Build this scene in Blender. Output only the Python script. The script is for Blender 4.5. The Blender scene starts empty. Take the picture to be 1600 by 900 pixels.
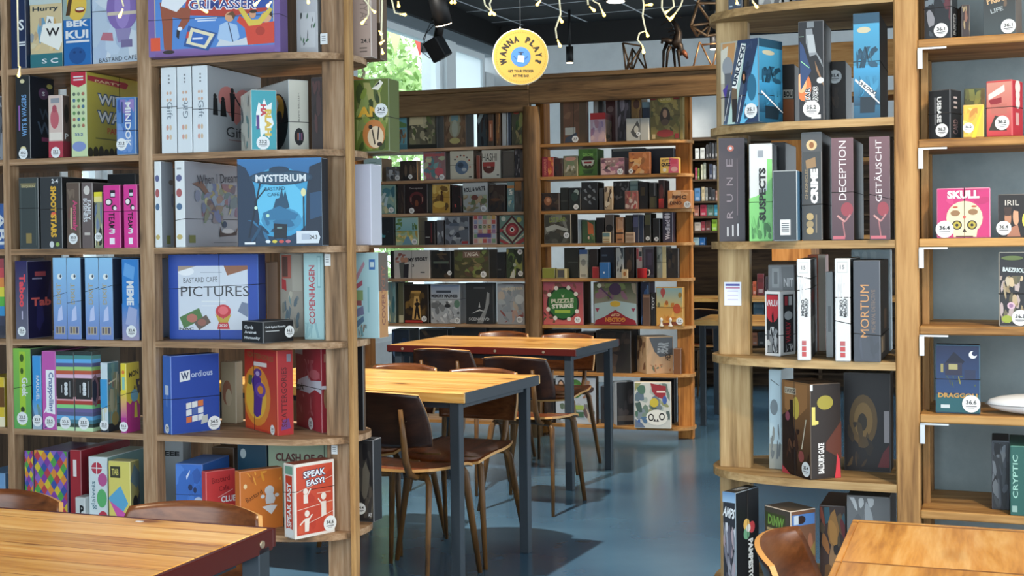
import bpy, math, random
from mathutils import Vector, Matrix

# ------------------------------------------------------------------ camera
sc = bpy.context.scene
COL = sc.collection
FPX, VPY, HZY, ROLL = 2000.0, 409.0, 378.0, 0.0115
CAM = Vector((0.0, 0.0, 1.315))
PITCH = math.atan((VPY - HZY) / FPX)
_f = Vector((0, math.cos(PITCH), -math.sin(PITCH)))
_u0 = Vector((0, math.sin(PITCH), math.cos(PITCH)))
_r0 = Vector((1, 0, 0))
_up = _u0 * math.cos(ROLL) + _r0 * math.sin(ROLL)
_rt = _r0 * math.cos(ROLL) - _u0 * math.sin(ROLL)
cam_data = bpy.data.cameras.new('camera')
cam = bpy.data.objects.new('camera', cam_data)
COL.objects.link(cam)
cam_data.sensor_fit = 'HORIZONTAL'
cam_data.sensor_width = 36.0
cam_data.lens = FPX / 1600.0 * 36.0
cam_data.shift_y = -(450.0 - VPY) / 1600.0
cam_data.clip_end = 200
M = Matrix.Identity(4)
for i in range(3):
    M[i][0], M[i][1], M[i][2], M[i][3] = _rt[i], _up[i], -_f[i], CAM[i]
cam.matrix_world = M
sc.camera = cam

# ------------------------------------------------------------------ light and exposure
sc.view_settings.view_transform = 'Standard'
sc.view_settings.look = 'None'
sc.view_settings.gamma = 1.0
sc.view_settings.use_curve_mapping = False
sc.view_settings.exposure = 0.0
SKY_COLOUR, SKY_STRENGTH = (0.82, 0.93, 1.0, 1), 3.9
world = bpy.data.worlds.new('overcast_sky')
sc.world = world
world.use_nodes = True
world.node_tree.nodes['Background'].inputs[0].default_value = SKY_COLOUR
world.node_tree.nodes['Background'].inputs[1].default_value = SKY_STRENGTH
# ceiling spotlights: (x, y, z, target x, y, z, watts, cone degrees, colour, radius)
WARM, NEUTRAL = (1.0, 0.78, 0.52), (1.0, 0.93, 0.84)
SPOTS = [
    (-0.77, 4.90, 3.15, 0.15, 6.0, 0.0, 620, 78, NEUTRAL, 0.035),
    (2.10, 7.55, 3.15, 0.75, 8.45, 1.2, 230, 70, WARM, 0.05),
    (1.55, 2.05, 3.15, 1.25, 3.35, 0.9, 90, 80, WARM, 0.06),
    (0.55, 4.10, 3.15, 1.0, 3.5, 0.6, 40, 80, WARM, 0.05),
    (-0.55, 7.0, 3.15, -0.45, 7.4, 0.7, 110, 75, WARM, 0.05),
    (-1.3, 2.2, 3.15, -1.0, 2.4, 0.75, 110, 75, WARM, 0.06),
    (1.35, 1.3, 3.15, 1.05, 2.3, 0.75, 170, 75, WARM, 0.06),
    (1.6, 10.2, 3.15, 1.8, 11.3, 1.2, 110, 80, NEUTRAL, 0.05),
]

# ------------------------------------------------------------------ helpers
def ray(u, v):
    return _rt * ((u - 800) / FPX) + _up * (-(v - VPY) / FPX) + _f

def proj(p):
    d = Vector(p) - CAM
    z = d.dot(_f)
    return 800 + FPX * d.dot(_rt) / z, VPY - FPX * d.dot(_up) / z

def at_depth(u, v, y):
    d = ray(u, v)
    return CAM + d * (y / d.y)

def at_z(u, v, z):
    d = ray(u, v)
    return CAM + d * ((z - CAM.z) / d.z)

class Frame:
    """A level, turned frame on the plan: x along a front, y away from it."""
    def __init__(self, x, y, deg):
        self.o = Vector((x, y)); self.a = math.radians(deg)
        self.c, self.s = math.cos(self.a), math.sin(self.a)
    def w(self, x, y, z=0.0):
        return Vector((self.o.x + self.c * x - self.s * y, self.o.y + self.s * x + self.c * y, z))
    def dl(self, d):
        return Vector((self.c * d.x + self.s * d.y, -self.s * d.x + self.c * d.y))
    def l(self, p):
        return self.dl(Vector((p.x - self.o.x, p.y - self.o.y)))
    def hit(self, u, v, yl):
        d = ray(u, v); q = self.l(CAM); e = self.dl(d)
        t = (yl - q.y) / e.y
        return q.x + t * e.x, CAM.z + t * d.z

def lin(c):
    if isinstance(c, str):
        c = c.lstrip('#'); c = [int(c[i:i + 2], 16) / 255 for i in (0, 2, 4)]
        c = [x / 12.92 if x <= .04045 else ((x + .055) / 1.055) ** 2.4 for x in c]
    return (c[0], c[1], c[2])

def mixc(a, b, t):
    a, b = lin(a), lin(b)
    return tuple(a[i] * (1 - t) + b[i] * t for i in range(3))

def tag(o, label=None, cat=None, group=None, kind=None):
    if label: o['label'] = label
    if cat: o['category'] = cat
    if group: o['group'] = group
    if kind: o['kind'] = kind
    return o

def empty(name, loc, rz=0, label=None, cat=None, group=None):
    o = bpy.data.objects.new(name, None)
    o.empty_display_size = .05
    COL.objects.link(o); o.location = loc; o.rotation_euler = (0, 0, rz)
    return tag(o, label, cat, group)

class MB:
    """Collects faces of one part; every face may carry its own printed colour."""
    def __init__(self):
        self.v, self.f, self.c, self.m, self.sm = [], [], [], [], []
    def face(self, idx, col=None, mat=0, smooth=False):
        self.f.append(tuple(idx)); self.c.append(col); self.m.append(mat); self.sm.append(smooth)
    def add(self, pts):
        b = len(self.v); self.v += [tuple(p) for p in pts]; return b
    def poly(self, pts, col=None, mat=0):
        b = self.add(pts); self.face(range(b, b + len(pts)), col, mat)
    def box(self, x0, y0, z0, x1, y1, z1, bev=0.0, cols=None, mat=0, rot=None):
        """Cuboid with chamfered edges; cols maps face letter to colour."""
        cols = cols or {}
        b = min(bev, .45 * min(x1 - x0, y1 - y0, z1 - z0))
        X, Y, Z = (x0, x1), (y0, y1), (z0, z1)
        idx = {}
        base = len(self.v)
        for sx in (0, 1):
            for sy in (0, 1):
                for sz in (0, 1):
                    p = [X[sx], Y[sy], Z[sz]]; s = [1 - 2 * sx, 1 - 2 * sy, 1 - 2 * sz]
                    for ax in range(3):
                        q = [p[i] + (0 if i == ax else s[i] * b) for i in range(3)]
                        idx[(sx, sy, sz, ax)] = len(self.v)
                        self.v.append(tuple(q))
        ed = cols.get('E')
        def q4(ax, val, key):
            o = [i for i in range(3) if i != ax]
            order = [(0, 0), (1, 0), (1, 1), (0, 1)]
            if (ax == 1) == bool(val): order = order[::-1]
            r = []
            for a_, b_ in order:
                t = [0, 0, 0]; t[ax] = val; t[o[0]] = a_; t[o[1]] = b_
                r.append(idx[(t[0], t[1], t[2], ax)])
            self.face(r, cols.get(key, cols.get('*')), mat)
        q4(0, 0, 'W'); q4(0, 1, 'S'); q4(1, 0, 'F'); q4(1, 1, 'B'); q4(2, 0, 'D'); q4(2, 1, 'T')
        if b > 0:
            for ax in range(3):
                o = [i for i in range(3) if i != ax]
                for a_ in (0, 1):
                    for b_ in (0, 1):
                        r = []
                        for val, axs in ((0, (o[0], o[1])), (1, (o[1], o[0]))):
                            for aa in axs:
                                t = [0, 0, 0]; t[ax] = val; t[o[0]] = a_; t[o[1]] = b_
                                r.append(idx[(t[0], t[1], t[2], aa)])
                        flip = (a_ != b_) ^ (ax == 1)
                        if flip: r = r[::-1]
                        self.face(r, ed if ed is not None else cols.get('*'), mat)
            for sx in (0, 1):
                for sy in (0, 1):
                    for sz in (0, 1):
                        r = [idx[(sx, sy, sz, 0)], idx[(sx, sy, sz, 1)], idx[(sx, sy, sz, 2)]]
                        if (sx + sy + sz) % 2: r = r[::-1]
                        r = r[::-1]
                        self.face(r, ed if ed is not None else cols.get('*'), mat)
        if rot is not None:
            for i in range(base, len(self.v)):
                self.v[i] = tuple(rot @ Vector(self.v[i]))
    def prism(self, pts, z0, z1, bev=0.0, mat=0, side_mat=None):
        """Upright prism over a counter-clockwise outline."""
        n = len(pts)
        if side_mat is None: side_mat = mat
        b0 = self.add([(x, y, z0) for x, y in pts]); b1 = self.add([(x, y, z1) for x, y in pts])
        self.face([b0 + i for i in range(n)][::-1], None, mat)
        self.face([b1 + i for i in range(n)], None, mat)
        for i in range(n):
            j = (i + 1) % n
            self.face((b0 + i, b0 + j, b1 + j, b1 + i), None, side_mat)
    def tube(self, path, rad, n=8, cap=True, mat=0, sq=False, smooth=True, flat=1.0):
        """Swept round (or square) bar; rad is a number or one number per point."""
        P = [Vector(p) for p in path]
        R = rad if hasattr(rad, '__len__') else [rad] * len(P)
        if sq: n = 4
        rings = []
        ref = None
        for i, p in enumerate(P):
            t = (P[min(i + 1, len(P) - 1)] - P[max(i - 1, 0)]).normalized()
            if ref is None:
                h = Vector((0, 1, 0)) if abs(t.y) < .85 else Vector((1, 0, 0))
                a = t.cross(h).normalized()
            else:
                a = (ref - t * ref.dot(t)).normalized()
            ref = a
            bb = t.cross(a)
            ring = []
            for k in range(n):
                th = 2 * math.pi * (k + (.5 if sq else 0)) / n
                k2 = math.sqrt(2) if sq else 1
                ring.append(p + (a * math.cos(th) + bb * math.sin(th) * flat) * R[i] * k2)
            rings.append(self.add(ring))
        for i in range(len(P) - 1):
            for k in range(n):
                j = (k + 1) % n
                self.face((rings[i] + k, rings[i] + j, rings[i + 1] + j, rings[i + 1] + k), None, mat, smooth and not sq)
        if cap:
            self.face([rings[0] + k for k in range(n)][::-1], None, mat)
            self.face([rings[-1] + k for k in range(n)], None, mat)
    def lathe(self, prof, n=20, mat=0, smooth=True, col=None):
        """Turned about z; prof is (radius, z) from bottom to top."""
        rings = []
        for r, z in prof:
            rings.append(self.add([(r * math.cos(2 * math.pi * k / n), r * math.sin(2 * math.pi * k / n), z) for k in range(n)]))
        for i in range(len(prof) - 1):
            for k in range(n):
                j = (k + 1) % n
                self.face((rings[i] + k, rings[i] + j, rings[i + 1] + j, rings[i + 1] + k), col, mat, smooth)
        self.face([rings[0] + k for k in range(n)][::-1], col, mat)
        self.face([rings[-1] + k for k in range(n)], col, mat)
    def xf(self, mtx, start=0):
        for i in range(start, len(self.v)):
            self.v[i] = tuple(mtx @ Vector(self.v[i]))
    def build(self, name, mats, parent=None, loc=None, rz=None):
        me = bpy.data.meshes.new(name)
        me.from_pydata(self.v, [], self.f)
        mats = mats if isinstance(mats, (list, tuple)) else [mats]
        for m in mats: me.materials.append(m)
        if any(c is not None for c in self.c):
            at = me.color_attributes.new('Col', 'FLOAT_COLOR', 'CORNER')
            k = 0
            for fi, f in enumerate(self.f):
                c = self.c[fi] if self.c[fi] is not None else (.5, .5, .5)
                per = c if hasattr(c[0], '__len__') else None
                for q in range(len(f)):
                    cc = per[q] if per else c
                    at.data[k].color = (cc[0], cc[1], cc[2], 1)
                    k += 1
        me.polygons.foreach_set('material_index', self.m)
        me.polygons.foreach_set('use_smooth', self.sm)
        me.update()
        o = bpy.data.objects.new(name, me)
        COL.objects.link(o)
        if parent is not None: o.parent = parent
        if loc is not None: o.location = loc
        if rz is not None: o.rotation_euler = (0, 0, rz)
        return o

def copy_tree(o, parent=None):
    c = o.copy(); COL.objects.link(c)
    if parent is not None: c.parent = parent
    for ch in list(o.children): copy_tree(ch, c)
    return c

# ------------------------------------------------------------------ materials
def newmat(name):
    m = bpy.data.materials.new(name); m.use_nodes = True
    nt = m.node_tree
    return m, nt, nt.nodes['Principled BSDF']

def plain(name, c, rough=.5, metal=0.0, spec=.4, emit=None, es=0.0):
    m, nt, p = newmat(name)
    p.inputs['Base Color'].default_value = (*lin(c), 1)
    p.inputs['Roughness'].default_value = rough
    p.inputs['Metallic'].default_value = metal
    p.inputs['Specular IOR Level'].default_value = spec
    if emit:
        p.inputs['Emission Color'].default_value = (*lin(emit), 1)
        p.inputs['Emission Strength'].default_value = es
    return m

def node(nt, t, **kw):
    n = nt.nodes.new(t)
    for k, v in kw.items(): setattr(n, k, v)
    return n

def ramp(nt, fac, stops):
    r = node(nt, 'ShaderNodeValToRGB')
    els = r.color_ramp.elements
    while len(els) < len(stops): els.new(.5)
    for e, (p, c) in zip(els, stops):
        e.position = p; e.color = (*lin(c), 1)
    nt.links.new(fac, r.inputs[0])
    return r.outputs[0]

def wood(name, dark, mid, light, axis='z', scale=1.0, rough=.6, knots=True, flat=False, stretch=14, coat=0.0, plank=None, spec=.3):
    """Grain running along one axis, with growth bands, knots and optional planks across another axis."""
    m, nt, p = newmat(name)
    L = nt.links.new
    tc = node(nt, 'ShaderNodeTexCoord')
    src = tc.outputs['Object']
    oi = node(nt, 'ShaderNodeObjectInfo')
    off = node(nt, 'ShaderNodeVectorMath', operation='SCALE'); off.inputs[0].default_value = (3.1, 7.7, 5.3)
    L(oi.outputs['Random'], off.inputs['Scale'])
    ad = node(nt, 'ShaderNodeVectorMath', operation='ADD'); L(src, ad.inputs[0]); L(off.outputs[0], ad.inputs[1])
    vec = ad.outputs[0]
    wn = None
    if plank:
        ax, wd = plank
        sp = node(nt, 'ShaderNodeSeparateXYZ'); L(src, sp.inputs[0])
        dv = node(nt, 'ShaderNodeMath', operation='DIVIDE'); L(sp.outputs[ax], dv.inputs[0]); dv.inputs[1].default_value = wd
        fl = node(nt, 'ShaderNodeMath', operation='FLOOR'); L(dv.outputs[0], fl.inputs[0])
        wn = node(nt, 'ShaderNodeTexWhiteNoise', noise_dimensions='1D'); L(fl.outputs[0], wn.inputs['W'])
        sc3 = node(nt, 'ShaderNodeVectorMath', operation='SCALE'); L(wn.outputs['Color'], sc3.inputs[0]); sc3.inputs['Scale'].default_value = 9
        ad2 = node(nt, 'ShaderNodeVectorMath', operation='ADD'); L(vec, ad2.inputs[0]); L(sc3.outputs[0], ad2.inputs[1])
        vec = ad2.outputs[0]
        fr = node(nt, 'ShaderNodeMath', operation='FRACT'); L(dv.outputs[0], fr.inputs[0])
    mp = node(nt, 'ShaderNodeMapping')
    s = [scale * 14] * 3; s['xyz'.index(axis)] = scale * 14 / stretch
    mp.inputs['Scale'].default_value = s
    L(vec, mp.inputs[0])
    n1 = node(nt, 'ShaderNodeTexNoise'); n1.inputs['Scale'].default_value = 1.6; n1.inputs['Detail'].default_value = 5; n1.inputs['Roughness'].default_value = .6; n1.inputs['Distortion'].default_value = .5
    L(mp.outputs[0], n1.inputs[0])
    n2 = node(nt, 'ShaderNodeTexNoise'); n2.inputs['Scale'].default_value = 9; n2.inputs['Detail'].default_value = 3
    L(mp.outputs[0], n2.inputs[0])
    ma = node(nt, 'ShaderNodeMath', operation='MULTIPLY_ADD'); L(n2.outputs[0], ma.inputs[0]); ma.inputs[1].default_value = .35; L(n1.outputs[0], ma.inputs[2])
    sb = node(nt, 'ShaderNodeMath', operation='SUBTRACT'); L(ma.outputs[0], sb.inputs[0]); sb.inputs[1].default_value = .17
    col = ramp(nt, sb.outputs[0], [(.28, dark), (.48, mid), (.72, light)])
    if knots:
        mk = node(nt, 'ShaderNodeMapping'); s = [5.5] * 3; s['xyz'.index(axis)] = 2.6
        mk.inputs['Scale'].default_value = s; L(vec, mk.inputs[0])
        vo = node(nt, 'ShaderNodeTexVoronoi', voronoi_dimensions='2D' if flat else '3D'); vo.inputs['Scale'].default_value = 1.0; L(mk.outputs[0], vo.inputs[0])
        kr = ramp(nt, vo.outputs['Distance'], [(.035, (1, 1, 1)), (.10, (.3, .3, .3)), (.19, (0, 0, 0))])
        mx = node(nt, 'ShaderNodeMix', data_type='RGBA'); L(kr, mx.inputs['Factor']); L(col, mx.inputs['A'])
        mx.inputs['B'].default_value = (*mixc(dark, (0, 0, 0), .45), 1); col = mx.outputs['Result']
    if plank:
        hs = node(nt, 'ShaderNodeHueSaturation')
        mr = node(nt, 'ShaderNodeMapRange'); mr.inputs['To Min'].default_value = .84; mr.inputs['To Max'].default_value = 1.14
        L(wn.outputs['Value'], mr.inputs[0]); L(mr.outputs[0], hs.inputs['Value']); L(col, hs.inputs['Color'])
        lt = node(nt, 'ShaderNodeMath', operation='LESS_THAN'); L(fr.outputs[0], lt.inputs[0]); lt.inputs[1].default_value = .025
        mx2 = node(nt, 'ShaderNodeMix', data_type='RGBA'); L(lt.outputs[0], mx2.inputs['Factor']); L(hs.outputs[0], mx2.inputs['A'])
        mx2.inputs['B'].default_value = (*mixc(dark, (0, 0, 0), .3), 1); col = mx2.outputs['Result']
    L(col, p.inputs['Base Color'])
    p.inputs['Roughness'].default_value = rough
    p.inputs['Specular IOR Level'].default_value = spec
    p.inputs['Coat Weight'].default_value = coat
    p.inputs['Coat Roughness'].default_value = .25
    bp = node(nt, 'ShaderNodeBump'); bp.inputs['Strength'].default_value = .12; bp.inputs['Distance'].default_value = .004
    L(sb.outputs[0], bp.inputs['Height']); L(bp.outputs[0], p.inputs['Normal'])
    return m

def print_material(name, rough):
    m, nt, p = newmat(name)
    a = node(nt, 'ShaderNodeVertexColor', layer_name='Col')
    nt.links.new(a.outputs[0], p.inputs['Base Color'])
    p.inputs['Roughness'].default_value = rough
    p.inputs['Specular IOR Level'].default_value = .35
    return m

GREY = wood('weathered_shelf_timber', '65503d', '97785a', 'bfa385', 'z')
GREYX = wood('weathered_shelf_board', '67513d', '99795a', 'bfa284', 'x')
OAKZ = wood('honey_shelf_timber', '6b4a29', '9a7345', 'b99360', 'z')
OAKX = wood('honey_shelf_board', '714e2a', 'a27845', 'c09860', 'x')
TANX = wood('tan_shelf_board', '6d5536', '9c7f55', 'bfa478', 'x')
TANZ = wood('tan_shelf_timber', '6d5536', '9c7f55', 'bfa478', 'z')
FARZ = wood('amber_shelf_timber', '7a481a', 'a5692c', 'c08444', 'z')
FARX = wood('amber_shelf_board', '7a5326', 'a27440', 'bd935d', 'x')
RUST = wood('rustic_pillar_timber', '3c2c1b', '684f34', '82684a', 'z', scale=.8)
BEAM = wood('dark_header_timber', '42321f', '6a5236', '836a49', 'x')
PINE = wood('pine_tabletop', 'ac6829', 'e0a858', 'f3cc86', 'x', rough=.28, coat=.25, plank=('Y', .095), stretch=20, flat=True)
WALN = wood('walnut_veneer', '3d2213', '63391f', '7e4f2e', 'x', rough=.3, knots=False, coat=.6, stretch=9)
SEATW = wood('seat_veneer', '3f1c0e', '6a3418', '84451f', 'y', rough=.28, knots=False, coat=.35, stretch=9)
LEGW = wood('beech_leg', '3a2717', '5c4023', '795730', 'z', rough=.4, knots=False)
PLY = plain('plywood_edge', 'c9985a', .5)
STEEL = plain('black_steel', '353e46', .4, .2)
REDEDGE = plain('oxblood_paint', '4a1612', .35)
BRASSY = plain('bolt_metal', 'b9ab94', .3, .7)
BLACK = plain('matt_black', '0d0d0e', .55)
BLACKR = plain('black_rubber', '141416', .6)
WHITE = plain('white_paint', 'd9dde0', .6)
FRAMEW = plain('window_frame_paint', 'd5dde0', .5)
FRAMEG = plain('grey_metal_frame', '7f8b92', .4, .4)
ZINC = plain('zinc_bracket', 'c6cbce', .35, .8)
PRINT = print_material('printed_card', .42)
PAPER = print_material('printed_paper', .7)
# ------------------------------------------------------------------ the room
def floor_material():
    m, nt, p = newmat('blue_epoxy_floor')
    L = nt.links.new
    tc = node(nt, 'ShaderNodeTexCoord')
    n1 = node(nt, 'ShaderNodeTexNoise'); n1.inputs['Scale'].default_value = 1.1; n1.inputs['Detail'].default_value = 6
    L(tc.outputs['Object'], n1.inputs[0])
    col = ramp(nt, n1.outputs[0], [(.3, '3a576e'), (.55, '47687f'), (.75, '55768c')])
    mp = node(nt, 'ShaderNodeMapping'); mp.inputs['Scale'].default_value = (1.2, 9, 1); mp.inputs['Rotation'].default_value = (0, 0, .5)
    L(tc.outputs['Object'], mp.inputs[0])
    n2 = node(nt, 'ShaderNodeTexNoise'); n2.inputs['Scale'].default_value = 2.2; n2.inputs['Detail'].default_value = 8; n2.inputs['Roughness'].default_value = .7
    L(mp.outputs[0], n2.inputs[0])
    sc_ = ramp(nt, n2.outputs[0], [(.66, (0, 0, 0)), (.74, (.35, .35, .35))])
    mx = node(nt, 'ShaderNodeMix', data_type='RGBA'); L(sc_, mx.inputs['Factor']); L(col, mx.inputs['A']); mx.inputs['B'].default_value = (*lin('7d98aa'), 1)
    L(mx.outputs['Result'], p.inputs['Base Color'])
    rr = node(nt, 'ShaderNodeMapRange'); rr.inputs['To Min'].default_value = .13; rr.inputs['To Max'].default_value = .28
    L(n1.outputs[0], rr.inputs[0]); L(rr.outputs[0], p.inputs['Roughness'])
    p.inputs['Specular IOR Level'].default_value = .5
    return m

def ceiling_material(deg):
    m, nt, p = newmat('black_ceiling_tiles')
    L = nt.links.new
    tc = node(nt, 'ShaderNodeTexCoord')
    mp = node(nt, 'ShaderNodeMapping'); mp.inputs['Rotation'].default_value = (0, 0, math.radians(-deg))
    L(tc.outputs['Object'], mp.inputs[0])
    sp = node(nt, 'ShaderNodeSeparateXYZ'); L(mp.outputs[0], sp.inputs[0])
    outs = []
    for ax in ('X', 'Y'):
        dv = node(nt, 'ShaderNodeMath', operation='DIVIDE'); L(sp.outputs[ax], dv.inputs[0]); dv.inputs[1].default_value = .6
        fr = node(nt, 'ShaderNodeMath', operation='FRACT'); L(dv.outputs[0], fr.inputs[0])
        lt = node(nt, 'ShaderNodeMath', operation='LESS_THAN'); L(fr.outputs[0], lt.inputs[0]); lt.inputs[1].default_value = .035
        outs.append(lt.outputs[0])
    mxm = node(nt, 'ShaderNodeMath', operation='MAXIMUM'); L(outs[0], mxm.inputs[0]); L(outs[1], mxm.inputs[1])
    mx = node(nt, 'ShaderNodeMix', data_type='RGBA'); L(mxm.outputs[0], mx.inputs['Factor'])
    mx.inputs['A'].default_value = (*lin('1d2022'), 1); mx.inputs['B'].default_value = (*lin('d4d8dc'), 1)
    L(mx.outputs['Result'], p.inputs['Base Color'])
    p.inputs['Roughness'].default_value = .7
    return m

def concrete_material(name, a, b, c, rough=.8):
    m, nt, p = newmat(name)
    tc = node(nt, 'ShaderNodeTexCoord')
    n1 = node(nt, 'ShaderNodeTexNoise'); n1.inputs['Scale'].default_value = 4; n1.inputs['Detail'].default_value = 8; n1.inputs['Roughness'].default_value = .65
    nt.links.new(tc.outputs['Object'], n1.inputs[0])
    nt.links.new(ramp(nt, n1.outputs[0], [(.3, a), (.5, b), (.72, c)]), p.inputs['Base Color'])
    p.inputs['Roughness'].default_value = rough
    return m

def glass_material():
    m = bpy.data.materials.new('window_glass'); m.use_nodes = True
    nt = m.node_tree; nt.nodes.remove(nt.nodes['Principled BSDF'])
    out = nt.nodes['Material Output']
    tr = node(nt, 'ShaderNodeBsdfTransparent'); tr.inputs[0].default_value = (.93, .97, .96, 1)
    gl = node(nt, 'ShaderNodeBsdfGlossy'); gl.inputs['Roughness'].default_value = .02
    fz = node(nt, 'ShaderNodeFresnel'); fz.inputs[0].default_value = 1.45
    mx = node(nt, 'ShaderNodeMixShader')
    nt.links.new(fz.outputs[0], mx.inputs[0]); nt.links.new(tr.outputs[0], mx.inputs[1]); nt.links.new(gl.outputs[0], mx.inputs[2])
    nt.links.new(mx.outputs[0], out.inputs[0])
    return m

def blind_material():
    m, nt, p = newmat('white_blind_fabric')
    p.inputs['Base Color'].default_value = (*lin('dde3e4'), 1); p.inputs['Roughness'].default_value = .9
    tl = node(nt, 'ShaderNodeBsdfTranslucent'); tl.inputs[0].default_value = (.8, .84, .86, 1)
    mx = node(nt, 'ShaderNodeMixShader'); mx.inputs[0].default_value = .6
    nt.links.new(p.outputs[0], mx.inputs[1]); nt.links.new(tl.outputs[0], mx.inputs[2]); nt.links.new(mx.outputs[0], nt.nodes['Material Output'].inputs[0])
    return m

GLASS = glass_material()
CONC = concrete_material('grey_painted_wall', '6f7c80', '7f8b8e', '8b9698')
WALLW = concrete_material('white_plaster', 'bfc5c8', 'c9cfd1', 'd2d7d9', .7)
CEILZ, HEADZ = 3.35, 3.15

def struct(name, mb, mats, loc=None, rz=None, parent=None):
    o = mb.build(name, mats, parent, loc, rz)
    if parent is None: o['kind'] = 'structure'
    return o

mb = MB(); mb.poly([(-9, -1.2, 0), (7, -1.2, 0), (7, 16, 0), (-9, 16, 0)])
struct('floor', mb, floor_material())
mb = MB(); mb.poly([(-4.6, -.6, CEILZ), (7, -.6, CEILZ), (7, 13.5, CEILZ), (.2, 13.5, CEILZ), (-.6, 12.4, CEILZ), (-4.6, .4, CEILZ)][::-1])
struct('ceiling', mb, ceiling_material(-24))

# window wall: runs away from the camera on the window side, x along it
WW = Frame(-.992, 9.92, math.degrees(math.atan2(11.94 - 9.92, -.215 + .992)))
WALL_A = math.degrees(WW.a)
def wbox(x0, x1, z0, z1, y0=0.0, y1=.16):
    m = MB(); m.box(x0, y0, z0, x1, y1, z1); return m
WLOC = (WW.o.x, WW.o.y, 0)
XEND = 2.25
sill = .55
WTOP = 3.06
m = wbox(-.55, XEND + .1, 0, sill)
m.box(XEND - .10, 0, sill, XEND + .1, .16, 2.9)
struct('wall_window_side', m, WALLW, WLOC, WW.a)
CLAD = wood('brown_wall_cladding', '33261a', '4a3828', '5e4834', 'z', plank=('X', .14))
m = MB(); m.box(-9.2, -.02, 0, -3.66, .16, HEADZ); m.box(-3.26, -.02, 0, -.55, .16, HEADZ); m.box(-3.66, -.02, 0, -3.26, .16, .56)
struct('wall_clad', m, CLAD, WLOC, WW.a)
m = wbox(-9.2, XEND + .1, HEADZ, CEILZ, -.06, .16)
struct('trim_1', m, BLACK, WLOC, WW.a)
m = wbox(-9.2, XEND + .1, WTOP, HEADZ, -.02, .12)
struct('trim_2', m, FRAMEG, WLOC, WW.a)
# window bays, each a frame with its pane
bays = [(1.38, 2.14), (-.45, 1.18), (-3.62, -3.30)]
for i, (a, b) in enumerate(bays):
    f = MB(); t = .055
    for (p, q, r, s_) in ((a, a + t, sill, WTOP), (b - t, b, sill, WTOP), (a + t, b - t, sill, sill + t), (a + t, b - t, WTOP - t, WTOP)):
        f.box(p, .01, r, q, .09, s_)
    fo = struct('window_%d' % (i + 1), f, FRAMEW, WLOC, WW.a)
    g = MB(); g.poly([(a + t, .05, sill + t), (b - t, .05, sill + t), (b - t, .05, WTOP - t), (a + t, .05, WTOP - t)])
    g.build('pane', GLASS, fo)
    if i == 0:
        bl = MB(); bl.poly([(a + t, .03, sill + t), (b - t, .03, sill + t), (b - t, .03, WTOP - t), (a + t, .03, WTOP - t)])
        o = bl.build('roller_blind', blind_material(), fo); o['label'] = 'lowered white roller blind'
m = MB()
for a, b in ((1.18, 1.38), (-.55, -.45), (-3.66, -3.62), (-3.30, -3.26)): m.box(a, -.03, sill, b, .12, WTOP)
struct('trim_3', m, FRAMEW, WLOC, WW.a)

# back wall
BW = Frame(.31, 12.05, -14.8)
m = MB(); m.box(-1.2, 0, 0, 6.5, .15, HEADZ)
struct('wall_back', m, WALLW, (BW.o.x, BW.o.y, 0), BW.a)
m = MB(); m.box(-1.2, -.02, HEADZ, 6.5, .15, CEILZ)
struct('trim_4', m, BLACK, (BW.o.x, BW.o.y, 0), BW.a)

# ------------------------------------------------------------------ outside the windows
m = MB(); m.poly([(-40, -4, -.15), (-2, -4, -.15), (2, 40, -.15), (-40, 40, -.15)])
struct('ground_outside', m, concrete_material('pale_paving', 'b9bdb8', 'c6c9c4', 'd2d4d0'))
def leaf_material(name, a, b):
    m, nt, p = newmat(name)
    oi = node(nt, 'ShaderNodeNewGeometry')
    nt.links.new(ramp(nt, oi.outputs['Random Per Island'], [(0, a), (1, b)]), p.inputs['Base Color'])
    p.inputs['Roughness'].default_value = .6
    p.inputs['Transmission Weight'].default_value = .0
    p.inputs['Subsurface Weight'].default_value = .0
    return m
LEAF = leaf_material('lime_leaves', '8fb060', 'c4dc98')
BARK = plain('tree_bark', '6b5a48', .8)
def tree(x, y, h, r, n, seed, label):
    rnd = random.Random(seed)
    t = empty('street_tree', (x, y, -.15), 0, label, 'tree', 'trees outside the windows')
    tr = MB(); tr.tube([(0, 0, 0), (.05, 0, h * .3), (-.04, .05, h * .6), (0, 0, h * .85)], [.14, .11, .08, .03])
    for k in range(5):
        a = k * 1.3; tr.tube([(0, 0, h * (.35 + .06 * k)), (r * .6 * math.cos(a), r * .6 * math.sin(a), h * (.55 + .07 * k))], [.05, .02], 6)
    tr.build('trunk', BARK, t)
    lf = MB()
    cl = [(rnd.uniform(-.7, .7) * r, rnd.uniform(-.7, .7) * r, h * rnd.uniform(.30, .95), r * rnd.uniform(.35, .6)) for _ in range(14)]
    for _ in range(n):
        cx, cy, cz, cr = rnd.choice(cl)
        d = Vector((rnd.gauss(0, 1), rnd.gauss(0, 1), rnd.gauss(0, 1))).normalized() * cr * rnd.uniform(.55, 1)
        p = Vector((cx, cy, cz)) + d
        a = Vector((rnd.gauss(0, 1), rnd.gauss(0, 1), rnd.gauss(0, 1))).normalized()
        b = a.cross(Vector((rnd.gauss(0, 1), rnd.gauss(0, 1), rnd.gauss(0, 1)))).normalized()
        s = rnd.uniform(.035, .075)
        lf.poly([p - a * s, p + b * s * .5, p + a * s, p - b * s * .5])
    o = lf.build('crown', LEAF, t)
tree(-1.95, 15.2, 4.4, 1.25, 7500, 3, 'bright green leafy tree outside the window by the speaker')
tree(-4.2, 17.0, 5.2, 1.6, 5000, 5, 'taller pale green tree further along the street outside')
tree(-.9, 19.5, 5.0, 1.5, 4500, 8, 'far green tree behind the window jamb by the speaker')

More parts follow.
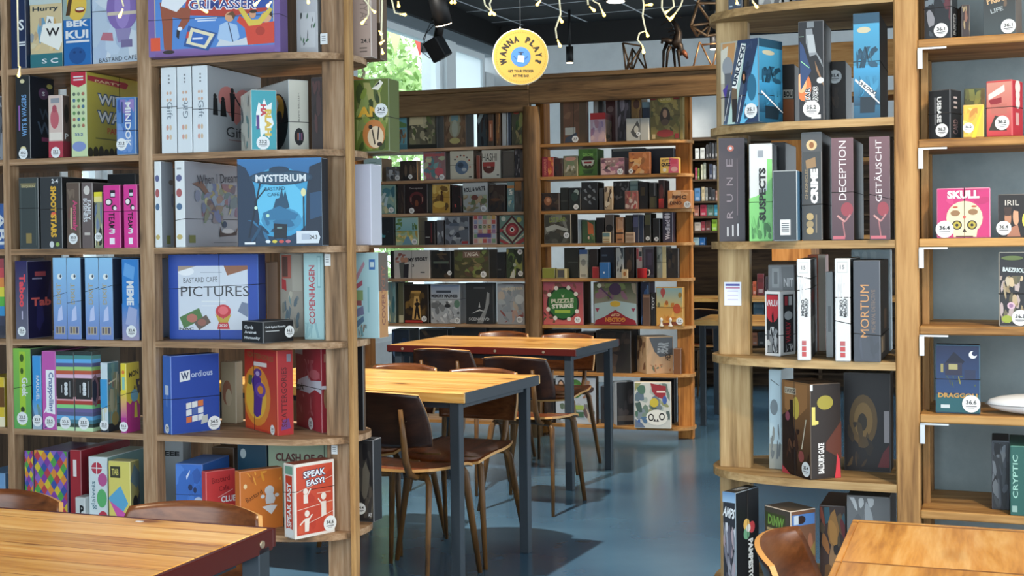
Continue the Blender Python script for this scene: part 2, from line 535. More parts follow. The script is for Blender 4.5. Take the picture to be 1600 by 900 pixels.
# bunting between the trees
def bunting():
    a, b = at_depth(585, 42, 12.3), at_depth(735, 62, 13.3)
    t = empty('bunting', a, 0, 'string of red and cream pennants hanging outside the window', 'bunting')
    c = MB(); c.tube([(0, 0, 0), (b - a) * .5 + Vector((0, 0, -.05)), b - a], .008, 5); c.build('cord', plain('bunting_cord', 'e8e6da'), t)
    for f, col, nm in ((.20, 'd9cf9c', 'cream pennant'), (.45, 'd4574c', 'red pennant'), (.78, 'd9cf9c', 'cream pennant')):
        p = (b - a) * f; d = (b - a).normalized() * .10
        m_ = MB(); m_.poly([p - d, p + d, p + Vector((0, 0, -.24))]); m_.poly([p + d + Vector((0, .006, 0)), p - d + Vector((0, .006, 0)), p + Vector((0, .006, -.24))])
        o = m_.build('pennant', plain('pennant_' + col, col, .8), t); o['label'] = nm
bunting()

# ------------------------------------------------------------------ ceiling fittings
def cylinder_spot(loc, direction, length, rad, label, light=None):
    t = empty('cylinder_spotlight', loc, 0, label, 'spotlight', 'black cylinder spotlights')
    d = Vector(direction).normalized()
    b = MB(); b.tube([Vector((0, 0, 0)) - d * 0, d * length], rad, 20); 
    b.build('housing', BLACK, t)
    l = MB(); l.tube([d * (length - .004), d * (length + .004)], rad * .92, 20)
    l.build('lens', plain('lit_lens', 'fff4e0', .4, emit='ffe9c4', es=6), t)
    s = MB(); top = CEILZ - loc[2]
    if top > .01:
        s.tube([(0, 0, -.01), (0, 0, top)], .012, 8); s.build('stem', BLACK, t)
    return t
p = at_depth(679, -18, 6.0)
cylinder_spot(p, (.13, .15, -.55), .17, .042, 'tilted black cylinder spotlight above the window beam')
p = at_depth(890, 73, 11.3)
cylinder_spot(p, (0, 0, -1), .14, .033, 'small black cylinder spotlight against the white wall beside the round sign')
p = at_depth(1115, 50, 10.6)
cylinder_spot(p, (0, 0, -1), .14, .033, 'black cylinder spotlight over the wire ornament by the aisle bookcase')

def lamp(i, x, y, z, tx, ty, tz, watts, cone, colour, rad):
    t = empty('track_spotlight', (x, y, z), 0, 'black ceiling track spotlight %s' % ['over the steel tables', 'lighting the far bookcase', 'lighting the grey-backed shelves', 'over the aisle', 'over the far pine table', 'over the red-edged pine table', 'over the knotty table', 'lighting the rear shelving'][i], 'spotlight', 'ceiling track spotlights')
    d = (Vector((tx, ty, tz)) - Vector((x, y, z))).normalized()
    b = MB(); b.tube([-d * .16, -d * .0], .05, 16); b.tube([-d * .08, (-d * .08).x * Vector((1, 0, 0)) + (-d * .08).y * Vector((0, 1, 0)) + Vector((0, 0, CEILZ - z))], .01, 6)
    b.build('housing', BLACK, t)
    ld = bpy.data.lights.new('spot_beam', 'SPOT'); ld.energy = watts; ld.color = colour
    ld.spot_size = math.radians(cone); ld.spot_blend = .35; ld.shadow_soft_size = rad
    lo = bpy.data.objects.new('spot_beam', ld); COL.objects.link(lo); lo.parent = t
    lo.location = d * .03
    lo.rotation_euler = (-d).to_track_quat('Z', 'Y').to_euler()
for i, s_ in enumerate(SPOTS): lamp(i, *s_)

# recessed downlight and air diffuser
def ceiling_disc(u, v, name, label, cat):
    p = at_z(u, v, CEILZ); return empty(name, p, 0, label, cat)
t = ceiling_disc(962, 0, 'recessed_downlight', 'round lit downlight recessed in the black ceiling tiles', 'ceiling light')
m = MB(); m.lathe([(.10, -.012), (.10, -.001)], 24); m.build('trim_ring', BLACK, t)
m = MB(); m.lathe([(.075, -.016), (.075, -.012)], 24); m.build('lens', plain('downlight_glow', 'fff6e8', .4, emit='fff1dc', es=9), t)
ld = bpy.data.lights.new('downlight_beam', 'SPOT'); ld.energy = 60; ld.spot_size = 1.9; ld.spot_blend = .5; ld.shadow_soft_size = .07; ld.color = NEUTRAL
lo = bpy.data.objects.new('downlight_beam', ld); COL.objects.link(lo); lo.parent = t; lo.location = (0, 0, -.03)
t = ceiling_disc(924, 49, 'air_diffuser', 'round swirl air diffuser set in the black ceiling', 'air vent')
m = MB(); m.lathe([(.34, -.012), (.33, -.001)], 36); m.build('plate', plain('diffuser_plate', '3a3e41', .4), t)
m = MB()
for k in range(12):
    a = k * math.pi / 6
    r1, r2 = .06, .29
    ca, sa, cb, sb_ = math.cos(a), math.sin(a), math.cos(a + .16), math.sin(a + .16)
    m.poly([(r1 * ca, r1 * sa, -.02), (r2 * ca, r2 * sa, -.014), (r2 * cb, r2 * sb_, -.03), (r1 * cb, r1 * sb_, -.03)])
m.build('swirl_blades', plain('diffuser_blades', '9aa0a4', .4), t)
# ------------------------------------------------------------------ bookcases
ZB, ZS = .358, .317
def Z(k): return ZB + ZS * k
LF = Frame(-1.2375, 4.342, -18.5)
RF = Frame(.987, 3.30, -21.0)
BF = Frame(.185, 8.63, -18.5)

SUP = 2.5
def d_outline(x0, xs, xa, hd, flip=False):
    """Shelf outline: straight from x0 to xs, then a half-ellipse to the tip xa; depth 2*hd."""
    pts = [(x0, .004), (xs, .004)]
    n = 14
    for i in range(1, 2 * n):
        th = -math.pi / 2 + math.pi * i / (2 * n)
        ct, st_ = abs(math.cos(th)) ** (2 / SUP), math.copysign(abs(math.sin(th)) ** (2 / SUP), math.sin(th))
        pts.append((xs + (xa - xs) * ct, max(.004, hd + hd * st_)))
    pts += [(xs, 2 * hd), (x0, 2 * hd)]
    if flip: pts = [(-x, y) for x, y in pts][::-1]
    return pts

def shelf_board(parent, pts, z, mats, t=.021, name='shelf'):
    m = MB(); m.prism(pts, z - t, z); return m.build(name, mats, parent)

def post(parent, x0, y0, x1, y1, z0, z1, mat, name='post', bev=.004):
    m = MB(); m.box(x0, y0, z0, x1, y1, z1, bev); return m.build(name, mat, parent)

def price_tag(parent, x, y, z, w, h, lines='', rz=0):
    m = MB(); m.box(-w / 2, -.0015, -h / 2, w / 2, 0, h / 2, 0, {'*': lin('dfe3e4')})
    for i in range(3):
        m.poly([(-w * .3, -.0018, h * (.2 - .2 * i)), (w * .25, -.0018, h * (.2 - .2 * i)), (w * .25, -.0018, h * (.27 - .2 * i)), (-w * .3, -.0018, h * (.27 - .2 * i))], lin('8b9092'))
    return m.build('paper_tag', PAPER, parent, (x, y, z), rz)

TOPZ = 2.62
# --- rounded bookcase on the window side of the aisle
t = empty('bookcase', LF.w(0, 0), LF.a, 'weathered timber bookcase with a square bay and a rounded end, behind the red-edged table', 'bookcase', 'round-ended timber bookcases')
LCASE = t
LX0, LX1 = LF.hit(4, 300, 0)[0], LF.hit(14.5, 300, 0)[0]
LM0, LM1 = LF.hit(216.5, 300, 0)[0], LF.hit(238, 300, 0)[0]
LH = .205
for x0, x1 in ((LX0 - .62, LX0 - .575), (LX0, LX1), (LM0, LM1)):
    for y in (0.0, 2 * LH - .055):
        post(t, x0, y, x1, y + .055, 0, TOPZ, GREY)
LXA = LF.hit(566, 300, LH)[0]
lp0, lp1 = LF.hit(506, 400, .13)[0], LF.hit(541, 400, .13)[0]
post(t, lp0, .13, lp1, .18, 0, TOPZ, GREY)
ls0, ls1 = LF.hit(541, 400, .085)[0], LF.hit(549, 400, .085)[0]
post(t, ls0, .085, ls1, .125, 0, TOPZ, OAKZ, 'edge_strip')
for k in range(0, 7):
    shelf_board(t, d_outline(LX0 - .64, .33, LXA, LH), Z(k), GREYX)
price_tag(t, lp0 + .012, .1295, Z(5) + .055, .026, .036)
price_tag(t, lp0 + .014, .1295, Z(2) + .27, .022, .04)
price_tag(t, lp0 + .03, .1295, Z(0) + .27, .022, .03)

# --- rounded bookcase on the other side of the aisle, joined to the grey-backed shelves
t = empty('bookcase', RF.w(0, 0), RF.a, 'honey timber bookcase with a rounded end and a white paper notice on its post', 'bookcase', 'round-ended timber bookcases')
RCASE = t
RX1 = RF.hit(1435, 300, 0)[0]
RH = .2
RXA = RF.hit(1116, 550, RH)[0]
post(t, 0.0, 0, RX1, .06, 0, TOPZ, OAKZ)
post(t, 0.0, 2 * RH - .06, RX1, 2 * RH, 0, TOPZ, OAKZ)
rx0, rx1 = RF.hit(1123, 600, RH - .06)[0], RF.hit(1172, 600, RH - .06)[0]
post(t, rx0, RH - .06, rx1, RH - .015, 0, TOPZ, TANZ)
post(t, rx0 + .01, RH - .015, rx1 - .004, RH + .0, 0, TOPZ, OAKZ, 'edge_strip')
for k in range(0, 7):
    shelf_board(t, d_outline(-.001, .12, -RXA, RH, True), Z(k), TANX)
nb = RF.hit(1145, 459, RH - .0605)
m = MB(); m.box(-.024, -.002, -.033, .024, 0, .033, 0, {'*': lin('dfe3f2')})
m.poly([(-.02, -.0024, .022), (.02, -.0024, .022), (.02, -.0024, .028), (-.02, -.0024, .028)], lin('51569a'))
m.poly([(-.02, -.0024, .015), (.02, -.0024, .015), (.02, -.0024, .018), (-.02, -.0024, .018)], lin('b06a86'))
for q in range(3): m.poly([(-.016, -.0024, .006 - .012 * q), (.016, -.0024, .006 - .012 * q), (.014, -.0024, .009 - .012 * q), (-.014, -.0024, .009 - .012 * q)], lin('c3c2dc'))
m.build('paper_notice', PAPER, t, (nb[0], RH - .0605, nb[1]))

# --- shelves with a grey back, on the far side of the honey post
WZ = [1.82, 1.565, 1.311, 1.087, .861, .614, .35]
t = empty('shelf_unit', RF.w(RX1, 0), RF.a, 'honey timber shelves with a grey painted back beside the aisle bookcase post', 'shelves')
WCASE = t
for z in WZ + [2.12]:
    m = MB(); m.box(.0, .0, z - .022, 1.0, .30, z, .003); m.build('shelf', OAKX, t)
m = MB(); m.box(.0, .302, 0, 1.0, .33, TOPZ); o = m.build('back_panel', CONC, t); o['label'] = 'grey painted back panel'
m = MB(); m.box(1.0, 0, 0, 1.06, .33, TOPZ, .004); m.build('post', OAKZ, t)
for y in (.06, .24):
    m = MB(); m.box(.001, y + .03, 0, .02, y + .058, TOPZ, .002); m.build('upright', OAKZ, t)
for z in WZ[:5]:
    m = MB(); m.box(.0005, -.004, z - .075, .012, -.001, z - .022); m.box(.0005, -.004, z - .0265, .07, -.001, z - .0222)
    m.build('angle_bracket', ZINC, t)

# --- far bookcase
BZ = [.087, .435, .752, 1.066, 1.30, 1.52, 1.75, 1.97]
t = empty('bookcase', BF.w(0, 0), BF.a, 'wide amber timber bookcase with eight tiers under a header beam at the back', 'bookcase')
BCASE = t
BH = .15
BX0 = BF.hit(556, 300, 0)[0]
bxp0, bxp1 = BF.hit(821, 300, 0)[0], BF.hit(845, 300, 0)[0]
BXA = BF.hit(1086, 500, BH)[0]
m = MB()
ang = [2 * math.pi * i / 12 for i in range(12)]
cx = (bxp0 + bxp1) / 2; r = (bxp1 - bxp0) / 2
rnd = random.Random(4)
rings = []
for iz in range(16):
    z = 2.22 * iz / 15
    rings.append(m.add([(cx + r * (1 + rnd.uniform(-.07, .07)) * (abs(math.cos(a)) ** .6 * math.copysign(1, math.cos(a))), -.02 + r * (abs(math.sin(a)) ** .6 * math.copysign(1, math.sin(a))), z) for a in ang]))
for i in range(15):
    for k in range(12):
        j = (k + 1) % 12
        m.face((rings[i] + k, rings[i] + j, rings[i + 1] + j, rings[i + 1] + k), None, 0, True)
m.face([rings[0] + k for k in range(12)][::-1]); m.face([rings[-1] + k for k in range(12)])
o = m.build('pillar', RUST, t); o['label'] = 'rough-hewn middle post'
post(t, BX0 - .06, 0, BX0, 2 * BH, 0, 2.5, FARZ, 'end_post')
post(t, bxp0 + .03, BH, bxp1 - .02, 2 * BH, 0, 2.3, FARZ)
post(t, BXA - .115, BH - .03, BXA - .03, BH + .02, 0, 2.35, FARZ)
post(t, BXA - .03, BH - .03, BXA - .012, BH + .03, 0, 2.3, FARZ, 'edge_strip')
for i, z in enumerate(BZ):
    m = MB(); m.prism([(BX0, 0), (bxp0 + .02, 0), (bxp0 + .02, 2 * BH), (BX0, 2 * BH)], z - .02, z); m.build('shelf', GREYX if i > 1 else FARX, t)
    m = MB(); m.prism(d_outline(bxp1 - .02, BXA - .22, BXA, BH), z - .02, z); m.build('shelf', FARX, t)
hx0 = BF.hit(597, 140, -.06)[0]; hx1 = BXA + .75
hxm = bxp0 + .05
for a, b, nm, z0, z1 in ((hx0, hxm, 'header_beam', 2.19, 2.335), (hxm, hx1, 'header_beam', 2.24, 2.40)):
    m = MB(); m.box(a, -.06, z0, b, .0, z1, .004); m.build(nm, BEAM, t)
    m = MB(); m.box(a, -.075, z1, b, .30, z1 + .03, .003); m.build('top_board', BEAM, t)

# --- rear shelving far behind the aisle
FF = Frame(.31, 12.05, -14.8)
fx0 = FF.hit(1078, 300, -.32)[0]
FFL = Frame(*FF.w(fx0, -.32).xy, -14.8)
t = empty('shelf_unit', FFL.w(0, 0), FFL.a, 'dark brown shelving of small games along the rear white wall', 'shelves')
FCASE = t
DARKW = wood('dark_shelf_timber', '2e2218', '453525', '5a4630', 'x')
FZ = []
for v in (247.7, 280, 314, 337.7, 361, 383, 462, 498, 540, 580):
    FZ.append(FFL.hit(1105, v, 0)[1])
FW = 3.4
for z in FZ:
    m = MB(); m.box(0, 0, z - .018, FW, .3, z); m.build('shelf', DARKW, t)
m = MB(); m.box(0, 0, FFL.hit(1105, 214, 0)[1] - .03, FW, .3, FFL.hit(1105, 214, 0)[1]); m.build('top_board', DARKW, t)
for x in (-.03, 1.1, 2.2, FW):
    m = MB(); m.box(x, 0, 0, x + .03, .3, FFL.hit(1105, 214, 0)[1]); m.build('post', DARKW, t)
m = MB(); m.box(0, .285, 0, FW, .3, FFL.hit(1105, 214, 0)[1] - .03); m.build('back_panel', DARKW, t)

# --- warm bookcase glimpsed through the aisle bookcase
HF = Frame(*at_depth(1205, 300, 6.6).xy, -21)
t = empty('bookcase', HF.w(0, 0), HF.a, 'amber timber bookcase seen through the shelves of the aisle bookcase', 'bookcase')
HCASE = t
for x in (0, .62, 1.24):
    m = MB(); m.box(x, 0, 0 if x else 1.2, x + (.20 if x == 0 else .07), .3, 2.3, .003); m.build('post', FARZ, t)
HZ_ = [1.33, 1.72, 2.05]
for z in HZ_:
    m = MB(); m.box(.2, 0, z - .022, 1.3, .3, z, .002); m.build('shelf', FARX, t)
m = MB(); m.box(0, -.03, 2.12, 1.4, 0, 2.3, .003); m.build('header_beam', FARX, t)

# ------------------------------------------------------------------ tables
def table(corner, deg, ln, wd, label, group, edge=None, end=STEEL, top=PINE, steel=True, h=.75, bolts=4, inset=.055):
    """corner: near end of the aisle-side short edge (x runs back along the long side as negative)."""
    fr = Frame(corner[0], corner[1], deg)
    t = empty('cafe_table', fr.w(-ln / 2, wd / 2), fr.a, label, 'table', group)
    X, Y = ln / 2, wd / 2
    m = MB(); m.box(-X + .012, -Y + .012, h - .03, X - .012, Y - .012, h, .002); m.build('tabletop', top, t)
    boards = []
    sides = (('edge_board', -X, -Y, X, -Y + .012), ('edge_board', -X, Y - .012, X, Y))
    for nm, a, b, c, d in sides:
        m = MB(); m.box(a, b, h - .038, c, d, h - .001, .0015); boards.append(m.build(nm, edge or top, t))
    for nm, a, b, c, d in (('end_rail', X - .012, -Y + .012, X, Y - .012), ('end_rail', -X, -Y + .012, -X + .012, Y - .012)):
        m = MB(); m.box(a, b, h - .042, c, d, h - .001, .0015); boards.append(m.build(nm, end, t))
    if steel:
        for sx in (-1, 1):
            for sy in (-1, 1):
                m = MB(); x, y = sx * (X - inset), sy * (Y - .045)
                m.box(x - .02, y - .02, 0, x + .02, y + .02, h - .03, .002); m.build('leg', STEEL, t)
        m = MB()
        for sy in (-1, 1): m.box(-X + .075, sy * (Y - .06) - .012, h - .065, X - .075, sy * (Y - .06) + .012, h - .03)
        for sx in (-1, 1): m.box(sx * (X - .055) - .012, -Y + .08, h - .065, sx * (X - .055) + .012, Y - .08, h - .03)
        m.build('under_frame', STEEL, t)
    if edge is REDEDGE:
        for sy in (-1, 1):
            for i in range(bolts):
                x = -X + ln * (i + .35) / bolts
                m = MB(); m.tube([(x, sy * (Y + .003), h - .02), (x, sy * (Y - .002), h - .02)], .0075, 10); m.build('bolt', BRASSY, boards[0 if sy < 0 else 1])
        if end is REDEDGE:
            for y in (-Y + .08, Y - .055):
                m = MB(); m.tube([(X - .002, y, h - .022), (X + .003, y, h - .022)], .0075, 10); m.build('bolt', BRASSY, boards[2])
    return fr

KNOT = wood('knotty_tabletop', '9c6428', 'd09648', 'e9bf7c', 'y', rough=.3, coat=.25, plank=('Y', .33), stretch=10, scale=.7)
T1 = table((-.186, 4.78), -25, 1.2, .71, 'pine table with plain edges and black steel legs, nearer the rounded bookcase end', 'steel-legged cafe tables', None)
T2 = table((.328, 6.69), -23, 1.12, .73, 'pine table with bolted oxblood edge in front of the far bookcase', 'steel-legged cafe tables', REDEDGE)
TLf = Frame(-.478, 2.551, -20)
nr = TLf.w(0, -.72)
def end_red(): return REDEDGE
table((nr.x, nr.y), -20, 1.25, .72, 'pine table with oxblood end boards in front of the square-bay bookcase', 'pine tables at the front', REDEDGE, REDEDGE, inset=.02)
fl = Frame(.68, 2.568, -20)
nr = fl.w(1.2, -.72)
table((nr.x, nr.y), -20, 1.2, .72, 'worn knotty pine table in front of the grey-backed shelves', 'pine tables at the front', None, KNOT, KNOT)
p = at_z(1084, 500, .75)
fr = Frame(p.x, p.y, -18); nr = fr.w(1.2, 0)
table((nr.x, nr.y), -18, 1.2, .7, 'small pine table beyond the end of the far bookcase', 'steel-legged cafe tables', None)
m = MB(); q = at_z(218, 815, .75)
m.box(-.008, -.003, .0002, .008, .003, .0009, 0, {'*': lin('d8dadc')}); o = m.build('paper_scrap', PAPER, None, (q.x, q.y, .75), -.3)
tag(o, 'tiny white paper scrap lying on the red-edged pine table', 'paper scrap')
cnt = FFL.w(.25, -.40)
t = empty('counter', cnt, FFL.a, 'pale timber counter along the rear shelving', 'counter')
m = MB(); m.box(-.3, 0, .78, 1.6, .38, .82, .003); m.build('worktop', PINE, t)
for x in (.45, 1.5):
    m = MB(); m.box(x, .03, 0, x + .05, .37, .78, .003); m.build('leg', LEGW, t)

# ------------------------------------------------------------------ chairs
def shell(fn, nu, nv, th, nrm_sign=1, back_mat=0, k=.42):
    """Curved plywood sheet: fn(u,v) for u,v in -1..1 mapped through a squircle, thickness th."""
    top, bot = MB(), None
    m = MB()
    P = [[None] * (nv + 1) for _ in range(nu + 1)]
    for i in range(nu + 1):
        for j in range(nv + 1):
            u, v = -1 + 2 * i / nu, -1 + 2 * j / nv
            x = u * math.sqrt(max(0, 1 - k * v * v / 2)); y = v * math.sqrt(max(0, 1 - k * u * u / 2))
            P[i][j] = Vector(fn(x, y))
    N = [[None] * (nv + 1) for _ in range(nu + 1)]
    for i in range(nu + 1):
        for j in range(nv + 1):
            a = P[min(i + 1, nu)][j] - P[max(i - 1, 0)][j]; b = P[i][min(j + 1, nv)] - P[i][max(j - 1, 0)]
            N[i][j] = a.cross(b).normalized() * nrm_sign
    A = [[m.add([P[i][j] + N[i][j] * th / 2])for j in range(nv + 1)] for i in range(nu + 1)]
    B = [[m.add([P[i][j] - N[i][j] * th / 2])for j in range(nv + 1)] for i in range(nu + 1)]
    for i in range(nu):
        for j in range(nv):
            m.face((A[i][j], A[i + 1][j], A[i + 1][j + 1], A[i][j + 1]), None, 0, True)
            m.face((B[i][j], B[i][j + 1], B[i + 1][j + 1], B[i + 1][j]), None, back_mat, True)
    rim = [(i, 0) for i in range(nu)] + [(nu, j) for j in range(nv)] + [(i, nv) for i in range(nu, 0, -1)] + [(0, j) for j in range(nv, 0, -1)]
    for q in range(len(rim)):
        (i, j), (k2, l) = rim[q], rim[(q + 1) % len(rim)]
        m.face((A[i][j], B[i][j], B[k2][l], A[k2][l]), None, 1, False)
    return m

BACKSHADE = wood('shaded_back_veneer', '1c0f0b', '2a1710', '3a2216', 'x', rough=.32, knots=False, coat=.3, stretch=9)  # same walnut, its colour darkened to put shade on the backrest's outer face
def make_chair():
    t = empty('cafe_chair', (0, 0, 0), 0)
    def seat(u, v):
        w = .20 * (1 - .06 * (v < 0) * abs(v))
        x, y = u * w, v * .195 + .01
        z = .452 + .012 * abs(u) ** 2.5 - .03 * max(0, v) ** 2.2 - .008 + .014 * max(0, -v) ** 2
        return (x, y, z)
    shell(seat, 14, 14, .011).build('seat', [SEATW, PLY], t)
    def back(u, v):
        # v=1 top; wide at the foot, concave towards the sitter
        z = .656 + v * .108 - .006 * (abs(u) ** 2) * (v > 0) * v
        w = .184 - .012 * v
        x = u * w
        y = -.235 - .035 * v + .052 * (abs(u) ** 2)
        return (x, y, z)
    shell(back, 20, 14, .010, -1, 2, .24).build('backrest', [WALN, PLY, BACKSHADE], t)
    for s in (-1, 1):
        m = MB(); m.tube([(s * .03, .12, .432), (s * .15, .135, .430), (s * .165, .14, .405), (s * .205, .185, .0)], [.014, .0155, .0165, .010], 8, flat=.8); m.build('leg', LEGW, t)
    for s in (-1, 1):
        m = MB(); m.tube([(s * .03, -.10, .432), (s * .145, -.135, .430), (s * .16, -.145, .405), (s * .195, -.235, .0)], [.014, .0155, .0165, .010], 8, flat=.8); m.build('leg', LEGW, t)
    for s in (-1, 1):
        m = MB(); m.tube([(s * .105, -.02, .434), (s * .105, -.15, .432), (s * .105, -.195, .45), (s * .105, -.222, .50), (s * .105, -.236, .58), (s * .105, -.258, .70)], [.012, .013, .014, .014, .013, .009], 8); bs = m.build('back_support', LEGW, t)
        m = MB(); m.tube([(s * .105, -.2215, .655), (s * .105, -.2165, .655)], .0055, 8); m.build('bolt', BRASSY, bs)
    return t
proto = make_chair()
_ch = [0]
def chair(x, y, deg, label, group):
    o = proto if _ch[0] == 0 else copy_tree(proto)
    _ch[0] += 1
    o.location = (x, y, 0); o.rotation_euler = (0, 0, math.radians(deg))
    tag(o, label, 'chair', group)
    return o
def T(fr, x, y): return fr.w(x, y).xy
g1 = 'plywood chairs at the steel-legged tables'
def seat_at(fr, x, y, deg, label, g=g1):
    p = T(fr, x, y); chair(p.x, p.y, math.degrees(fr.a) + deg, label, g)
seat_at(T1, -.288, .10, 0, 'plywood chair with shade-darkened back, closest to the rounded bookcase end')
seat_at(T1, -.288, .52, 180, 'walnut chair tucked behind the plain-edged table, by its aisle-side corner leg')
seat_at(T1, -.72, .59, 180, 'walnut chair mostly hidden behind the plain-edged table, by the white far-side box')
seat_at(T2, -.096, -.37, 0, 'plywood chair with pale lit legs pulled out from the oxblood-edged table')
seat_at(T2, -.65, -.04, 0, 'plywood chair with shade-darkened back tucked close under the oxblood table edge')
seat_at(T2, -.37, .64, 180, 'dark-legged chair between the oxblood table and the far bookcase, by the aisle')
seat_at(T2, -.82, .72, 180, 'plywood chair showing only its top rail behind the oxblood table')
g2 = 'plywood chairs at the front tables'
chair(-.758, 2.5, 160, 'plywood chair behind the red-edged pine table, near its aisle corner', g2)
chair(-1.225, 2.655, 161, 'plywood chair behind the red-edged pine table, in front of the harlequin boxes', g2)
chair(.705, 2.27, -110, 'plywood chair with curved walnut back at the end of the knotty table', g2)
p = at_z(1096, 612, 0)
chair(p.x + .0, p.y - .62, -30, 'plywood chair with pale legs beyond the far bookcase end', g1)
# ------------------------------------------------------------------ game boxes
_tc = {}
def glyphs(s, bold=.02):
    k = (s, bold)
    if k not in _tc:
        cu = bpy.data.curves.new('lettering', 'FONT'); cu.body = s; cu.offset = bold; cu.resolution_u = 2
        ob = bpy.data.objects.new('lettering', cu)
        me = bpy.data.meshes.new_from_object(ob)
        V = [(v.co.x, v.co.y) for v in me.vertices]; Fc = [tuple(p.vertices) for p in me.polygons]
        bpy.data.objects.remove(ob); bpy.data.curves.remove(cu); bpy.data.meshes.remove(me)
        if V:
            x0, x1 = min(v[0] for v in V), max(v[0] for v in V); y0, y1 = min(v[1] for v in V), max(v[1] for v in V)
            sx, sy = max(x1 - x0, 1e-6), max(y1 - y0, 1e-6)
            V = [((x - x0) / sx - .5, (y - y0) / sy - .5) for x, y in V]
        _tc[k] = (V, Fc)
    return _tc[k]

class Face:
    """One printed side of a box: u to the right, v up, both 0..1; layers lie a hair apart."""
    def __init__(self, o, U, V, N, w, h):
        self.o, self.U, self.V, self.N, self.wd, self.ht = Vector(o), Vector(U), Vector(V), Vector(N), w, h
        self.n = 0
    u0, us = 0.0, 1.0
    def pt(self, u, v, e): return self.o + self.U * ((self.u0 + self.us * u) * self.wd) + self.V * (v * self.ht) + self.N * e
    def draw(self, ops, mb, tb):
        for op in ops:
            self.n += 1
            e = .0003 + .00005 * self.n
            k = op[0]
            cl = lambda q: (min(1, max(0, q[0])), min(1, max(0, q[1])))
            if k == 'r':
                _, a, b, c, d, col = op
                mb.poly([self.pt(a, b, e), self.pt(c, b, e), self.pt(c, d, e), self.pt(a, d, e)], lin(col))
            elif k == 'g':
                _, a, b, c, d, c0, c1 = op
                c0, c1 = lin(c0), lin(c1)
                mb.poly([self.pt(a, b, e), self.pt(c, b, e), self.pt(c, d, e), self.pt(a, d, e)], [c0, c0, c1, c1])
            elif k in 'ed':
                if k == 'e': _, cu, cv, ru, rv, col = op
                else:
                    _, cu, cv, r, col = op; m_ = min(self.wd, self.ht); ru, rv = r * m_ / self.wd, r * m_ / self.ht
                mb.poly([self.pt(*cl((cu + ru * math.cos(2 * math.pi * i / 20), cv + rv * math.sin(2 * math.pi * i / 20))), e) for i in range(20)], lin(col))
            elif k == 'p':
                mb.poly([self.pt(*cl(q), e) for q in op[1]], lin(op[2]))
            elif k == 'l':
                _, a, b, c, d, th, col = op
                p, q = Vector((a * self.wd, b * self.ht)), Vector((c * self.wd, d * self.ht))
                t = (q - p); n = Vector((-t.y, t.x)).normalized() * th * min(self.wd, self.ht) / 2
                pts = [p + n, p - n, q - n, q + n]
                mb.poly([self.pt(*cl((x.x / self.wd, x.y / self.ht)), e) for x in pts], lin(col))
            elif k == 'b':
                n, seed, pal = op[1:4]
                a, b, c, d = op[4:8] if len(op) > 7 else (.02, .02, .98, .98)
                s = op[8] if len(op) > 8 else .22
                rnd = random.Random(seed)
                for _ in range(n):
                    self.n += 1; e = .0003 + .00005 * self.n
                    cu, cv = rnd.uniform(a, c), rnd.uniform(b, d)
                    r1, r2, th = s * rnd.uniform(.25, 1) * (c - a), s * rnd.uniform(.25, 1) * (d - b), rnd.uniform(0, 3.1)
                    pts = []
                    for i in range(9):
                        an = 2 * math.pi * i / 9; rr = rnd.uniform(.7, 1.15)
                        x, y = r1 * rr * math.cos(an), r2 * rr * math.sin(an)
                        pts.append((min(c, max(a, cu + x * math.cos(th) - y * math.sin(th))), min(d, max(b, cv + x * math.sin(th) + y * math.cos(th)))))
                    mb.poly([self.pt(x, y, e) for x, y in pts], mixc(rnd.choice(pal), rnd.choice(pal), rnd.uniform(0, .35)))
            elif k == 't':
                s, cu, cv, wf, hf, col = op[1:7]
                rot = op[7] if len(op) > 7 else 0
                bold = op[8] if len(op) > 8 else .02
                V, Fc = glyphs(s, bold)
                a = math.radians(rot); ca, sa = math.cos(a), math.sin(a)
                along, high = (wf * self.wd, hf * self.ht) if abs(ca) > .7 else (hf * self.ht, wf * self.wd)
                b0 = tb.add([self.pt(cu + (x * along * ca - y * high * sa) / self.wd, cv + (x * along * sa + y * high * ca) / self.ht, e + .0002) for x, y in V])
                for f in Fc: tb.face([b0 + i for i in f], lin(col))

def sticker(fc, cu, cv, r, txt, mb):
    fc.n += 1
    e = .0012 + .00005 * fc.n
    c = Vector(((fc.u0 + fc.us * cu) * fc.wd, cv * fc.ht))
    def P(x, y, e): return fc.o + fc.U * (c.x + x) + fc.V * (c.y + y) + fc.N * e
    mb.poly([P(r * math.cos(2 * math.pi * i / 24), r * math.sin(2 * math.pi * i / 24), e) for i in range(24)], lin('dfe4e6'))
    V, Fc = glyphs(txt, .03)
    b = mb.add([P(x * r * 1.15, y * r * .5 + r * .18, e + .0002) for x, y in V])
    for f in Fc: mb.face([b + i for i in f], lin('23262b'))
    mb.poly([P(-r * .6, -r * .34, e + .0002), P(r * .6, -r * .34, e + .0002), P(r * .6, -r * .24, e + .0002), P(-r * .6, -r * .24, e + .0002)], lin('55585e'))
    mb.poly([P(-r * .35, -r * .54, e + .0002), P(r * .35, -r * .54, e + .0002), P(r * .35, -r * .47, e + .0002), P(-r * .35, -r * .47, e + .0002)], lin('8a8d92'))

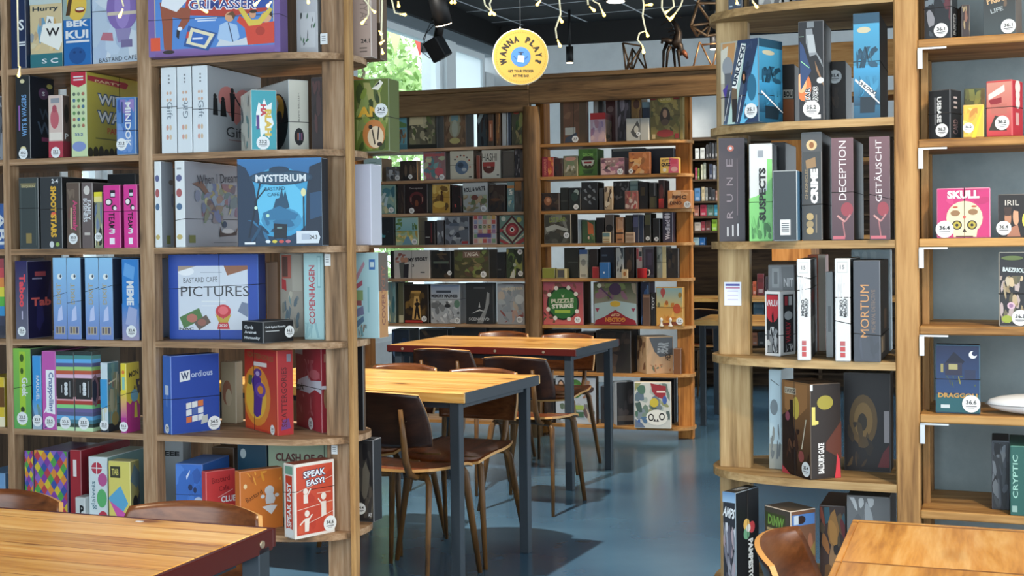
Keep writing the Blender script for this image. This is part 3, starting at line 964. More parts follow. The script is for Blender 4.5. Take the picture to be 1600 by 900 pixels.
PLACED = []
def front_of(case, x):
    if case is LF and x > .33: r = min(1, (x - .33) / (LXA - .33)); return LH * (1 - (1 - r ** SUP) ** (1 / SUP))
    if case is RF and x < -.12: r = min(1, (-x - .12) / (-RXA - .12)); return RH * (1 - (1 - r ** SUP) ** (1 / SUP))
    return 0.0
def game(case, z0, xl, xe, yt, label, col, xr=None, sb=.02, yb=None, yaw=0, dd=.25, F=(), S=(), TT=(), side=None, top=None,
         st=None, band=None, group=None, lean=0, edge=None, name='board_game_box', cat='board game', dmax=None, hmax=None, art_u=None):
    y = math.radians(yaw)
    if yb is not None:
        p = at_z(xe, yb, z0); q = case.l(p); sb = min(max(q.y, front_of(case, q.x) - .004), .16)
    xc, zt = case.hit(xe, yt, sb)
    h = max(zt - z0, .012)
    if hmax is None and case in (LF, RF): hmax = ZS - .025
    if hmax: h = min(h, hmax)
    vm = proj(case.w(xc, sb, z0 + h / 2))[1]
    xc = case.hit(xe, vm, sb)[0]
    cp = case.l(CAM)
    C2 = Vector((xc, sb))
    dl_, dr_ = Vector((-math.cos(y), -math.sin(y))), Vector((-math.sin(y), math.cos(y)))
    def meet(u, dirv):
        D = case.dl(ray(u, vm))
        # C2 + t*dirv = cp + s*D
        det = dirv.x * (-D.y) + D.x * dirv.y
        r = cp - C2
        return (r.x * (-D.y) + D.x * r.y) / det
    w = abs(meet(xl, dl_)); d = dd
    if xr is not None: d = abs(meet(xr, dr_))
    if w > .5: print('WIDE', label, w)
    if d > .42: print('DEEP', label, d)
    w = min(w, .5); d = min(d, dmax or .42)
    w = max(w - .0016, .008); d -= .0016
    O = C2 + dl_ * (w / 2 + .0008) + dr_ * (d / 2 + .0008)
    root_loc = case.w(O.x, O.y, z0 + .0006)
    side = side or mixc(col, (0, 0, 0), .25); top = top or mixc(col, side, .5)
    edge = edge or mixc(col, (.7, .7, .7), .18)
    b = MB()
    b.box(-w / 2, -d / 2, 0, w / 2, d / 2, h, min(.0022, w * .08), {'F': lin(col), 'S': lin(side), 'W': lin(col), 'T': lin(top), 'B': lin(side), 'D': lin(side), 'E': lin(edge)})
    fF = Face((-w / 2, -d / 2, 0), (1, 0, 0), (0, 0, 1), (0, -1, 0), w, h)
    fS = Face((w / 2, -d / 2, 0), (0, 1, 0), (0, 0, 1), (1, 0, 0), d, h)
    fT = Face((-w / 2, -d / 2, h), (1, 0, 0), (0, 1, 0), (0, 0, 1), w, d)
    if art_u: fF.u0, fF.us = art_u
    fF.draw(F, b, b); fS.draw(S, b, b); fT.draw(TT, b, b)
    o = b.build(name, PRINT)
    o.location = root_loc
    o.rotation_euler = (0, math.radians(lean), case.a + y)
    tag(o, label, cat, group or 'board games on the shelves')
    for s in (st or ()):
        m = MB(); sticker({'F': fF, 'S': fS}[s[0]], s[1], s[2], s[3], s[4], m); m.build('number_sticker', PAPER, o)
    for bd in (band or ()):
        m = MB(); g, t = .0002, .0011
        if bd[0] == 'h':
            z = bd[1] * h; sl = bd[2] * h if len(bd) > 2 else 0
            c = [(-w / 2 - g, -d / 2 - g, z - sl / 2), (w / 2 + g, -d / 2 - g, z + sl / 2), (w / 2 + g, d / 2 + g, z + sl / 2), (-w / 2 - g, d / 2 + g, z - sl / 2)]
        elif bd[0] == 'v':
            x = -w / 2 + bd[1] * w
            c = [(x, -d / 2 - g, .001), (x, -d / 2 - g, h + g), (x, d / 2 + g, h + g), (x, d / 2 + g, .001)]
        else:
            yv = -d / 2 + bd[1] * d
            c = [(-w / 2 - g, yv, .001), (-w / 2 - g, yv, h + g), (w / 2 + g, yv, h + g), (w / 2 + g, yv, .001)]
        m.tube(c + [c[0]], t, 5, cap=False); m.build('elastic_band', BLACKR, o)
    PLACED.append(label)
    return o

ORD = {5: 'topmost shelf', 4: 'second shelf', 3: 'third shelf', 2: 'fourth shelf', 1: 'fifth shelf', 0: 'lowest shelf'}
def LQ(k, xl, xe, yt, label, col, **kw):   # square bay
    return game(LF, Z(k), xl, xe, yt, label + ', square bay, ' + ORD[k], col, group='games in the square bay', hmax=ZS - .025, **kw)
def LR(k, xl, xe, yt, label, col, **kw):   # rounded bay
    return game(LF, Z(k), xl, xe, yt, label + ', rounded bay, ' + ORD[k], col, group='games in the rounded bay', hmax=ZS - .025, **kw)
def RB(k, xl, xe, yt, label, col, **kw):
    return game(RF, Z(k), xl, xe, yt, label + ', aisle bookcase, ' + ORD[k], col, group='games on the aisle bookcase', hmax=ZS - .025, **kw)
WORD_ = {0: 'top', 1: 'second', 2: 'third', 3: 'fourth', 4: 'fifth', 5: 'sixth'}
def WB(i, xl, xe, yt, label, col, **kw):
    return game(RF, WZ[i], xl, xe, yt, label + ', ' + WORD_[i] + ' grey-backed shelf', col, group='games on the grey-backed shelves', hmax=(WZ[i - 1] if i else 2.12) - WZ[i] - .026, **kw)
BORD = {7: 'top', 6: 'second', 5: 'third', 4: 'fourth', 3: 'fifth', 2: 'sixth', 1: 'seventh', 0: 'lowest'}
W_, K_ = 'd4dade', '16181c'
# ---- square bay, topmost shelf
k = 5
LQ(k, 16, 40, -70, 'navy game box with white script initial', '1c2c4e', side='16223c', sb=.0, dd=.22, F=[('t', 'S', .72, .52, .34, .13, W_), ('r', .5, .30, .95, .32, W_), ('r', .55, .27, .95, .285, W_)])
LQ(k, 46, 97, -60, 'teal and cream word game with letter tiles on the cover', 'c9b890', side='39677a', dd=.05, F=[
    ('r', 0, 0, 1, .17, '2f6f78'), ('b', 16, 4, ['c9a56a', 'd8c79a', '5f8fb0', '8db4c4'], .02, .2, .98, .6, .2), ('p', [(.3, .32), (.9, .2), (1, .3), (1, .52), (.42, .52)], 'e4e6e0'),
    ('p', [(.5, .52), (.75, .5), (.75, .6), (.55, .62)], 'dfe3e0'), ('t', 'A', .62, .555, .12, .05, K_), ('t', 'W', .72, .42, .42, .10, K_), ('t', 'S C', .62, .08, .5, .06, W_),
    ('t', 'Hurry', .5, .70, .8, .07, '2a3942'), ('r', 0, .76, 1, 1, 'b8c7c6')])
LQ(k, 98, 142, -60, 'blue and yellow game with a laughing portrait', '2468ab', side='205a94', dd=.06, F=[
    ('r', 0, .55, 1, 1, '8fa4a0'), ('e', .5, .72, .36, .19, 'd6b64e'), ('p', [(.1, .6), (.3, .95), (.9, .95), (.6, .88), (.35, .8), (.25, .6)], '4a3420'), ('e', .62, .66, .18, .035, '7a2f22'), ('e', .62, .67, .15, .018, 'e8e2d2'),
    ('t', 'BEK', .52, .50, .8, .075, W_, 0, .04), ('t', 'KUI', .5, .37, .82, .10, W_, 0, .04), ('r', .1, .275, .95, .30, W_), ('e', .5, .12, .3, .10, '1d4f8c'), ('e', .4, .16, .05, .015, '123a70'), ('e', .62, .16, .05, .015, '123a70')])
LQ(k, 143, 217, -60, 'pale blue game with a purple balloon and handwriting', 'aebfd0', side='8fa3bd', dd=.06, band=[('h', .62)], F=[
    ('b', 16, 9, ['c7d2dc', '9fb2cc', 'b5c6d8'], .02, .05, .98, .98, .25), ('e', .66, .64, .34, .27, '7d68a8'), ('e', .66, .66, .17, .26, '937fbd'), ('r', .34, .56, .98, .60, 'c4b9a8'),
    ('p', [(.5, .4), (.84, .4), (.78, .24), (.56, .24)], '8a83ad'), ('p', [(.18, .28), (.46, .26), (.44, .36), (.24, .37)], 'b06e7c'), ('r', .62, .18, .86, .27, '726a92'), ('e', .25, .82, .12, .06, '7888a4'),
    ('t', 'BASTARD CAFE', .55, .05, .8, .05, '3c4654', 2, 0)])
# second shelf
k = 4
WB2 = 'e3e8ee'
LQ(k, 24, 47, 114, 'black spine with blue outlined lettering and a dark cover', '22282c', xr=86, side='171c26', sb=.0, band=[('d', .0)] if 0 else None, F=[
    ('t', 'WITS & WAGERS', .6, .52, .34, .5, '6f9fd0', 90), ('r', .2, .34, .3, .64, '8c62a8'), ('e', .5, .93, .16, .025, 'cfc9a0'), ('e', .5, .12, .2, .03, 'd9cf9c')],
    S=[('t', 'W', .62, .55, .5, .13, '3c4a5c'), ('t', 'W', .58, .38, .6, .15, '4a5b70'), ('r', .45, .22, .95, .27, '8a3d63'), ('e', .55, .80, .2, .07, '5c3f5e'), ('t', 'S', .55, .8, .12, .05, W_), ('e', .8, .9, .12, .03, 'a09a58')],
    st=[('F', .5, .06, .019, '33.2')])
LQ(k, 75, 98, 148, 'short pinkish card box with a red band', 'c9b6ae', xr=110, side='5a4a46', sb=-.005, F=[('r', 0, 0, 1, .26, 'a83a4a'), ('r', .05, .28, .95, .40, 'd9d2c8'), ('e', .45, .62, .3, .16, 'b5606a'), ('e', .45, .78, .16, .06, 'a34f5c'), ('r', .2, .87, .8, .95, '8a9098')],
    S=[('r', 0, 0, 1, .26, '7a2c38'), ('t', 'P', .5, .34, .5, .09, W_), ('e', .5, .7, .3, .15, '2c2626')], st=[('F', .5, .08, .019, '33.2')])
LQ(k, 110, 136, 108, 'tall cream spine of tiny symbols with a yellow cover', 'bfd0a4', xr=217, side='aa9c3c', sb=.0, F=[
    ('p', [(.04, 1), (.96, 1), (.96, .86), (.5, .82), (.04, .86)], 'b2283e'), ('r', .2, .90, .8, .915, W_), ('r', .2, .935, .8, .95, W_)] + [('e', .22 + .28 * c, .74 - .075 * r, .09, .022, ['5a6a5c', '7c8a74', 'a06a58', '4c6f8a', '5f8a58'][(r * 3 + c) % 5]) for r in range(6) for c in range(3)] +
    [('t', '33.2', .5, .26, .5, .035, '3d5a9a'), ('e', .5, .12, .42, .06, '7c8fc0')],
    S=[('g', 0, 0, 1, 1, '8f8a3a', 'b5a644'), ('p', [(.02, .90), (.75, .87), (.8, .93), (.75, .95), (.02, .96)], 'a53440'), ('t', 'PARTY', .40, .91, .5, .03, 'e0c9a0'),
       ('t', 'WITS', .50, .70, .62, .15, '35506e', 0, .09), ('t', 'WITS', .50, .70, .58, .12, W_), ('t', 'WAG', .50, .49, .64, .16, '35506e', 0, .09), ('t', 'WAG', .50, .49, .6, .13, W_), ('t', 'PARTY', .55, .33, .35, .07, 'b03a2c'), ('r', .15, .22, .7, .235, '5c5a2a')] +
       [('e', .05 + .1 * i, .05, .05, .06 + .015 * (i % 3), '2a281c') for i in range(10)], band=[('e', .62)])
LQ(k, 181, 212, 151, 'small blue card box with vertical white lettering', '4b79b4', sb=-.01, dd=.06, edge='9aa6b0', F=[('b', 12, 5, ['3d5fa8', '6c8fc4', '8d7ab4', '2c4b8c'], .06, .04, .94, .96, .3), ('t', 'MINDOK', .62, .52, .3, .78, W_, -90), ('r', .30, .55, .36, .92, '28406e')], st=[('F', .28, .18, .021, '33.2')], band=[('h', .42)])
# third shelf
k = 3
LQ(k, 29, 60, 277, 'dark grey-green spine with faint gold emblems', '3d4647', side='15181a', sb=.0, dd=.27, F=[('r', .1, .86, .9, .92, '7d7658'), ('t', 'SEQUEN', .5, .87, .66, .035, 'b8ae86'), ('r', .36, .08, .64, .22, '8a7a4c'), ('l', .12, .05, .12, .9, .03, '555f60'), ('l', .88, .05, .88, .9, .03, '555f60')], band=[('h', .57)])
LQ(k, 62, 97, 276, 'black spine with yellow vertical capitals', '34393d', side='131416', sb=.0, dd=.27, F=[('t', 'STARS', .62, .32, .26, .32, 'd8ac3e', -90, .05), ('t', 'SHOOT', .62, .69, .26, .36, 'd8ac3e', -90, .05), ('e', .62, .48, .12, .03, 'd9604a'), ('e', .52, .06, .1, .045, 'c9d0d4'), ('e', .78, .06, .09, .03, '8fae5c'), ('t', '2-4', .7, .94, .3, .06, W_)], band=[('h', .55)])
LQ(k, 103, 125, 285, 'brown tin spine with pink script', '5f5148', side='3b332e', dd=.17, edge='8f857c', F=[('b', 8, 3, ['4f443c', '74665a', '6a4a44'], .1, .1, .9, .9, .3), ('t', 'Anomaly', .62, .5, .42, .46, 'c44a78', -90), ('r', .32, .3, .44, .62, 'b9a888')], st=[('F', .5, .15, .019, '33.3')])
LQ(k, 127, 145, 285, 'grey-brown spine with white block capitals', '665c5c', side='3d3636', dd=.17, edge='8f8885', F=[('t', 'FAMILY', .68, .58, .34, .30, W_, -90), ('t', 'BUSINESS', .34, .58, .34, .36, W_, -90), ('e', .5, .88, .28, .07, 'c9c6c0'), ('r', .25, .2, .75, .24, 'bdb8b2')])
LQ(k, 147, 160, 300, 'narrow yellow-topped comic spine', '8d9478', side='1c1d22', dd=.2, F=[('r', 0, .92, 1, 1, 'dcd23c'), ('r', 0, .82, 1, .92, 'e0d48a'), ('b', 14, 8, ['2a2c2c', 'c5c7a6', '6a7c9a', 'b0a05a'], .05, .05, .95, .8, .35)], st=[('F', .5, .2, .015, '33.3')])
for n, (a, b) in enumerate(((161, 188), (192.5, 214.5))):
    LQ(k, a, b, 289 - n, ['first', 'second'][n] + ' of two hot pink spines with cartoon monkeys', 'cf3890', side='7c2558', dd=.06 if n else .06, sb=-.0, F=[
        ('r', .42, .80, .72, .92, '2b2030'), ('r', .46, .82, .7, .87, W_), ('e', .34, .73, .22, .06, '3a2a38'), ('e', .32, .73, .15, .04, 'e6dfe2'), ('e', .66, .64, .16, .045, '3a2a38'), ('e', .7, .63, .1, .03, 'e6dfe2'),
        ('t', 'TEAM', .5, .43, .34, .26, '2a1626', -90), ('t', '3', .52, .27, .36, .09, W_), ('r', .36, .06, .66, .16, 'e5e2ea')], band=[('h', .58)])
game(LF, Z(3), 168, 212, 271, 'flat black lidded box behind the pink spines, square bay, third shelf', '1e2227', sb=.22, dd=.15, F=[('r', .02, .5, .98, .53, '3a4046')], group='games in the square bay')
# fourth shelf
k = 2
LQ(k, 24, 43, 408, 'purple spine with coral lettering and a dark indigo cover', '3c3a66', xr=82, side='1c1a3c', sb=.0, edge='a39fb5', F=[('g', 0, 0, 1, 1, '6a6c7c', '2c2a5a'), ('t', 'Taboo', .58, .62, .5, .42, 'd8505a', -90, .04), ('r', .5, .25, .6, .36, 'b8b4cc')],
   S=[('t', 'Tab', .55, .47, .8, .11, 'd0605a', 0, .04), ('r', .3, .80, .75, .86, 'a04a52'), ('r', .2, .76, .6, .78, '8a86a0'), ('b', 5, 2, ['2a2858', '181638'], .05, .05, .95, .75, .3), ('t', 'Tab', .55, .47, .8, .11, 'd0605a', 0, .04)], st=[('F', .5, .1, .017, '33.4')])
for n, (a, b) in enumerate(((83, 104), (104.5, 126), (133, 154), (154.5, 176))):
    LQ(k, a, b, 403, ['first', 'second', 'third', 'fourth'][n] + ' of four sky blue spines with gilt capitals', '86b4dc', side='2a3346', dd=.24, F=[('g', 0, 0, 1, 1, '6f86c2', '8dc0e4'),
        ('t', 'DIXIT', .42, .56, .32, .26, 'a59f80', 90), ('e', .5, .77, .2, .035, 'dfe6e6'), ('e', .58, .775, .08, .02, '3c4a5a'), ('p', [(.3, .22), (.7, .24), (.66, .42), (.38, .36)], 'b7c4e6'), ('p', [(.14, .06), (.86, .06), (.86, .16), (.14, .16)], 'a8a49a')] +
        [('r', .2 + .22 * i, .075, .34 + .22 * i, .15, ['5c5a6a', '8c7a5a', '4a4f6e'][i]) for i in range(3)], band=[('h', .55 + .03 * n, .05)] if n != 1 else [('h', .46, .03)])
LQ(k, 190, 217, 405, 'bright blue torn-topped spine with white capitals', '2f7cc4', side='1e3c66', dd=.22, F=[('g', 0, 0, 1, .45, '9c96b4', '2f7cc4'), ('p', [(.1, .8), (.7, .74), (.8, .9), (.2, .96)], '5f9cd6'), ('t', 'MEME', .5, .58, .42, .3, W_, -90, .05), ('p', [(.2, .2), (.8, .16), (.9, .38), (.4, .42)], '9aa6cc')], st=[('F', .55, .11, .021, '33.4')])
# fifth shelf
k = 1
ST5 = dict(side='24352a')
LQ(k, 21, 48, 545, 'lime green spine with white lettering', '6fae4e', side='3f4c46', top='2e3c34', dd=.25, sb=.0, F=[('g', 0, 0, 1, 1, '5da25a', '7fb84e'), ('r', .35, .04, .7, .96, '9cc23e'), ('t', 'Geek', .66, .52, .36, .24, W_, -90, .03), ('e', .5, .88, .12, .05, '3e5a26'), ('e', .5, .72, .09, .04, '3e5a26'), ('e', .52, .24, .12, .035, '30402a')], st=[('F', .5, .13, .023, '33.5')], band=[('h', .52, .04)])
LQ(k, 50, 64.5, 556, 'azure spine with white slanted lettering', '3f93d2', side='2a4a66', dd=.25, sb=.0, F=[('g', 0, 0, 1, .4, '9cb0bc', '3f93d2'), ('t', 'FARDUEL', .62, .56, .36, .34, W_, -90), ('b', 6, 5, ['3a5a7c', '6a8c9a', '7f9f58'], .1, .16, .95, .34, .4)], st=[('F', .55, .12, .021, '33.5')])
LQ(k, 65, 87.5, 549, 'magenta spine with a white speech bubble', 'b85aa8', side='6a3a68', dd=.25, sb=.0, F=[('p', [(.3, .22), (.92, .2), (.92, .76), (.3, .76)], 'e4e9ee'), ('p', [(.1, .2), (.4, .26), (.4, .34)], 'e4e9ee'), ('t', 'Crazypolling', .62, .48, .44, .5, '5a6a9a', -90, .03), ('b', 5, 4, ['4a4a78', '8a6aa8', '5f5a8c'], .05, .02, .95, .14, .4)], st=[('F', .55, .1, .021, '33.5')])
STR = ['bfe0b4', '3b4a44', '4d7f92', '63a5d4', '5c5f86', '6b6496', '7fcc86', 'a8433c', 'd8a4ac', '4c3a38', '4c3a38', '4c3a38', '4c3a38', '5a403c', 'd6b3cc', 'b85a44', '97c878', '555c8c', '62a6dc', '4c8a88', '2c3838']
def stripes(): return [('r', 0, i / 21, 1, (i + 1) / 21, c) for i, c in enumerate(STR)]
for n, (a, b) in enumerate(((88, 115.5), (116.5, 144.5))):
    kw = dict(xr=158, S=stripes() + [('p', [(.0, .36), (.35, .3), (.7, .42), (.7, .6), (.35, .72), (.0, .66)], '8a6a78'), ('p', [(.0, .4), (.3, .36), (.5, .45), (.5, .58), (.3, .66), (.0, .62)], '2c3448')]) if n else dict(dd=.27)
    LQ(k, a, b, 550, ['first', 'second'][n] + ' of two rainbow striped spines with a black label', '4c6a6a', side='3c4a48', top='32403c', sb=.0, F=stripes() + [('r', .05, .40, .97, .66, '2e2f30'), ('t', '888', .56, .53, .2, .17, W_, -90, .06), ('r', .76, .43, .80, .63, '9a9da0'), ('r', .3, .48, .34, .58, 'b5b8ba')], st=[('F', .5, .1, .022, '33.5')], **kw)
LQ(k, 156.5, 168, 567, 'white and blue spine with a teal forest cover', 'c3d2da', xr=187, side='4f7f8c', top='4a8090', sb=.0, F=[('r', 0, .35, 1, .76, '3f94c8'), ('r', 0, 0, 1, .14, '2c3038'), ('b', 5, 6, ['b9bc9a', '7a9a9c', 'd0cdb4'], .1, .14, .9, .36, .4)],
   S=[('b', 22, 12, ['4a7f8c', '6f9a98', '8c8a6c', 'a8a690', '3a6470', '7a5a5c'], .02, .12, .98, .98, .25), ('r', 0, 0, 1, .12, '2a2c34'), ('e', .6, .18, .3, .1, '9a8a5a'), ('l', .1, .7, .7, .75, .08, 'd8d2be'), ('l', .7, .6, .8, .85, .07, 'd8d2be')], st=[('F', .5, .1, .018, '33.5')], band=[('h', .35, .06)])
LQ(k, 188, 197.5, 568, 'yellow and magenta spine with a monster cover', 'd9c83c', xr=219, side='cbb63a', top='7c7c50', sb=.0, F=[('g', 0, .2, 1, .6, 'b64a94', 'd9c83c'), ('r', 0, 0, 1, .22, 'a83a8c'), ('r', .3, .62, .75, .8, '7fb8b0'), ('e', .5, .87, .25, .03, 'd07a3a')],
   S=[('p', [(0, 0), (1, 0), (1, .36), (.6, .52), (.3, .4), (0, .46)], 'a8327c'), ('b', 5, 3, ['26222c', '3a3440'], .5, .45, .98, .75, .3), ('e', .6, .52, .28, .09, '6aa0b8'), ('t', 'MON', .55, .84, .7, .08, '2e2a1a', 8, .03), ('p', [(.55, .2), (.8, .2), (.75, .42), (.6, .42)], 'cfc04a')], st=[('F', .5, .09, .017, '33.5')], band=[('h', .55, .03)])
# lowest shelf
k = 0
def harl(nc, nr, seed):
    pal = ['7a3f98', 'c9b63a', '4f9a4c', '3a4f9a', 'b0404a', '7f62b4', 'd0883a']
    out = []
    for c in range(nc + 1):
        for r in range(nr + 1):
            for off in (0, .5):
                cu, cv = (c + off) / nc, (r + off) / nr
                a, b = .5 / nc, .5 / nr
                out.append(('p', [(cu - a, cv), (cu, cv - b), (cu + a, cv), (cu, cv + b)], pal[(c * 2 + r * 3 + int(off * 2) + seed) % 7]))
    return out
LQ(k, 39, 52.5, 705, 'narrow harlequin diamond patterned box', '6a4a92', xr=54, side='4a3a62', dmax=.2, top='7a6a8a', dd=.2, sb=.03, F=harl(2, 7, 0))
LQ(k, 54, 106, 706, 'wide harlequin diamond patterned box', '6a4a92', side='4a3a62', top='7a6a8a', dd=.2, sb=.03, F=harl(5, 6, 2))
LQ(k, 109, 127, 704, 'deep red spine with a slim white label', '962a34', xr=205, side='8a2430', top='7a2530', sb=.03, dmax=.3, F=[('r', .3, .62, .6, .86, 'd9d4d4')])
LQ(k, 117, 133, 778, 'low white card box with a black capital', 'bcc4c6', sb=-.02, dd=.06, F=[('t', 'P', .68, .5, .4, .4, K_, 0, .04)])
LQ(k, 138, 168, 715, 'white spine with red and green flowers', 'c9d6da', side='7a9a98', top='b8c4b4', dd=.24, sb=.0, F=[('e', .45, .83, .28, .09, 'b03a4c'), ('l', .05, .83, .95, .83, .05, W_), ('l', .45, .72, .45, .94, .05, W_), ('e', .75, .66, .24, .10, 'b0558c'), ('e', .7, .38, .26, .14, '58a86a'), ('e', .75, .1, .24, .09, 'b03a4c'), ('t', 'glaiveis', .28, .42, .3, .42, '3a6a7a', 90, 0)])
LQ(k, 169, 204, 722, 'yellow and blue spine with big painted faces', 'cfc66a', xr=219, side='8a8658', top='c2bc8a', sb=-.01, F=[('p', [(0, .42), (.55, .62), (.9, .35), (.45, .1)], '5aa0c8'), ('p', [(.05, .38), (.5, .05), (1, 0), (1, .12), (.6, .24)], 'c055a4'), ('r', .1, .74, .55, .92, '3a3a2c'), ('t', 'TAB', .32, .83, .3, .1, 'cfc66a')], S=[('p', [(0, .7), (1, .5), (1, .8), (.4, .95)], '566a74'), ('b', 6, 4, ['8c844a', '3a3f4c', '7a6a5c'], .02, .05, .98, .6, .4), ('e', .5, .36, .25, .1, '1f2024')])
# stubs of the next bay and the things that stand on it
game(LF, Z(2), -30, 7, 404, 'box of rainbow stripes beside the outer post, fourth shelf', '4a4a52', dd=.22, F=[('r', 0, .88 - .12 * i, 1, 1.0 - .12 * i, c) for i, c in enumerate(['9a4a52', 'c25058', 'd98a4c', 'd8cf4c', '5fb04e', '3f8fc4', '45485a', '3c3e4a'])])
game(LF, Z(3), -30, 6, 318, 'blue box with white lettering beside the outer post, third shelf', '3c5f9c', dd=.22, F=[('t', 'ABI', .9, .45, .3, .7, W_, -90), ('r', .7, .1, .78, .9, 'd9dce4')])
game(LF, Z(1), -30, 7, 590, 'yellow box beside the outer post, fifth shelf', 'd4bb3c', dd=.22, F=[('r', 0, .0, 1, .2, 'e6dfc0'), ('r', .6, .4, 1, .8, '6a4a2a')])
game(LF, Z(0), -30, 8, 740, 'pale blue box beside the outer post, lowest shelf', '6f9ac4', dd=.22, F=[('r', 0, .3, 1, .5, 'c4d2e0')])
game(LF, Z(4), -30, 6, 150, 'grey comic box beside the outer post, second shelf', '8a8f98', dd=.22, F=[('b', 14, 2, ['5a606a', 'b8bcc4', '42464e'], .02, .02, .98, .98, .3)])

# ================================================================= rounded bay
k = 5
LR(k, 231, 437, -75, 'big blue party game with a red banner and jumping people', '4a7fc4', side='6a4f8c', dd=.07, sb=.0, yaw=6, edge='7f6aa4', band=[('h', .42)], F=[
    ('r', 0, 0, .05, 1, '6f5a9a'), ('r', .96, 0, 1, 1, '6f5a9a'), ('g', .05, .0, .96, .08, '6b4a86', '7d62a0'), ('l', .052, .1, .052, 1, .008, 'd8c08a'), ('l', .955, .1, .955, 1, .008, 'd8c08a'),
    ('r', .015, .07, .09, .22, 'd4502c'), ('p', [(.28, .46), (.62, .42), (.9, .46), (.95, .62), (.3, .68)], 'ae3a2c'),
    ('t', 'GRIMASSER', .57, .56, .52, .12, 'e8eaf0', -2, .07), ('t', 'GRIMASSER', .57, .56, .50, .10, '2c3f86', -2, .02), ('p', [(.78, .5), (.94, .5), (.94, .68), (.83, .62)], '2a4f9c'),
    ('p', [(.12, .08), (.18, .07), (.19, .42), (.16, .62), (.09, .62), (.11, .35)], '8e4a32'), ('p', [(.15, .56), (.33, .54), (.32, .40), (.27, .30), (.23, .33), (.26, .42), (.16, .45)], '8e4a32'),
    ('p', [(.1, .58), (.22, .50), (.30, .62), (.28, .72), (.12, .72)], 'd8dce2'), ('e', .155, .05, .045, .022, '241c1c'), ('p', [(.22, .3), (.245, .3), (.235, .19), (.215, .22)], '1f1f28'), ('e', .245, .31, .018, .022, 'dfe2e8'),
    ('p', [(.27, .11), (.46, .045), (.53, .24), (.31, .34)], '24508f'), ('p', [(.29, .14), (.44, .07), (.51, .23), (.33, .315)], 'd9d3b4'), ('p', [(.325, .155), (.43, .11), (.47, .21), (.345, .27)], '2a5fae'), ('p', [(.29, .2), (.31, .2), (.315, .27), (.3, .27)], 'c8402c'),
    ('r', .34, .18, .42, .20, 'd0d8e4'), ('r', .38, .38, .52, .392, 'd8e2ee'), ('r', .36, .405, .53, .417, 'd8e2ee'),
    ('p', [(.53, .18), (.55, .33), (.60, .36), (.68, .32), (.70, .18), (.66, .12), (.56, .12)], '9fbcdc'), ('e', .625, .415, .035, .055, 'c99a74'), ('p', [(.6, .44), (.65, .48), (.67, .43), (.655, .38), (.64, .43)], '5f4226'), ('l', .615, .35, .65, .12, .012, '2a3a5a'),
    ('p', [(.52, .09), (.80, .09), (.80, .20), (.64, .13), (.55, .17)], 'c3cad2'),
    ('p', [(.76, .09), (.74, .28), (.68, .36), (.70, .42), (.80, .32), (.96, .34), (.96, .10)], 'c8412e'), ('e', .855, .24, .035, .05, 'a83424'), ('e', .90, .39, .04, .06, 'd3a27c'), ('p', [(.87, .43), (.94, .46), (.95, .38), (.92, .42)], '33231a'),
    ('p', [(.69, .5), (.72, .52), (.79, .37), (.84, .37), (.93, .5), (.95, .47), (.86, .31), (.77, .30)], 'd2b94a'), ('e', .80, .43, .025, .045, 'c99672'), ('e', .805, .46, .028, .018, '3c2a18')])
LR(k, 462, 496, -70, 'pale game box leaning with card suits on its cover', 'b9bcc0', side='8f9294', dd=.12, sb=.13, lean=0, F=[('r', .2, .1, .9, .5, 'c7cacc'), ('b', 10, 4, ['4a4c4e', '3f6a4a', '8a8c8e'], .2, .1, .9, .5, .12)])
LR(k, 528, 580, -60, 'dusty pink game with a white spine, on the far side', 'b39c90', sb=.225, art_u=(.55, .45), dd=.05, edge='c8bcb4', F=[('t', 'DOMYAH', .5, .62, .5, .5, '8f7c72', -90, 0), ('r', .2, .06, .7, .075, '6a5c54'), ('r', .2, .10, .7, .115, '6a5c54'), ('t', '24.1', .6, .19, .6, .05, '2c2826')])
LR(k, 548, 594, -40, 'tan and dark brown kraft carton on the far side', '7f6a54', sb=.285, dd=.06, side='5f4c3a', F=[('r', 0, 0, 1, .43, '453628'), ('l', .3, .2, .36, .34, .02, '5a4838'), ('l', .36, .34, .42, .22, .02, '5a4838')], name='cardboard_carton', cat='carton')
k = 4
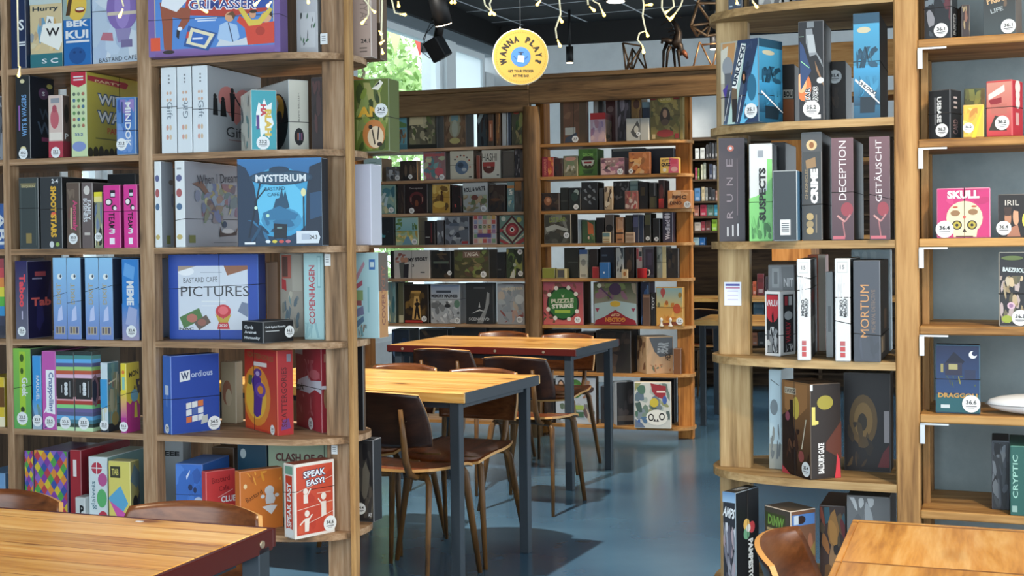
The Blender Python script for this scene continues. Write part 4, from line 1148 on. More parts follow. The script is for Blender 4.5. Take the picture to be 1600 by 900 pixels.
for n, (a, b) in enumerate(((251, 275.5), (276, 299.5), (300, 324.5))):
    kw = dict(xr=409, side='9ba0a6', S=[('e', .36, .66, .17, .14, 'c47c78'), ('e', .66, .66, .17, .14, 'c47c78'), ('p', [(.2, .62), (.82, .62), (.51, .36)], 'c47c78'),
        ('e', .13, .66, .03, .03, K_), ('p', [(.1, .64), (.17, .64), (.18, .44), (.09, .44)], K_), ('e', .27, .64, .03, .03, K_), ('p', [(.23, .62), (.31, .62), (.33, .44), (.22, .44)], K_),
        ('e', .44, .76, .03, .035, K_), ('p', [(.39, .73), (.49, .73), (.48, .56), (.47, .4), (.42, .4)], K_), ('l', .48, .7, .6, .58, .025, K_), ('e', .7, .66, .03, .035, K_), ('p', [(.64, .63), (.76, .62), (.76, .5), (.7, .42), (.66, .5)], K_),
        ('t', 'Gift', .50, .27, .36, .12, '2a2c30', 0, 0), ('r', .36, .17, .66, .18, '8c6a6a'), ('r', .35, .03, .7, .035, '6a6c70')]) if n == 2 else dict(dd=.27, side='8d9298')
    LR(k, a, b, 96 - 3 * n, ['first', 'second', 'third'][n] + ' of three white spines with serif lettering', 'cfd8de', top='c4ccd2', F=[
        ('t', 'Gift', .58, .50, .36, .20, '6c7a86', -90 if n != 1 else 90, 0)] + [('e', .55, .90 - .04 * i, .06, .012, '7f868c') for i in range(3)] + [('e', .45 + .2 * j, .70 - .03 * (i > 0) - .05 * i, .07, .018, 'c8a894') for i in range(2) for j in range(2)] +
        [('e', .42 + .2 * j, .30 - .11 * i, .08, .03, ['c8988c', 'c9b49a'][j]) for i in range(2) for j in range(2)], band=[('h', .54 - .02 * n)], **kw)
LR(k, 376, 392, 140, 'teal game with a yellow title splash', 'd4d6cc', xr=433, yaw=-50, sb=-.01, side='3a97a4', top='6aa4aa', F=[('b', 16, 7, ['9aa09a', '4c5a62', '6fa0a4', 'e0e0d8'], .05, .05, .95, .95, .18)], S=[
    ('p', [(.2, .62), (.3, .80), (.42, .74), (.52, .86), (.62, .74), (.82, .8), (.78, .6), (.88, .44), (.74, .34), (.7, .2), (.5, .28), (.36, .2), (.34, .36), (.18, .4)], 'dfe4e2'), ('t', 'BLAH', .66, .46, .26, .44, 'cfb04a', -90, .06), ('t', 'HA', .48, .66, .22, .2, 'b8404a', -90, .06), ('r', .2, .34, .32, .58, '55397a')], st=[('S', .45, .12, .022, '33.2')], band=[('h', .5)] if 0 else None)
LR(k, 402, 451, 124, 'white game with a black vinyl disc and cream spine', 'b9bdbc', xr=483, yaw=-40, sb=.15, side='cdccc0', top='b5b6b0', F=[('e', .62, .45, .36, .40, '17181c'), ('e', .66, .62, .2, .2, 'd59a3c'), ('e', .7, .5, .1, .1, '2a2c30'), ('p', [(.45, .55), (.62, .8), (.7, .7), (.55, .5)], 'd8dcdc'), ('e', .3, .3, .1, .14, '5c5f66')], S=[
    ('t', 'HITSTER GAME', .5, .62, .06, .4, '3c3a34', -90, 0), ('e', .5, .22, .24, .12, '191a1e'), ('r', .42, .17, .48, .27, 'b4603c'), ('r', .5, .17, .56, .27, '5a6a9a'), ('r', .6, .17, .66, .27, '8a5a7a')], band=[('h', .42)])
LR(k, 486, 509, 120, 'dark maroon game behind the cream spine', '2a1f20', sb=.16, dd=.07, F=[('b', 8, 3, ['3a2626', '4a2c2c', '1a1416'], .05, .05, .95, .95, .3)])
LR(k, 512, 608, 122, 'jungle game with a tiger face on the far side', '5c6a2c', sb=.25, art_u=(.46, .54), dd=.09, F=[
    ('b', 40, 5, ['4a6a2a', '7a8a3a', '8f9a58', '3a4a1c', 'a8a464', '2c3a1a'], .02, .02, .98, .98, .2), ('t', 'AN', .42, .55, .7, .14, 'd6a63a', 0, .05), ('e', .55, .24, .34, .20, 'b9743a'), ('e', .6, .2, .24, .15, 'd8c4a4'), ('e', .45, .34, .06, .03, '2a2018'), ('l', .5, .3, .58, .1, .04, '2c2018'), ('l', .7, .34, .66, .16, .04, '2c2018'), ('e', .72, .1, .08, .03, '2a1c16'), ('p', [(.5, .86), (.75, .98), (.85, .94), (.7, .84)], 'e4e2d4'), ('p', [(.55, .88), (.72, .96), (.74, .93)], '22221c')], st=[('F', .78, .56, .024, '24.2')], band=[('h', .47)])
k = 3
LR(k, 241, 252, 252, 'first of two white spines with small painted birds', 'd8dee0', xr=272, dmax=.2, side='8f949c', sb=.0, F=[('e', .45, .8, .3, .04, '5a6088'), ('e', .45, .63, .3, .05, 'a05a5c'), ('e', .45, .47, .3, .04, '4c6a8a'), ('e', .45, .12, .3, .03, 'b9a86a')], S=[('e', .9, .55, .1, .08, '6c6f80'), ('r', .4, .04, .7, .14, '6f7440'), ('e', .8, .76, .2, .03, '6a625c')])
LR(k, 273, 288.5, 251, 'second of two white spines, its cover a cloud of creatures', 'd8dee0', xr=372, side='989ca6', sb=.0, top='b5b9c0', F=[('e', .45, .8, .3, .04, '5a6088'), ('e', .45, .63, .3, .05, 'a05a5c'), ('e', .45, .47, .3, .04, '4c6a8a'), ('e', .45, .12, .3, .03, 'b9a86a'), ('r', .25, .9, .7, .92, '8c9298')], S=[
    ('b', 46, 21, ['7d86a8', '6a7f7c', 'a89f6c', '8a6a74', '5f6fa0', 'b5b48a', '6c5a5a', '8fa0b4'], .3, .36, .98, .76, .2), ('b', 16, 22, ['6f7aa4', '8a7a6c', '7a8a74'], .3, .28, .7, .5, .25), ('p', [(.12, .74), (.3, .78), (.42, .66), (.36, .62), (.26, .70)], '7a5a4c'), ('e', .22, .6, .05, .07, '8088a0'),
    ('t', 'When I Dream', .60, .82, .78, .11, '23273a', 4, 0), ('p', [(.62, .12), (.95, .14), (.97, .24), (.93, .18), (.66, .17), (.63, .25)], '3a2420'), ('e', .78, .19, .12, .03, 'c9cace'), ('e', .72, .27, .04, .04, '30405c'), ('r', .06, .05, .17, .14, '6f7440'), ('r', .5, .05, .95, .057, '5c606a')], band=[('h', .32, .02)])
LR(k, 371, 503, 246, 'square blue game with a misty ghost town and handwriting', '1f4f74', side='16202c', dd=.07, sb=-.01, yaw=8, edge='8fa0ac', F=[
    ('g', 0, 0, 1, 1, '123048', '2f6ea4'), ('e', .5, .5, .42, .4, '3a97c4'), ('e', .5, .46, .3, .3, '5fb8dc'), ('e', .52, .3, .24, .14, '3f8cb4'),
    ('p', [(0, 0), (.2, 0), (.26, .3), (.2, .7), (.1, .9), (0, .95)], '16304a'), ('p', [(.80, 0), (1, 0), (1, .95), (.86, .9), (.82, .6)], '15283c'), ('p', [(.86, .3), (1, .34), (1, .62), (.86, .6)], '24486a'), ('b', 14, 3, ['1c4a6a', '2a6a92', '123450'], .05, .02, .95, .3, .2), ('l', .13, .1, .28, .75, .02, '112436'), ('l', .2, .5, .34, .66, .015, '112436'),
    ('p', [(.42, .42), (.5, .40), (.62, .44), (.6, .52), (.57, .64), (.55, .56), (.53, .66), (.5, .55), (.46, .54)], '1f4a66'), ('p', [(.3, .38), (.5, .46), (.72, .36), (.68, .3), (.32, .3)], '2c6f98'), ('p', [(.78, .15), (.795, .15), (.795, .6), (.78, .6)], '0f1c2a'), ('e', .787, .61, .03, .045, 'd8d4a0'), ('e', .22, .44, .02, .02, 'c8e4d0'), ('e', .36, .35, .02, .02, 'b8e0c4'),
    ('e', .52, .78, .38, .085, '1c3850'), ('e', .52, .78, .35, .07, '294a62'), ('e', .5, .87, .12, .04, '1c3850'), ('t', 'MYSTERIUM', .52, .775, .60, .085, W_, 0, .03), ('t', 'BASTARD', .45, .655, .24, .045, '1d4a66', 2, 0), ('t', 'CAFE', .43, .59, .14, .04, '1d4a66', 2, 0),
    ('p', [(.43, .09), (.58, .09), (.59, .25), (.43, .26)], '14212e'), ('r', .47, .2, .53, .22, '6a8a8c'), ('p', [(.7, .03), (.96, .03), (.98, .1), (.95, .17), (.7, .17)], 'cdd6de'), ('t', '24.3', .9, .10, .09, .045, '22262c'), ('r', .76, .07, .86, .14, 'a8b4c4'),
    ('r', .08, .025, .21, .05, 'dfe4e6')] + [('e', .36 + .08 * i, .055, .03, .018, c) for i, c in enumerate(['dfe6ea', 'd0c24c', 'c2504a', 'b86a78'])])
game(LF, Z(3), 520, 580, 256, 'plain white box on the far side, rounded bay, third shelf', 'cfd2e4', side='b9bcc8', sb=.27, dd=.09, group='games in the rounded bay')
k = 2
LR(k, 263, 404, 391, 'large royal blue game with photos and a red rosette', '2247a0', side='1b3576', dd=.07, sb=.13, yaw=8, edge='4a6cb8', band=[('v', .57), ('h', .62, .05)], F=[
    ('r', .11, .11, .885, .865, 'c3ccd8'), ('p', [(.62, .865), (.885, .865), (.885, .82), (.66, .75)], '8a5c44'), ('e', .2, .80, .09, .05, 'dbe0e6'), ('r', .36, .785, .6, .79, '6f7c90'), ('p', [(.11, .865), (.32, .865), (.11, .8)], '9a8a7c'),
    ('t', 'BASTARD CAFE', .36, .70, .38, .06, '42464e', 2, 0), ('t', 'PICTURES', .52, .565, .76, .12, '3a3c42', 0, 0), ('r', .37, .44, .64, .455, W_), ('r', .37, .39, .64, .40, W_),
    ('p', [(.12, .26), (.34, .37), (.39, .24), (.17, .13)], '49703f'), ('e', .26, .25, .06, .05, 'a8685a'), ('p', [(.28, .2), (.42, .29), (.47, .2), (.34, .11)], '5f5148'), ('e', .37, .2, .05, .04, '8a5a50'),
    ('p', [(.54, .12), (.68, .12), (.65, .25), (.57, .25)], 'b9363e'), ('e', .61, .33, .085, .08, 'b9363e'), ('e', .61, .34, .055, .05, 'd4646a'), ('p', [(.52, .3), (.56, .2), (.66, .2), (.7, .3), (.61, .24)], 'b59a3c'), ('t', '2020', .61, .165, .09, .03, W_),
    ('p', [(.77, .33), (.88, .26), (.885, .42), (.82, .44)], '6f7c94'), ('t', 'NAC', .2, .125, .16, .03, '22242a')])
LR(k, 405, 418, 410, 'small tan and orange box behind the big blue game', '8a6a4c', sb=.31, dd=.08, F=[('r', .1, .1, .9, .3, 'c87a3c'), ('e', .5, .6, .35, .15, '6a4a38')])
LR(k, 377, 411, 503, 'long low black card box with white words', '2a2e32', xr=479, sb=-.03, dmax=.13, yaw=-22, side='101114', top='34383c', F=[('t', 'Cards', .35, .72, .42, .17, W_, 0, .03), ('t', 'Against', .42, .47, .56, .17, W_, 0, .03), ('t', 'Humanity', .5, .22, .72, .17, W_, 0, .03)],
   S=[('t', 'Cards Against Humanity', .40, .72, .66, .13, W_, 0, .02), ('r', .08, .52, .52, .56, 'b8babc')], st=[('S', .85, .46, .02, '34.2')])
LR(k, 437, 473, 390, 'beige map game with a red flag', '9a958a', sb=.25, dd=.14, yaw=0, F=[('r', .1, .7, .5, .98, 'a85a4c'), ('r', .12, .72, .36, .96, '5c4038'), ('r', .55, .55, .98, .98, 'a8a498'), ('b', 20, 6, ['5a6a74', 'b4b0a0', '7c7a70', '6f8a8c'], .05, .05, .95, .55, .14), ('p', [(.1, .58), (.3, .55), (.28, .68), (.1, .7)], 'a83a3c')])
LR(k, 474, 506, 391, 'pale aqua spine with red city lettering', '9fc4c8', sb=.155, dd=.07, F=[('t', 'COPENHAGEN', .42, .52, .3, .68, 'a84450', 90, .02), ('r', .68, .6, .88, .97, '86aeb4'), ('r', .72, .62, .84, .95, 'a8ccd0'), ('b', 6, 5, ['88b0b8', 'b8d4d4'], .05, .02, .95, .2, .3)], band=[('h', .3)] if 0 else None)
game(LF, Z(2), 520, 592, 389, 'pale aqua map game with an orange edge on the far side, rounded bay, fourth shelf', 'a9ccd4', xr=607, side='a8763e', sb=.24, art_u=(.47, .53), yaw=-8, dmax=.14, group='games in the rounded bay', F=[
    ('r', .62, .80, .86, .92, '3f6fae'), ('r', .66, .83, .82, .89, 'c4d8dc'), ('p', [(.05, .72), (.4, .9), (.45, .86), (.1, .66)], 'b58a9a'), ('p', [(.02, .56), (.34, .62), (.34, .68), (.04, .62)], 'a85a6a'), ('r', .05, .44, .36, .56, '8aa070'), ('r', .06, .38, .3, .44, '9a5a5c'), ('p', [(.05, .24), (.4, .28), (.36, .38), (.1, .34)], '7a7c9c'), ('p', [(.1, .12), (.4, .2), (.36, .26), (.1, .2)], '5f7c98'), ('r', .55, .3, .62, .6, '88b4bc'), ('b', 6, 2, ['6f9aa4', '8a7a6c'], .1, .02, .5, .16, .3)],
    S=[('r', 0, .55, 1, 1, '4a3a2c'), ('t', 'COVERTCITY', .5, .5, .4, .7, '7a4428', 90, .02)])
k = 1
LR(k, 254, 267, 557, 'royal blue word game with a sliced letter cube', '3f6fc4', xr=344, sb=.0, yaw=-32, side='21439a', top='2c4a8c', F=[('r', .3, .5, .7, .62, 'c4d2e8'), ('r', .4, .35, .55, .5, '6f94d4')], S=[
    ('p', [(.18, .66), (.39, .68), (.39, .81), (.18, .79)], 'd9dde0'), ('t', 'W', .285, .735, .16, .09, '22345c', 3, .03), ('t', 'ordious', .63, .755, .44, .08, 'b8c6dc', 3, .01)] +
    [('p', [(.30 + .12 * c, .13 + .09 * r + .01 * c), (.41 + .12 * c, .14 + .09 * r + .01 * c), (.41 + .12 * c, .215 + .09 * r + .01 * c), (.30 + .12 * c, .205 + .09 * r + .01 * c)], ['c86a3c', 'd4d8da', 'd4d8da', 'd4d8da', '4a64a4', 'd4d8da', 'd8d8d2', 'd4d8da', 'c8703c'][r * 3 + c]) for r in range(3) for c in range(3)] + [('p', [(.60, .10), (.74, .12), (.74, .22), (.62, .20)], 'b4b8b4')],
    st=[('S', .87, .10, .024, '34.5'), ('F', .5, .07, .016, '34')], band=[('h', .44, .02)])
LR(k, 345, 369, 566, 'cream game with a faint red drawing behind the blue word game', 'b5a68a', sb=.30, dd=.05, F=[('e', .4, .5, .3, .2, '9a6a54'), ('e', .5, .42, .2, .14, 'c4b498')])
LR(k, 382, 433, 548, 'fiery red game with a purple figure and tall capitals', 'b93a2c', xr=459, yb=682, yaw=-36, side='a82c30', top='a04038', edge='c86a4c', band=[('v', .3)], F=[
    ('g', .03, .03, .97, .97, 'c8502c', 'b4302c'), ('e', .38, .42, .42, .36, 'd98a34'), ('e', .36, .4, .32, .26, 'e2b23f'), ('t', 'SCATTERGORIES', .5, .90, .8, .06, '8a6a3c', -2, .01), ('r', .3, .78, .7, .83, 'e0d6d0'),
    ('e', .42, .70, .12, .05, '5a3a86'), ('p', [(.22, .6), (.34, .68), (.52, .64), (.56, .4), (.5, .2), (.38, .16), (.28, .2), (.3, .45)], '54348a'), ('e', .5, .5, .16, .09, '6a48a0'), ('e', .5, .5, .09, .05, 'd98a34'), ('p', [(.12, .55), (.22, .54), (.26, .66), (.14, .66)], '5c6a34'), ('e', .42, .69, .06, .03, 'b4a0c8')],
    S=[('t', 'SCATTERGORIES', .42, .45, .34, .7, '5c1a20', 90, .01), ('r', .6, .86, .85, .95, '7f7c88'), ('p', [(.2, .06), (.8, .08), (.7, .2), (.3, .18)], '6a3a7a')], st=[('F', .86, .06, .017, '34.5')])
LR(k, 462, 502, 546, 'dark red game torn across with a white patch', '9c2f3c', xr=517, yb=676, yaw=-40, side='8c2832', top='6a3a40', F=[
    ('p', [(0, .46), (.55, .44), (.75, .5), (1, .46), (1, .62), (.6, .60), (.5, .66), (.1, .58)], 'c9ccd8'), ('t', 'tork', .18, .5, .3, .09, '22222a', 6, .03), ('b', 10, 3, ['a84854', 'b86870', '8a2a38'], .3, .6, .95, .85, .25), ('e', .75, .68, .2, .06, 'b8606a'), ('b', 8, 7, ['a84854', 'b86870'], .1, .18, .8, .42, .2), ('r', 0, .9, .3, 1, 'b4bcc0')],
    S=[('e', .5, .42, .26, .13, '8a6a4c'), ('r', .3, .84, .7, .94, '9a6a5c'), ('r', 0, .52, 1, .56, 'c4c0c8')], st=[('F', .6, .08, .021, '34.5')], band=[('h', .52)])
game(LF, Z(1), 540, 568, 536, 'slim black box on the far side, rounded bay, fifth shelf', '1a1d22', xr=572, side='4a3622', sb=.25, dmax=.13, group='games in the rounded bay', F=[('r', .3, .05, .6, .6, '3a4858')])
k = 0
LR(k, 274, 317, 726, 'bright blue game with a white squiggle', '3a6cc0', sb=.06, dd=.2, yaw=4, top='5a86cc', F=[('b', 8, 6, ['3464b4', '4a7ccc', '2f58a4'], .02, .02, .98, .98, .3), ('p', [(.4, .8), (.55, .9), (.52, .84), (.42, .74)], 'c4d4ec'), ('e', .55, .62, .08, .05, '1c2c54'), ('e', .72, .58, .06, .05, '1c2c54'), ('e', .85, .35, .2, .12, 'a8b8d4')], band=[('h', .5)])
LR(k, 315, 322, 738, 'red game with handwriting and white capitals', 'cf4a48', xr=369, sb=.03, yaw=-34, side='b8383a', top='b04040', dmax=.2, S=[('t', 'Bastard', .5, .84, .6, .10, '6a1c20', 6, 0), ('t', 'Cafe', .6, .68, .34, .09, '6a1c20', 6, 0), ('t', 'CLUE', .75, .48, .5, .11, W_, 0, .03), ('l', .4, .52, .9, .64, .02, 'd8a4a0')])
LR(k, 367, 375, 738, 'orange game with a white cut-out figure', 'd07a3a', xr=443, sb=.0, yaw=-36, side='bf6f30', top='a86a3c', S=[
    ('e', .68, .64, .11, .08, 'c9cbd0'), ('p', [(.58, .5), (.62, .62), (.74, .62), (.82, .5), (.78, .42), (.6, .42)], 'c9cbd0'), ('p', [(.5, .38), (.7, .4), (.86, .38), (.72, .24)], 'd4d6da'), ('e', .52, .55, .05, .03, 'c9cbd0'), ('e', .85, .55, .05, .03, 'c9cbd0'), ('t', 'Bastard', .32, .58, .4, .08, '4a2a14', 25, 0), ('b', 8, 3, ['c88a2c', 'd89a44', 'a85a2c'], .05, .75, .95, .97, .2), ('e', .12, .75, .04, .04, 'e0c89a')])
LR(k, 443, 460, 727, 'red and white charades game with three pale figures', 'd4d0cc', xr=523, sb=-.035, yaw=-27, side='c04a30', top='8a4a40', edge='e0ded8', F=[
    ('r', .2, .04, .8, .84, 'b8402c'), ('t', 'SPEAK EASY', .5, .45, .4, .6, W_, 90, .04), ('r', .15, .86, .85, .97, '6f9a8a'), ('e', .5, .08, .4, .06, W_)], S=[
    ('r', .0, .0, 1, 1, 'dcd8d2'), ('g', .05, .04, .96, .96, 'b8402c', 'c24c34'), ('b', 10, 8, ['c8583c', 'b03a28'], .08, .06, .94, .94, .22), ('t', 'SPEAK', .50, .85, .58, .11, '1f2a4c', 3, .09), ('t', 'SPEAK', .50, .85, .55, .09, 'dfe6f0', 3, .03), ('t', 'EASY!', .52, .735, .48, .10, '1f2a4c', 3, .09), ('t', 'EASY!', .52, .735, .45, .08, 'dfe6f0', 3, .03),
    ('l', .05, .62, .96, .78, .012, 'dcc4b8'), ('l', .05, .38, .96, .44, .012, 'dcc4b8'), ('l', .3, .18, .96, .30, .012, 'dcc4b8'), ('e', .27, .62, .06, .04, 'ddd4cc'), ('p', [(.22, .58), (.32, .58), (.33, .46), (.22, .46)], 'ddd4cc'), ('l', .32, .57, .4, .65, .03, 'ddd4cc'),
    ('e', .72, .52, .065, .05, 'ddd4cc'), ('p', [(.66, .45), (.78, .45), (.78, .26), (.66, .24)], 'ddd4cc'), ('l', .66, .43, .58, .5, .03, 'ddd4cc'), ('e', .30, .32, .06, .045, 'ddd4cc'), ('p', [(.24, .26), (.36, .26), (.34, .08), (.24, .08)], 'ddd4cc'), ('l', .24, .24, .12, .18, .03, 'ddd4cc'), ('l', .35, .24, .43, .3, .03, 'ddd4cc'), ('r', .55, .565, .9, .575, 'd8b0a0')], st=[('S', .87, .13, .026, '34.6')], band=[('h', .62, .03)])
LR(k, 419, 512, 694, 'pale green game with dark red capitals, behind the charades game', '9fb49a', sb=.26, dd=.06, F=[('t', 'CLASH OF C', .53, .80, .8, .11, '5c3430', 0, .04), ('b', 14, 4, ['a8bca0', '8faa90', 'b4c0a4', '88a488'], .02, .05, .98, .68, .2), ('t', 'Bastard', .42, .60, .3, .07, '3c4a3a', 4, 0)], band=[('v', .95)])
LR(k, 371, 417, 695, 'dark teal game behind the orange one', '254a60', sb=.27, dd=.07, F=[('e', .2, .86, .1, .07, 'b8c8cc'), ('b', 8, 5, ['1f3f54', '3a6478', '2c5468'], .02, .05, .98, .7, .2)])
LR(k, 331, 366, 700, 'brown carton behind the red game', '5c4632', sb=.29, dd=.07, F=[('r', .05, .4, .95, .44, '3c2c20')])
LR(k, 252, 286, 686, 'white carton with three black capitals at the back', 'b5bcc0', sb=.30, dd=.06, F=[('t', 'EEE', .5, .78, .7, .07, '24282c', 0, .04)])
game(LF, Z(0), 525, 584, 688, 'dark silver-edged game on the far side, rounded bay, lowest shelf', '2a2a2c', side='16181c', sb=.27, art_u=(.5, .5), dd=.07, edge='7c7e82', group='games in the rounded bay', F=[('b', 18, 4, ['3a3838', '4f4a44', '1c1c20', '6a665c'], .05, .05, .95, .95, .3), ('t', 'AY', .8, .09, .2, .05, W_)], st=[('F', .3, .16, .02, '34.4')])
# ================================================================= aisle bookcase
k = 5
RB(k, 1137, 1160, -60, 'dark blue game with pale corner marks', '27384c', sb=.1, dd=.03, F=[('r', .1, .1, .3, .13, '8aa0b0'), ('r', .6, .12, .85, .15, '8aa0b0')])
RB(k, 1184, 1222, -60, 'grey painted-figure game', '6f7276', sb=.07, dd=.2, F=[('b', 20, 4, ['4a4c50', '9aa0a4', '7a6a5c', 'b4b4b0'], .02, .02, .98, .98, .3)])
RB(k, 1224, 1234, -60, 'slim pale grey spine', '8b9094', sb=.06, dd=.2)
RB(k, 1236, 1262, -60, 'charcoal figure game', '3a3c40', sb=.05, dd=.2, F=[('b', 16, 7, ['2a2c30', '5a5c60', '6a5a4c'], .02, .02, .98, .98, .3)])
RB(k, 1290, 1340, -60, 'black game in the shade near the post', '1d1f23', sb=.05, dd=.2)
k = 4
UNB = [('g', 0, 0, 1, 1, '1d4a66', '4a9cc4'), ('r', 0, .9, 1, 1, '274a60'), ('e', .4, .84, .26, .03, 'b9b49a'), ('g', 0, .12, 1, .5, '1a3c54', '3f92c0'), ('b', 14, 6, ['1f3f54', '264c64', '3a5c6c', '16303f'], .12, .48, .98, .68, .28), ('p', [(.25, .05), (.8, .05), (.85, .2), (.25, .2)], '182834'), ('b', 6, 3, ['2c6a8c', '3a84ac'], .05, .2, .95, .4, .3), ('p', [(.05, .36), (.98, .13), (1, .14), (.08, .38)], 'd8dce0')]
RB(k, 1126, 1186, 59, 'adventure game with slanted white lettering and a pale blue wedge', '46556c', xr=1223, yaw=-24, sb=-.02, side='2f7299', top='2a4a5c', edge='7f98a8', F=[
    ('p', [(0, 1), (.45, 1), (.05, 0), (0, 0)], 'a8a494'), ('p', [(.05, .98), (.4, .98), (.3, .6), (.05, .5)], 'b58a5c'), ('p', [(.0, .9), (.2, .95), (.1, .5), (0, .5)], 'c4c4b8'), ('e', .18, .7, .14, .12, '8b9198'), ('p', [(.1, .62), (.28, .62), (.3, .42), (.1, .4)], '5c6068'), ('p', [(.1, .42), (.24, .42), (.2, .12), (.08, .1)], '3a4250'), ('p', [(.05, .42), (.2, .5), (.12, .3)], '4a3f8a'),
    ('p', [(.45, 1), (.98, 1), (.98, .0), (.4, 0), (.62, .45)], '2c3d5c'), ('b', 10, 3, ['26344f', '3a4a68', '203048'], .6, .3, .97, .97, .2), ('p', [(.16, .0), (.36, .0), (.68, .95), (.55, .96)], 'a8c4c0'), ('e', .36, .3, .08, .2, '6a5c4c'), ('e', .36, .45, .05, .04, '8a6a54'), ('p', [(.3, .3), (.44, .3), (.4, .02), (.3, .02)], '2c2a2c'),
    ('p', [(.98, .92), (.98, .2), (.62, .0), (.5, 0)], '5fb0d8'), ('e', .82, .42, .12, .16, '2f6a8a'), ('b', 6, 9, ['1f4a64', '3a7898'], .62, .05, .96, .35, .25), ('p', [(.30, .44), (.42, .42), (.68, .93), (.56, .96)], 'dfe3e2'),
    ('t', 'UNLOCK!', .49, .695, .11, .50, '27384a', 73, .05),
    ('e', .62, .55, .06, .08, '17181c'), ('e', .62, .55, .03, .04, 'b07a5c'), ('l', .1, .04, .26, .4, .012, W_), ('l', .44, .02, .56, .34, .012, W_)], S=UNB, st=[('F', .80, .14, .02, '35.1')], band=[('e', .5), ('h', .32, .05)] if 0 else [('h', .33)])
RB(k, 1247, 1288, 31, 'black space adventure game with boxed capitals', '1b1d22', sb=.02, dd=.16, side='121317', edge='6a6c70', F=[
    ('e', .2, .34, .3, .14, 'c8703c'), ('e', .12, .38, .2, .1, 'e0a878'), ('p', [(.08, .3), (.5, .5), (.2, .75), (.06, .8)], '28406a'), ('p', [(.3, .92), (.55, .92), (.62, .72), (.9, .6), (.98, .52), (.7, .66), (.45, .64), (.3, .78)], '7f868c'), ('p', [(.34, .86), (.6, .86), (.7, .68), (.42, .68)], 'a4abb0'), ('r', .34, .93, .62, .99, '70787e'), ('p', [(.64, .6), (.96, .38), (.98, .34), (.7, .5)], '8a6a4c'), ('e', .85, .4, .14, .03, 'c4c8cc'), ('l', .1, .6, .42, .53, .03, '8fcf9a'), ('l', .02, .845, .22, .845, .015, 'a8d0b4'),
    ('t', 'STAR', .36, .24, .22, .2, 'd9dcde', 90, .09), ('t', 'STAR', .36, .24, .2, .19, '17181c', 90, .02), ('t', 'WARS', .66, .24, .22, .2, 'd9dcde', 90, .09), ('t', 'WARS', .66, .24, .2, .19, '17181c', 90, .02), ('r', .5, .02, .86, .06, 'c8cccf')], st=[('F', .5, .12, .022, '35.2')])
RB(k, 1333, 1375, 19, 'sea blue spine with a slanted white title bar near the post', '2f7aa4', xr=1392, sb=.01, dmax=.25, side='15171b', edge='5a7c90', lean=0, F=UNB + [('p', [(.15, .34), (.3, .37), (.85, .24), (.78, .18)], 'dfe3e2'), ('t', 'UNLOCK!', .53, .285, .82, .035, '27384a', -38, .05)], band=[('h', .54)])
RB(k, 1221, 1242, 100, 'dark carton with a white letter block', '26221f', sb=.2, dd=.15, F=[('r', .1, .1, .95, .45, 'a8602c'), ('r', .1, .46, .9, .6, 'b9b4a8'), ('t', 'BOLI', .5, .53, .7, .09, K_, 0, .04)])
RB(k, 1290, 1322, 95, 'dark brown game with a dim round number label', '241d1a', sb=.2, dd=.15, F=[('b', 8, 3, ['3a2c24', '2c2420', '4a382c'], .05, .05, .95, .6, .3)], st=[('F', .45, .76, .019, '31.4')])
k = 3
RB(k, 1123, 1164, 215, 'dark plum spine with widely spaced faint lettering', '4a4248', sb=.085, dd=.05, side='101114', edge='8b8a8c', F=[('g', 0, 0, 1, 1, '3d3b42', '4c4348'), ('e', .46, .90, .13, .03, 'c9705c'), ('e', .46, .90, .06, .014, W_)] + [('t', c, .42, v, .24, .075, '8a7f86', 90, 0) for c, v in zip('RUNE', (.26, .42, .58, .76))] + [('r', .7, .25, .73, .8, '6c6068'), ('r', .3, .05, .36, .14, 'c4c6ca'), ('r', .5, .05, .56, .16, 'c4c6ca'), ('r', .7, .05, .76, .17, 'c4c6ca')])
RB(k, 1178, 1228, 222, 'plain black box behind the plum spine', '141518', sb=.15, dd=.2)
RB(k, 1170, 1207, 224, 'white and green spine with bold black vertical capitals', 'c9d0d2', sb=.035, dd=.10, side='1a1c1f', edge='d8dcde', F=[('p', [(0, 0), (1, 0), (1, .84), (.78, .84), (.78, .52), (.3, .46), (0, .44)], '7cc476'), ('b', 14, 5, ['4a8a4c', '3f7444', '69b064'], .1, .02, .95, .28, .25), ('t', 'SUSPECTS', .58, .48, .30, .54, '16181c', 90, .05), ('r', .4, .86, .62, .93, '8a929c')], band=[('h', .40)])
RB(k, 1207, 1246, 266, 'slate box with a barcode label and a blue edge', '30383f', sb=-.02, xr=1254, side='49708f', dmax=.16, edge='a4b0b8', F=[('r', .3, .08, .72, .30, 'cdd2d6')] + [('r', .36, .12 + .03 * i, .66, .135 + .03 * i, '5c6268') for i in range(5)])
RB(k, 1252, 1285, 206, 'charcoal detective spine with white slanted capitals', '3c4043', sb=.02, xr=1302, side='131416', dmax=.26, edge='7c7e80', F=[('r', 0, .82, 1, .99, '4a4d50'), ('d', .5, .88, .26, 'c9b084'), ('e', .5, .88, .12, .03, '8a5a34'), ('p', [(.2, .74), (.68, .77), (.72, .68), (.24, .66)], '8c7252'), ('t', 'CRIME', .62, .50, .36, .32, 'e2e6e8', 90, .06), ('t', 'CHRONICLES', .24, .52, .14, .28, '8a7c62', 90, .02), ('d', .4, .22, .18, 'a89468'), ('d', .4, .15, .18, '8f8060'), ('d', .4, .09, .18, 'a89468'), ('r', .68, .07, .74, .24, '7a7264')], band=[('h', .33, .01)])
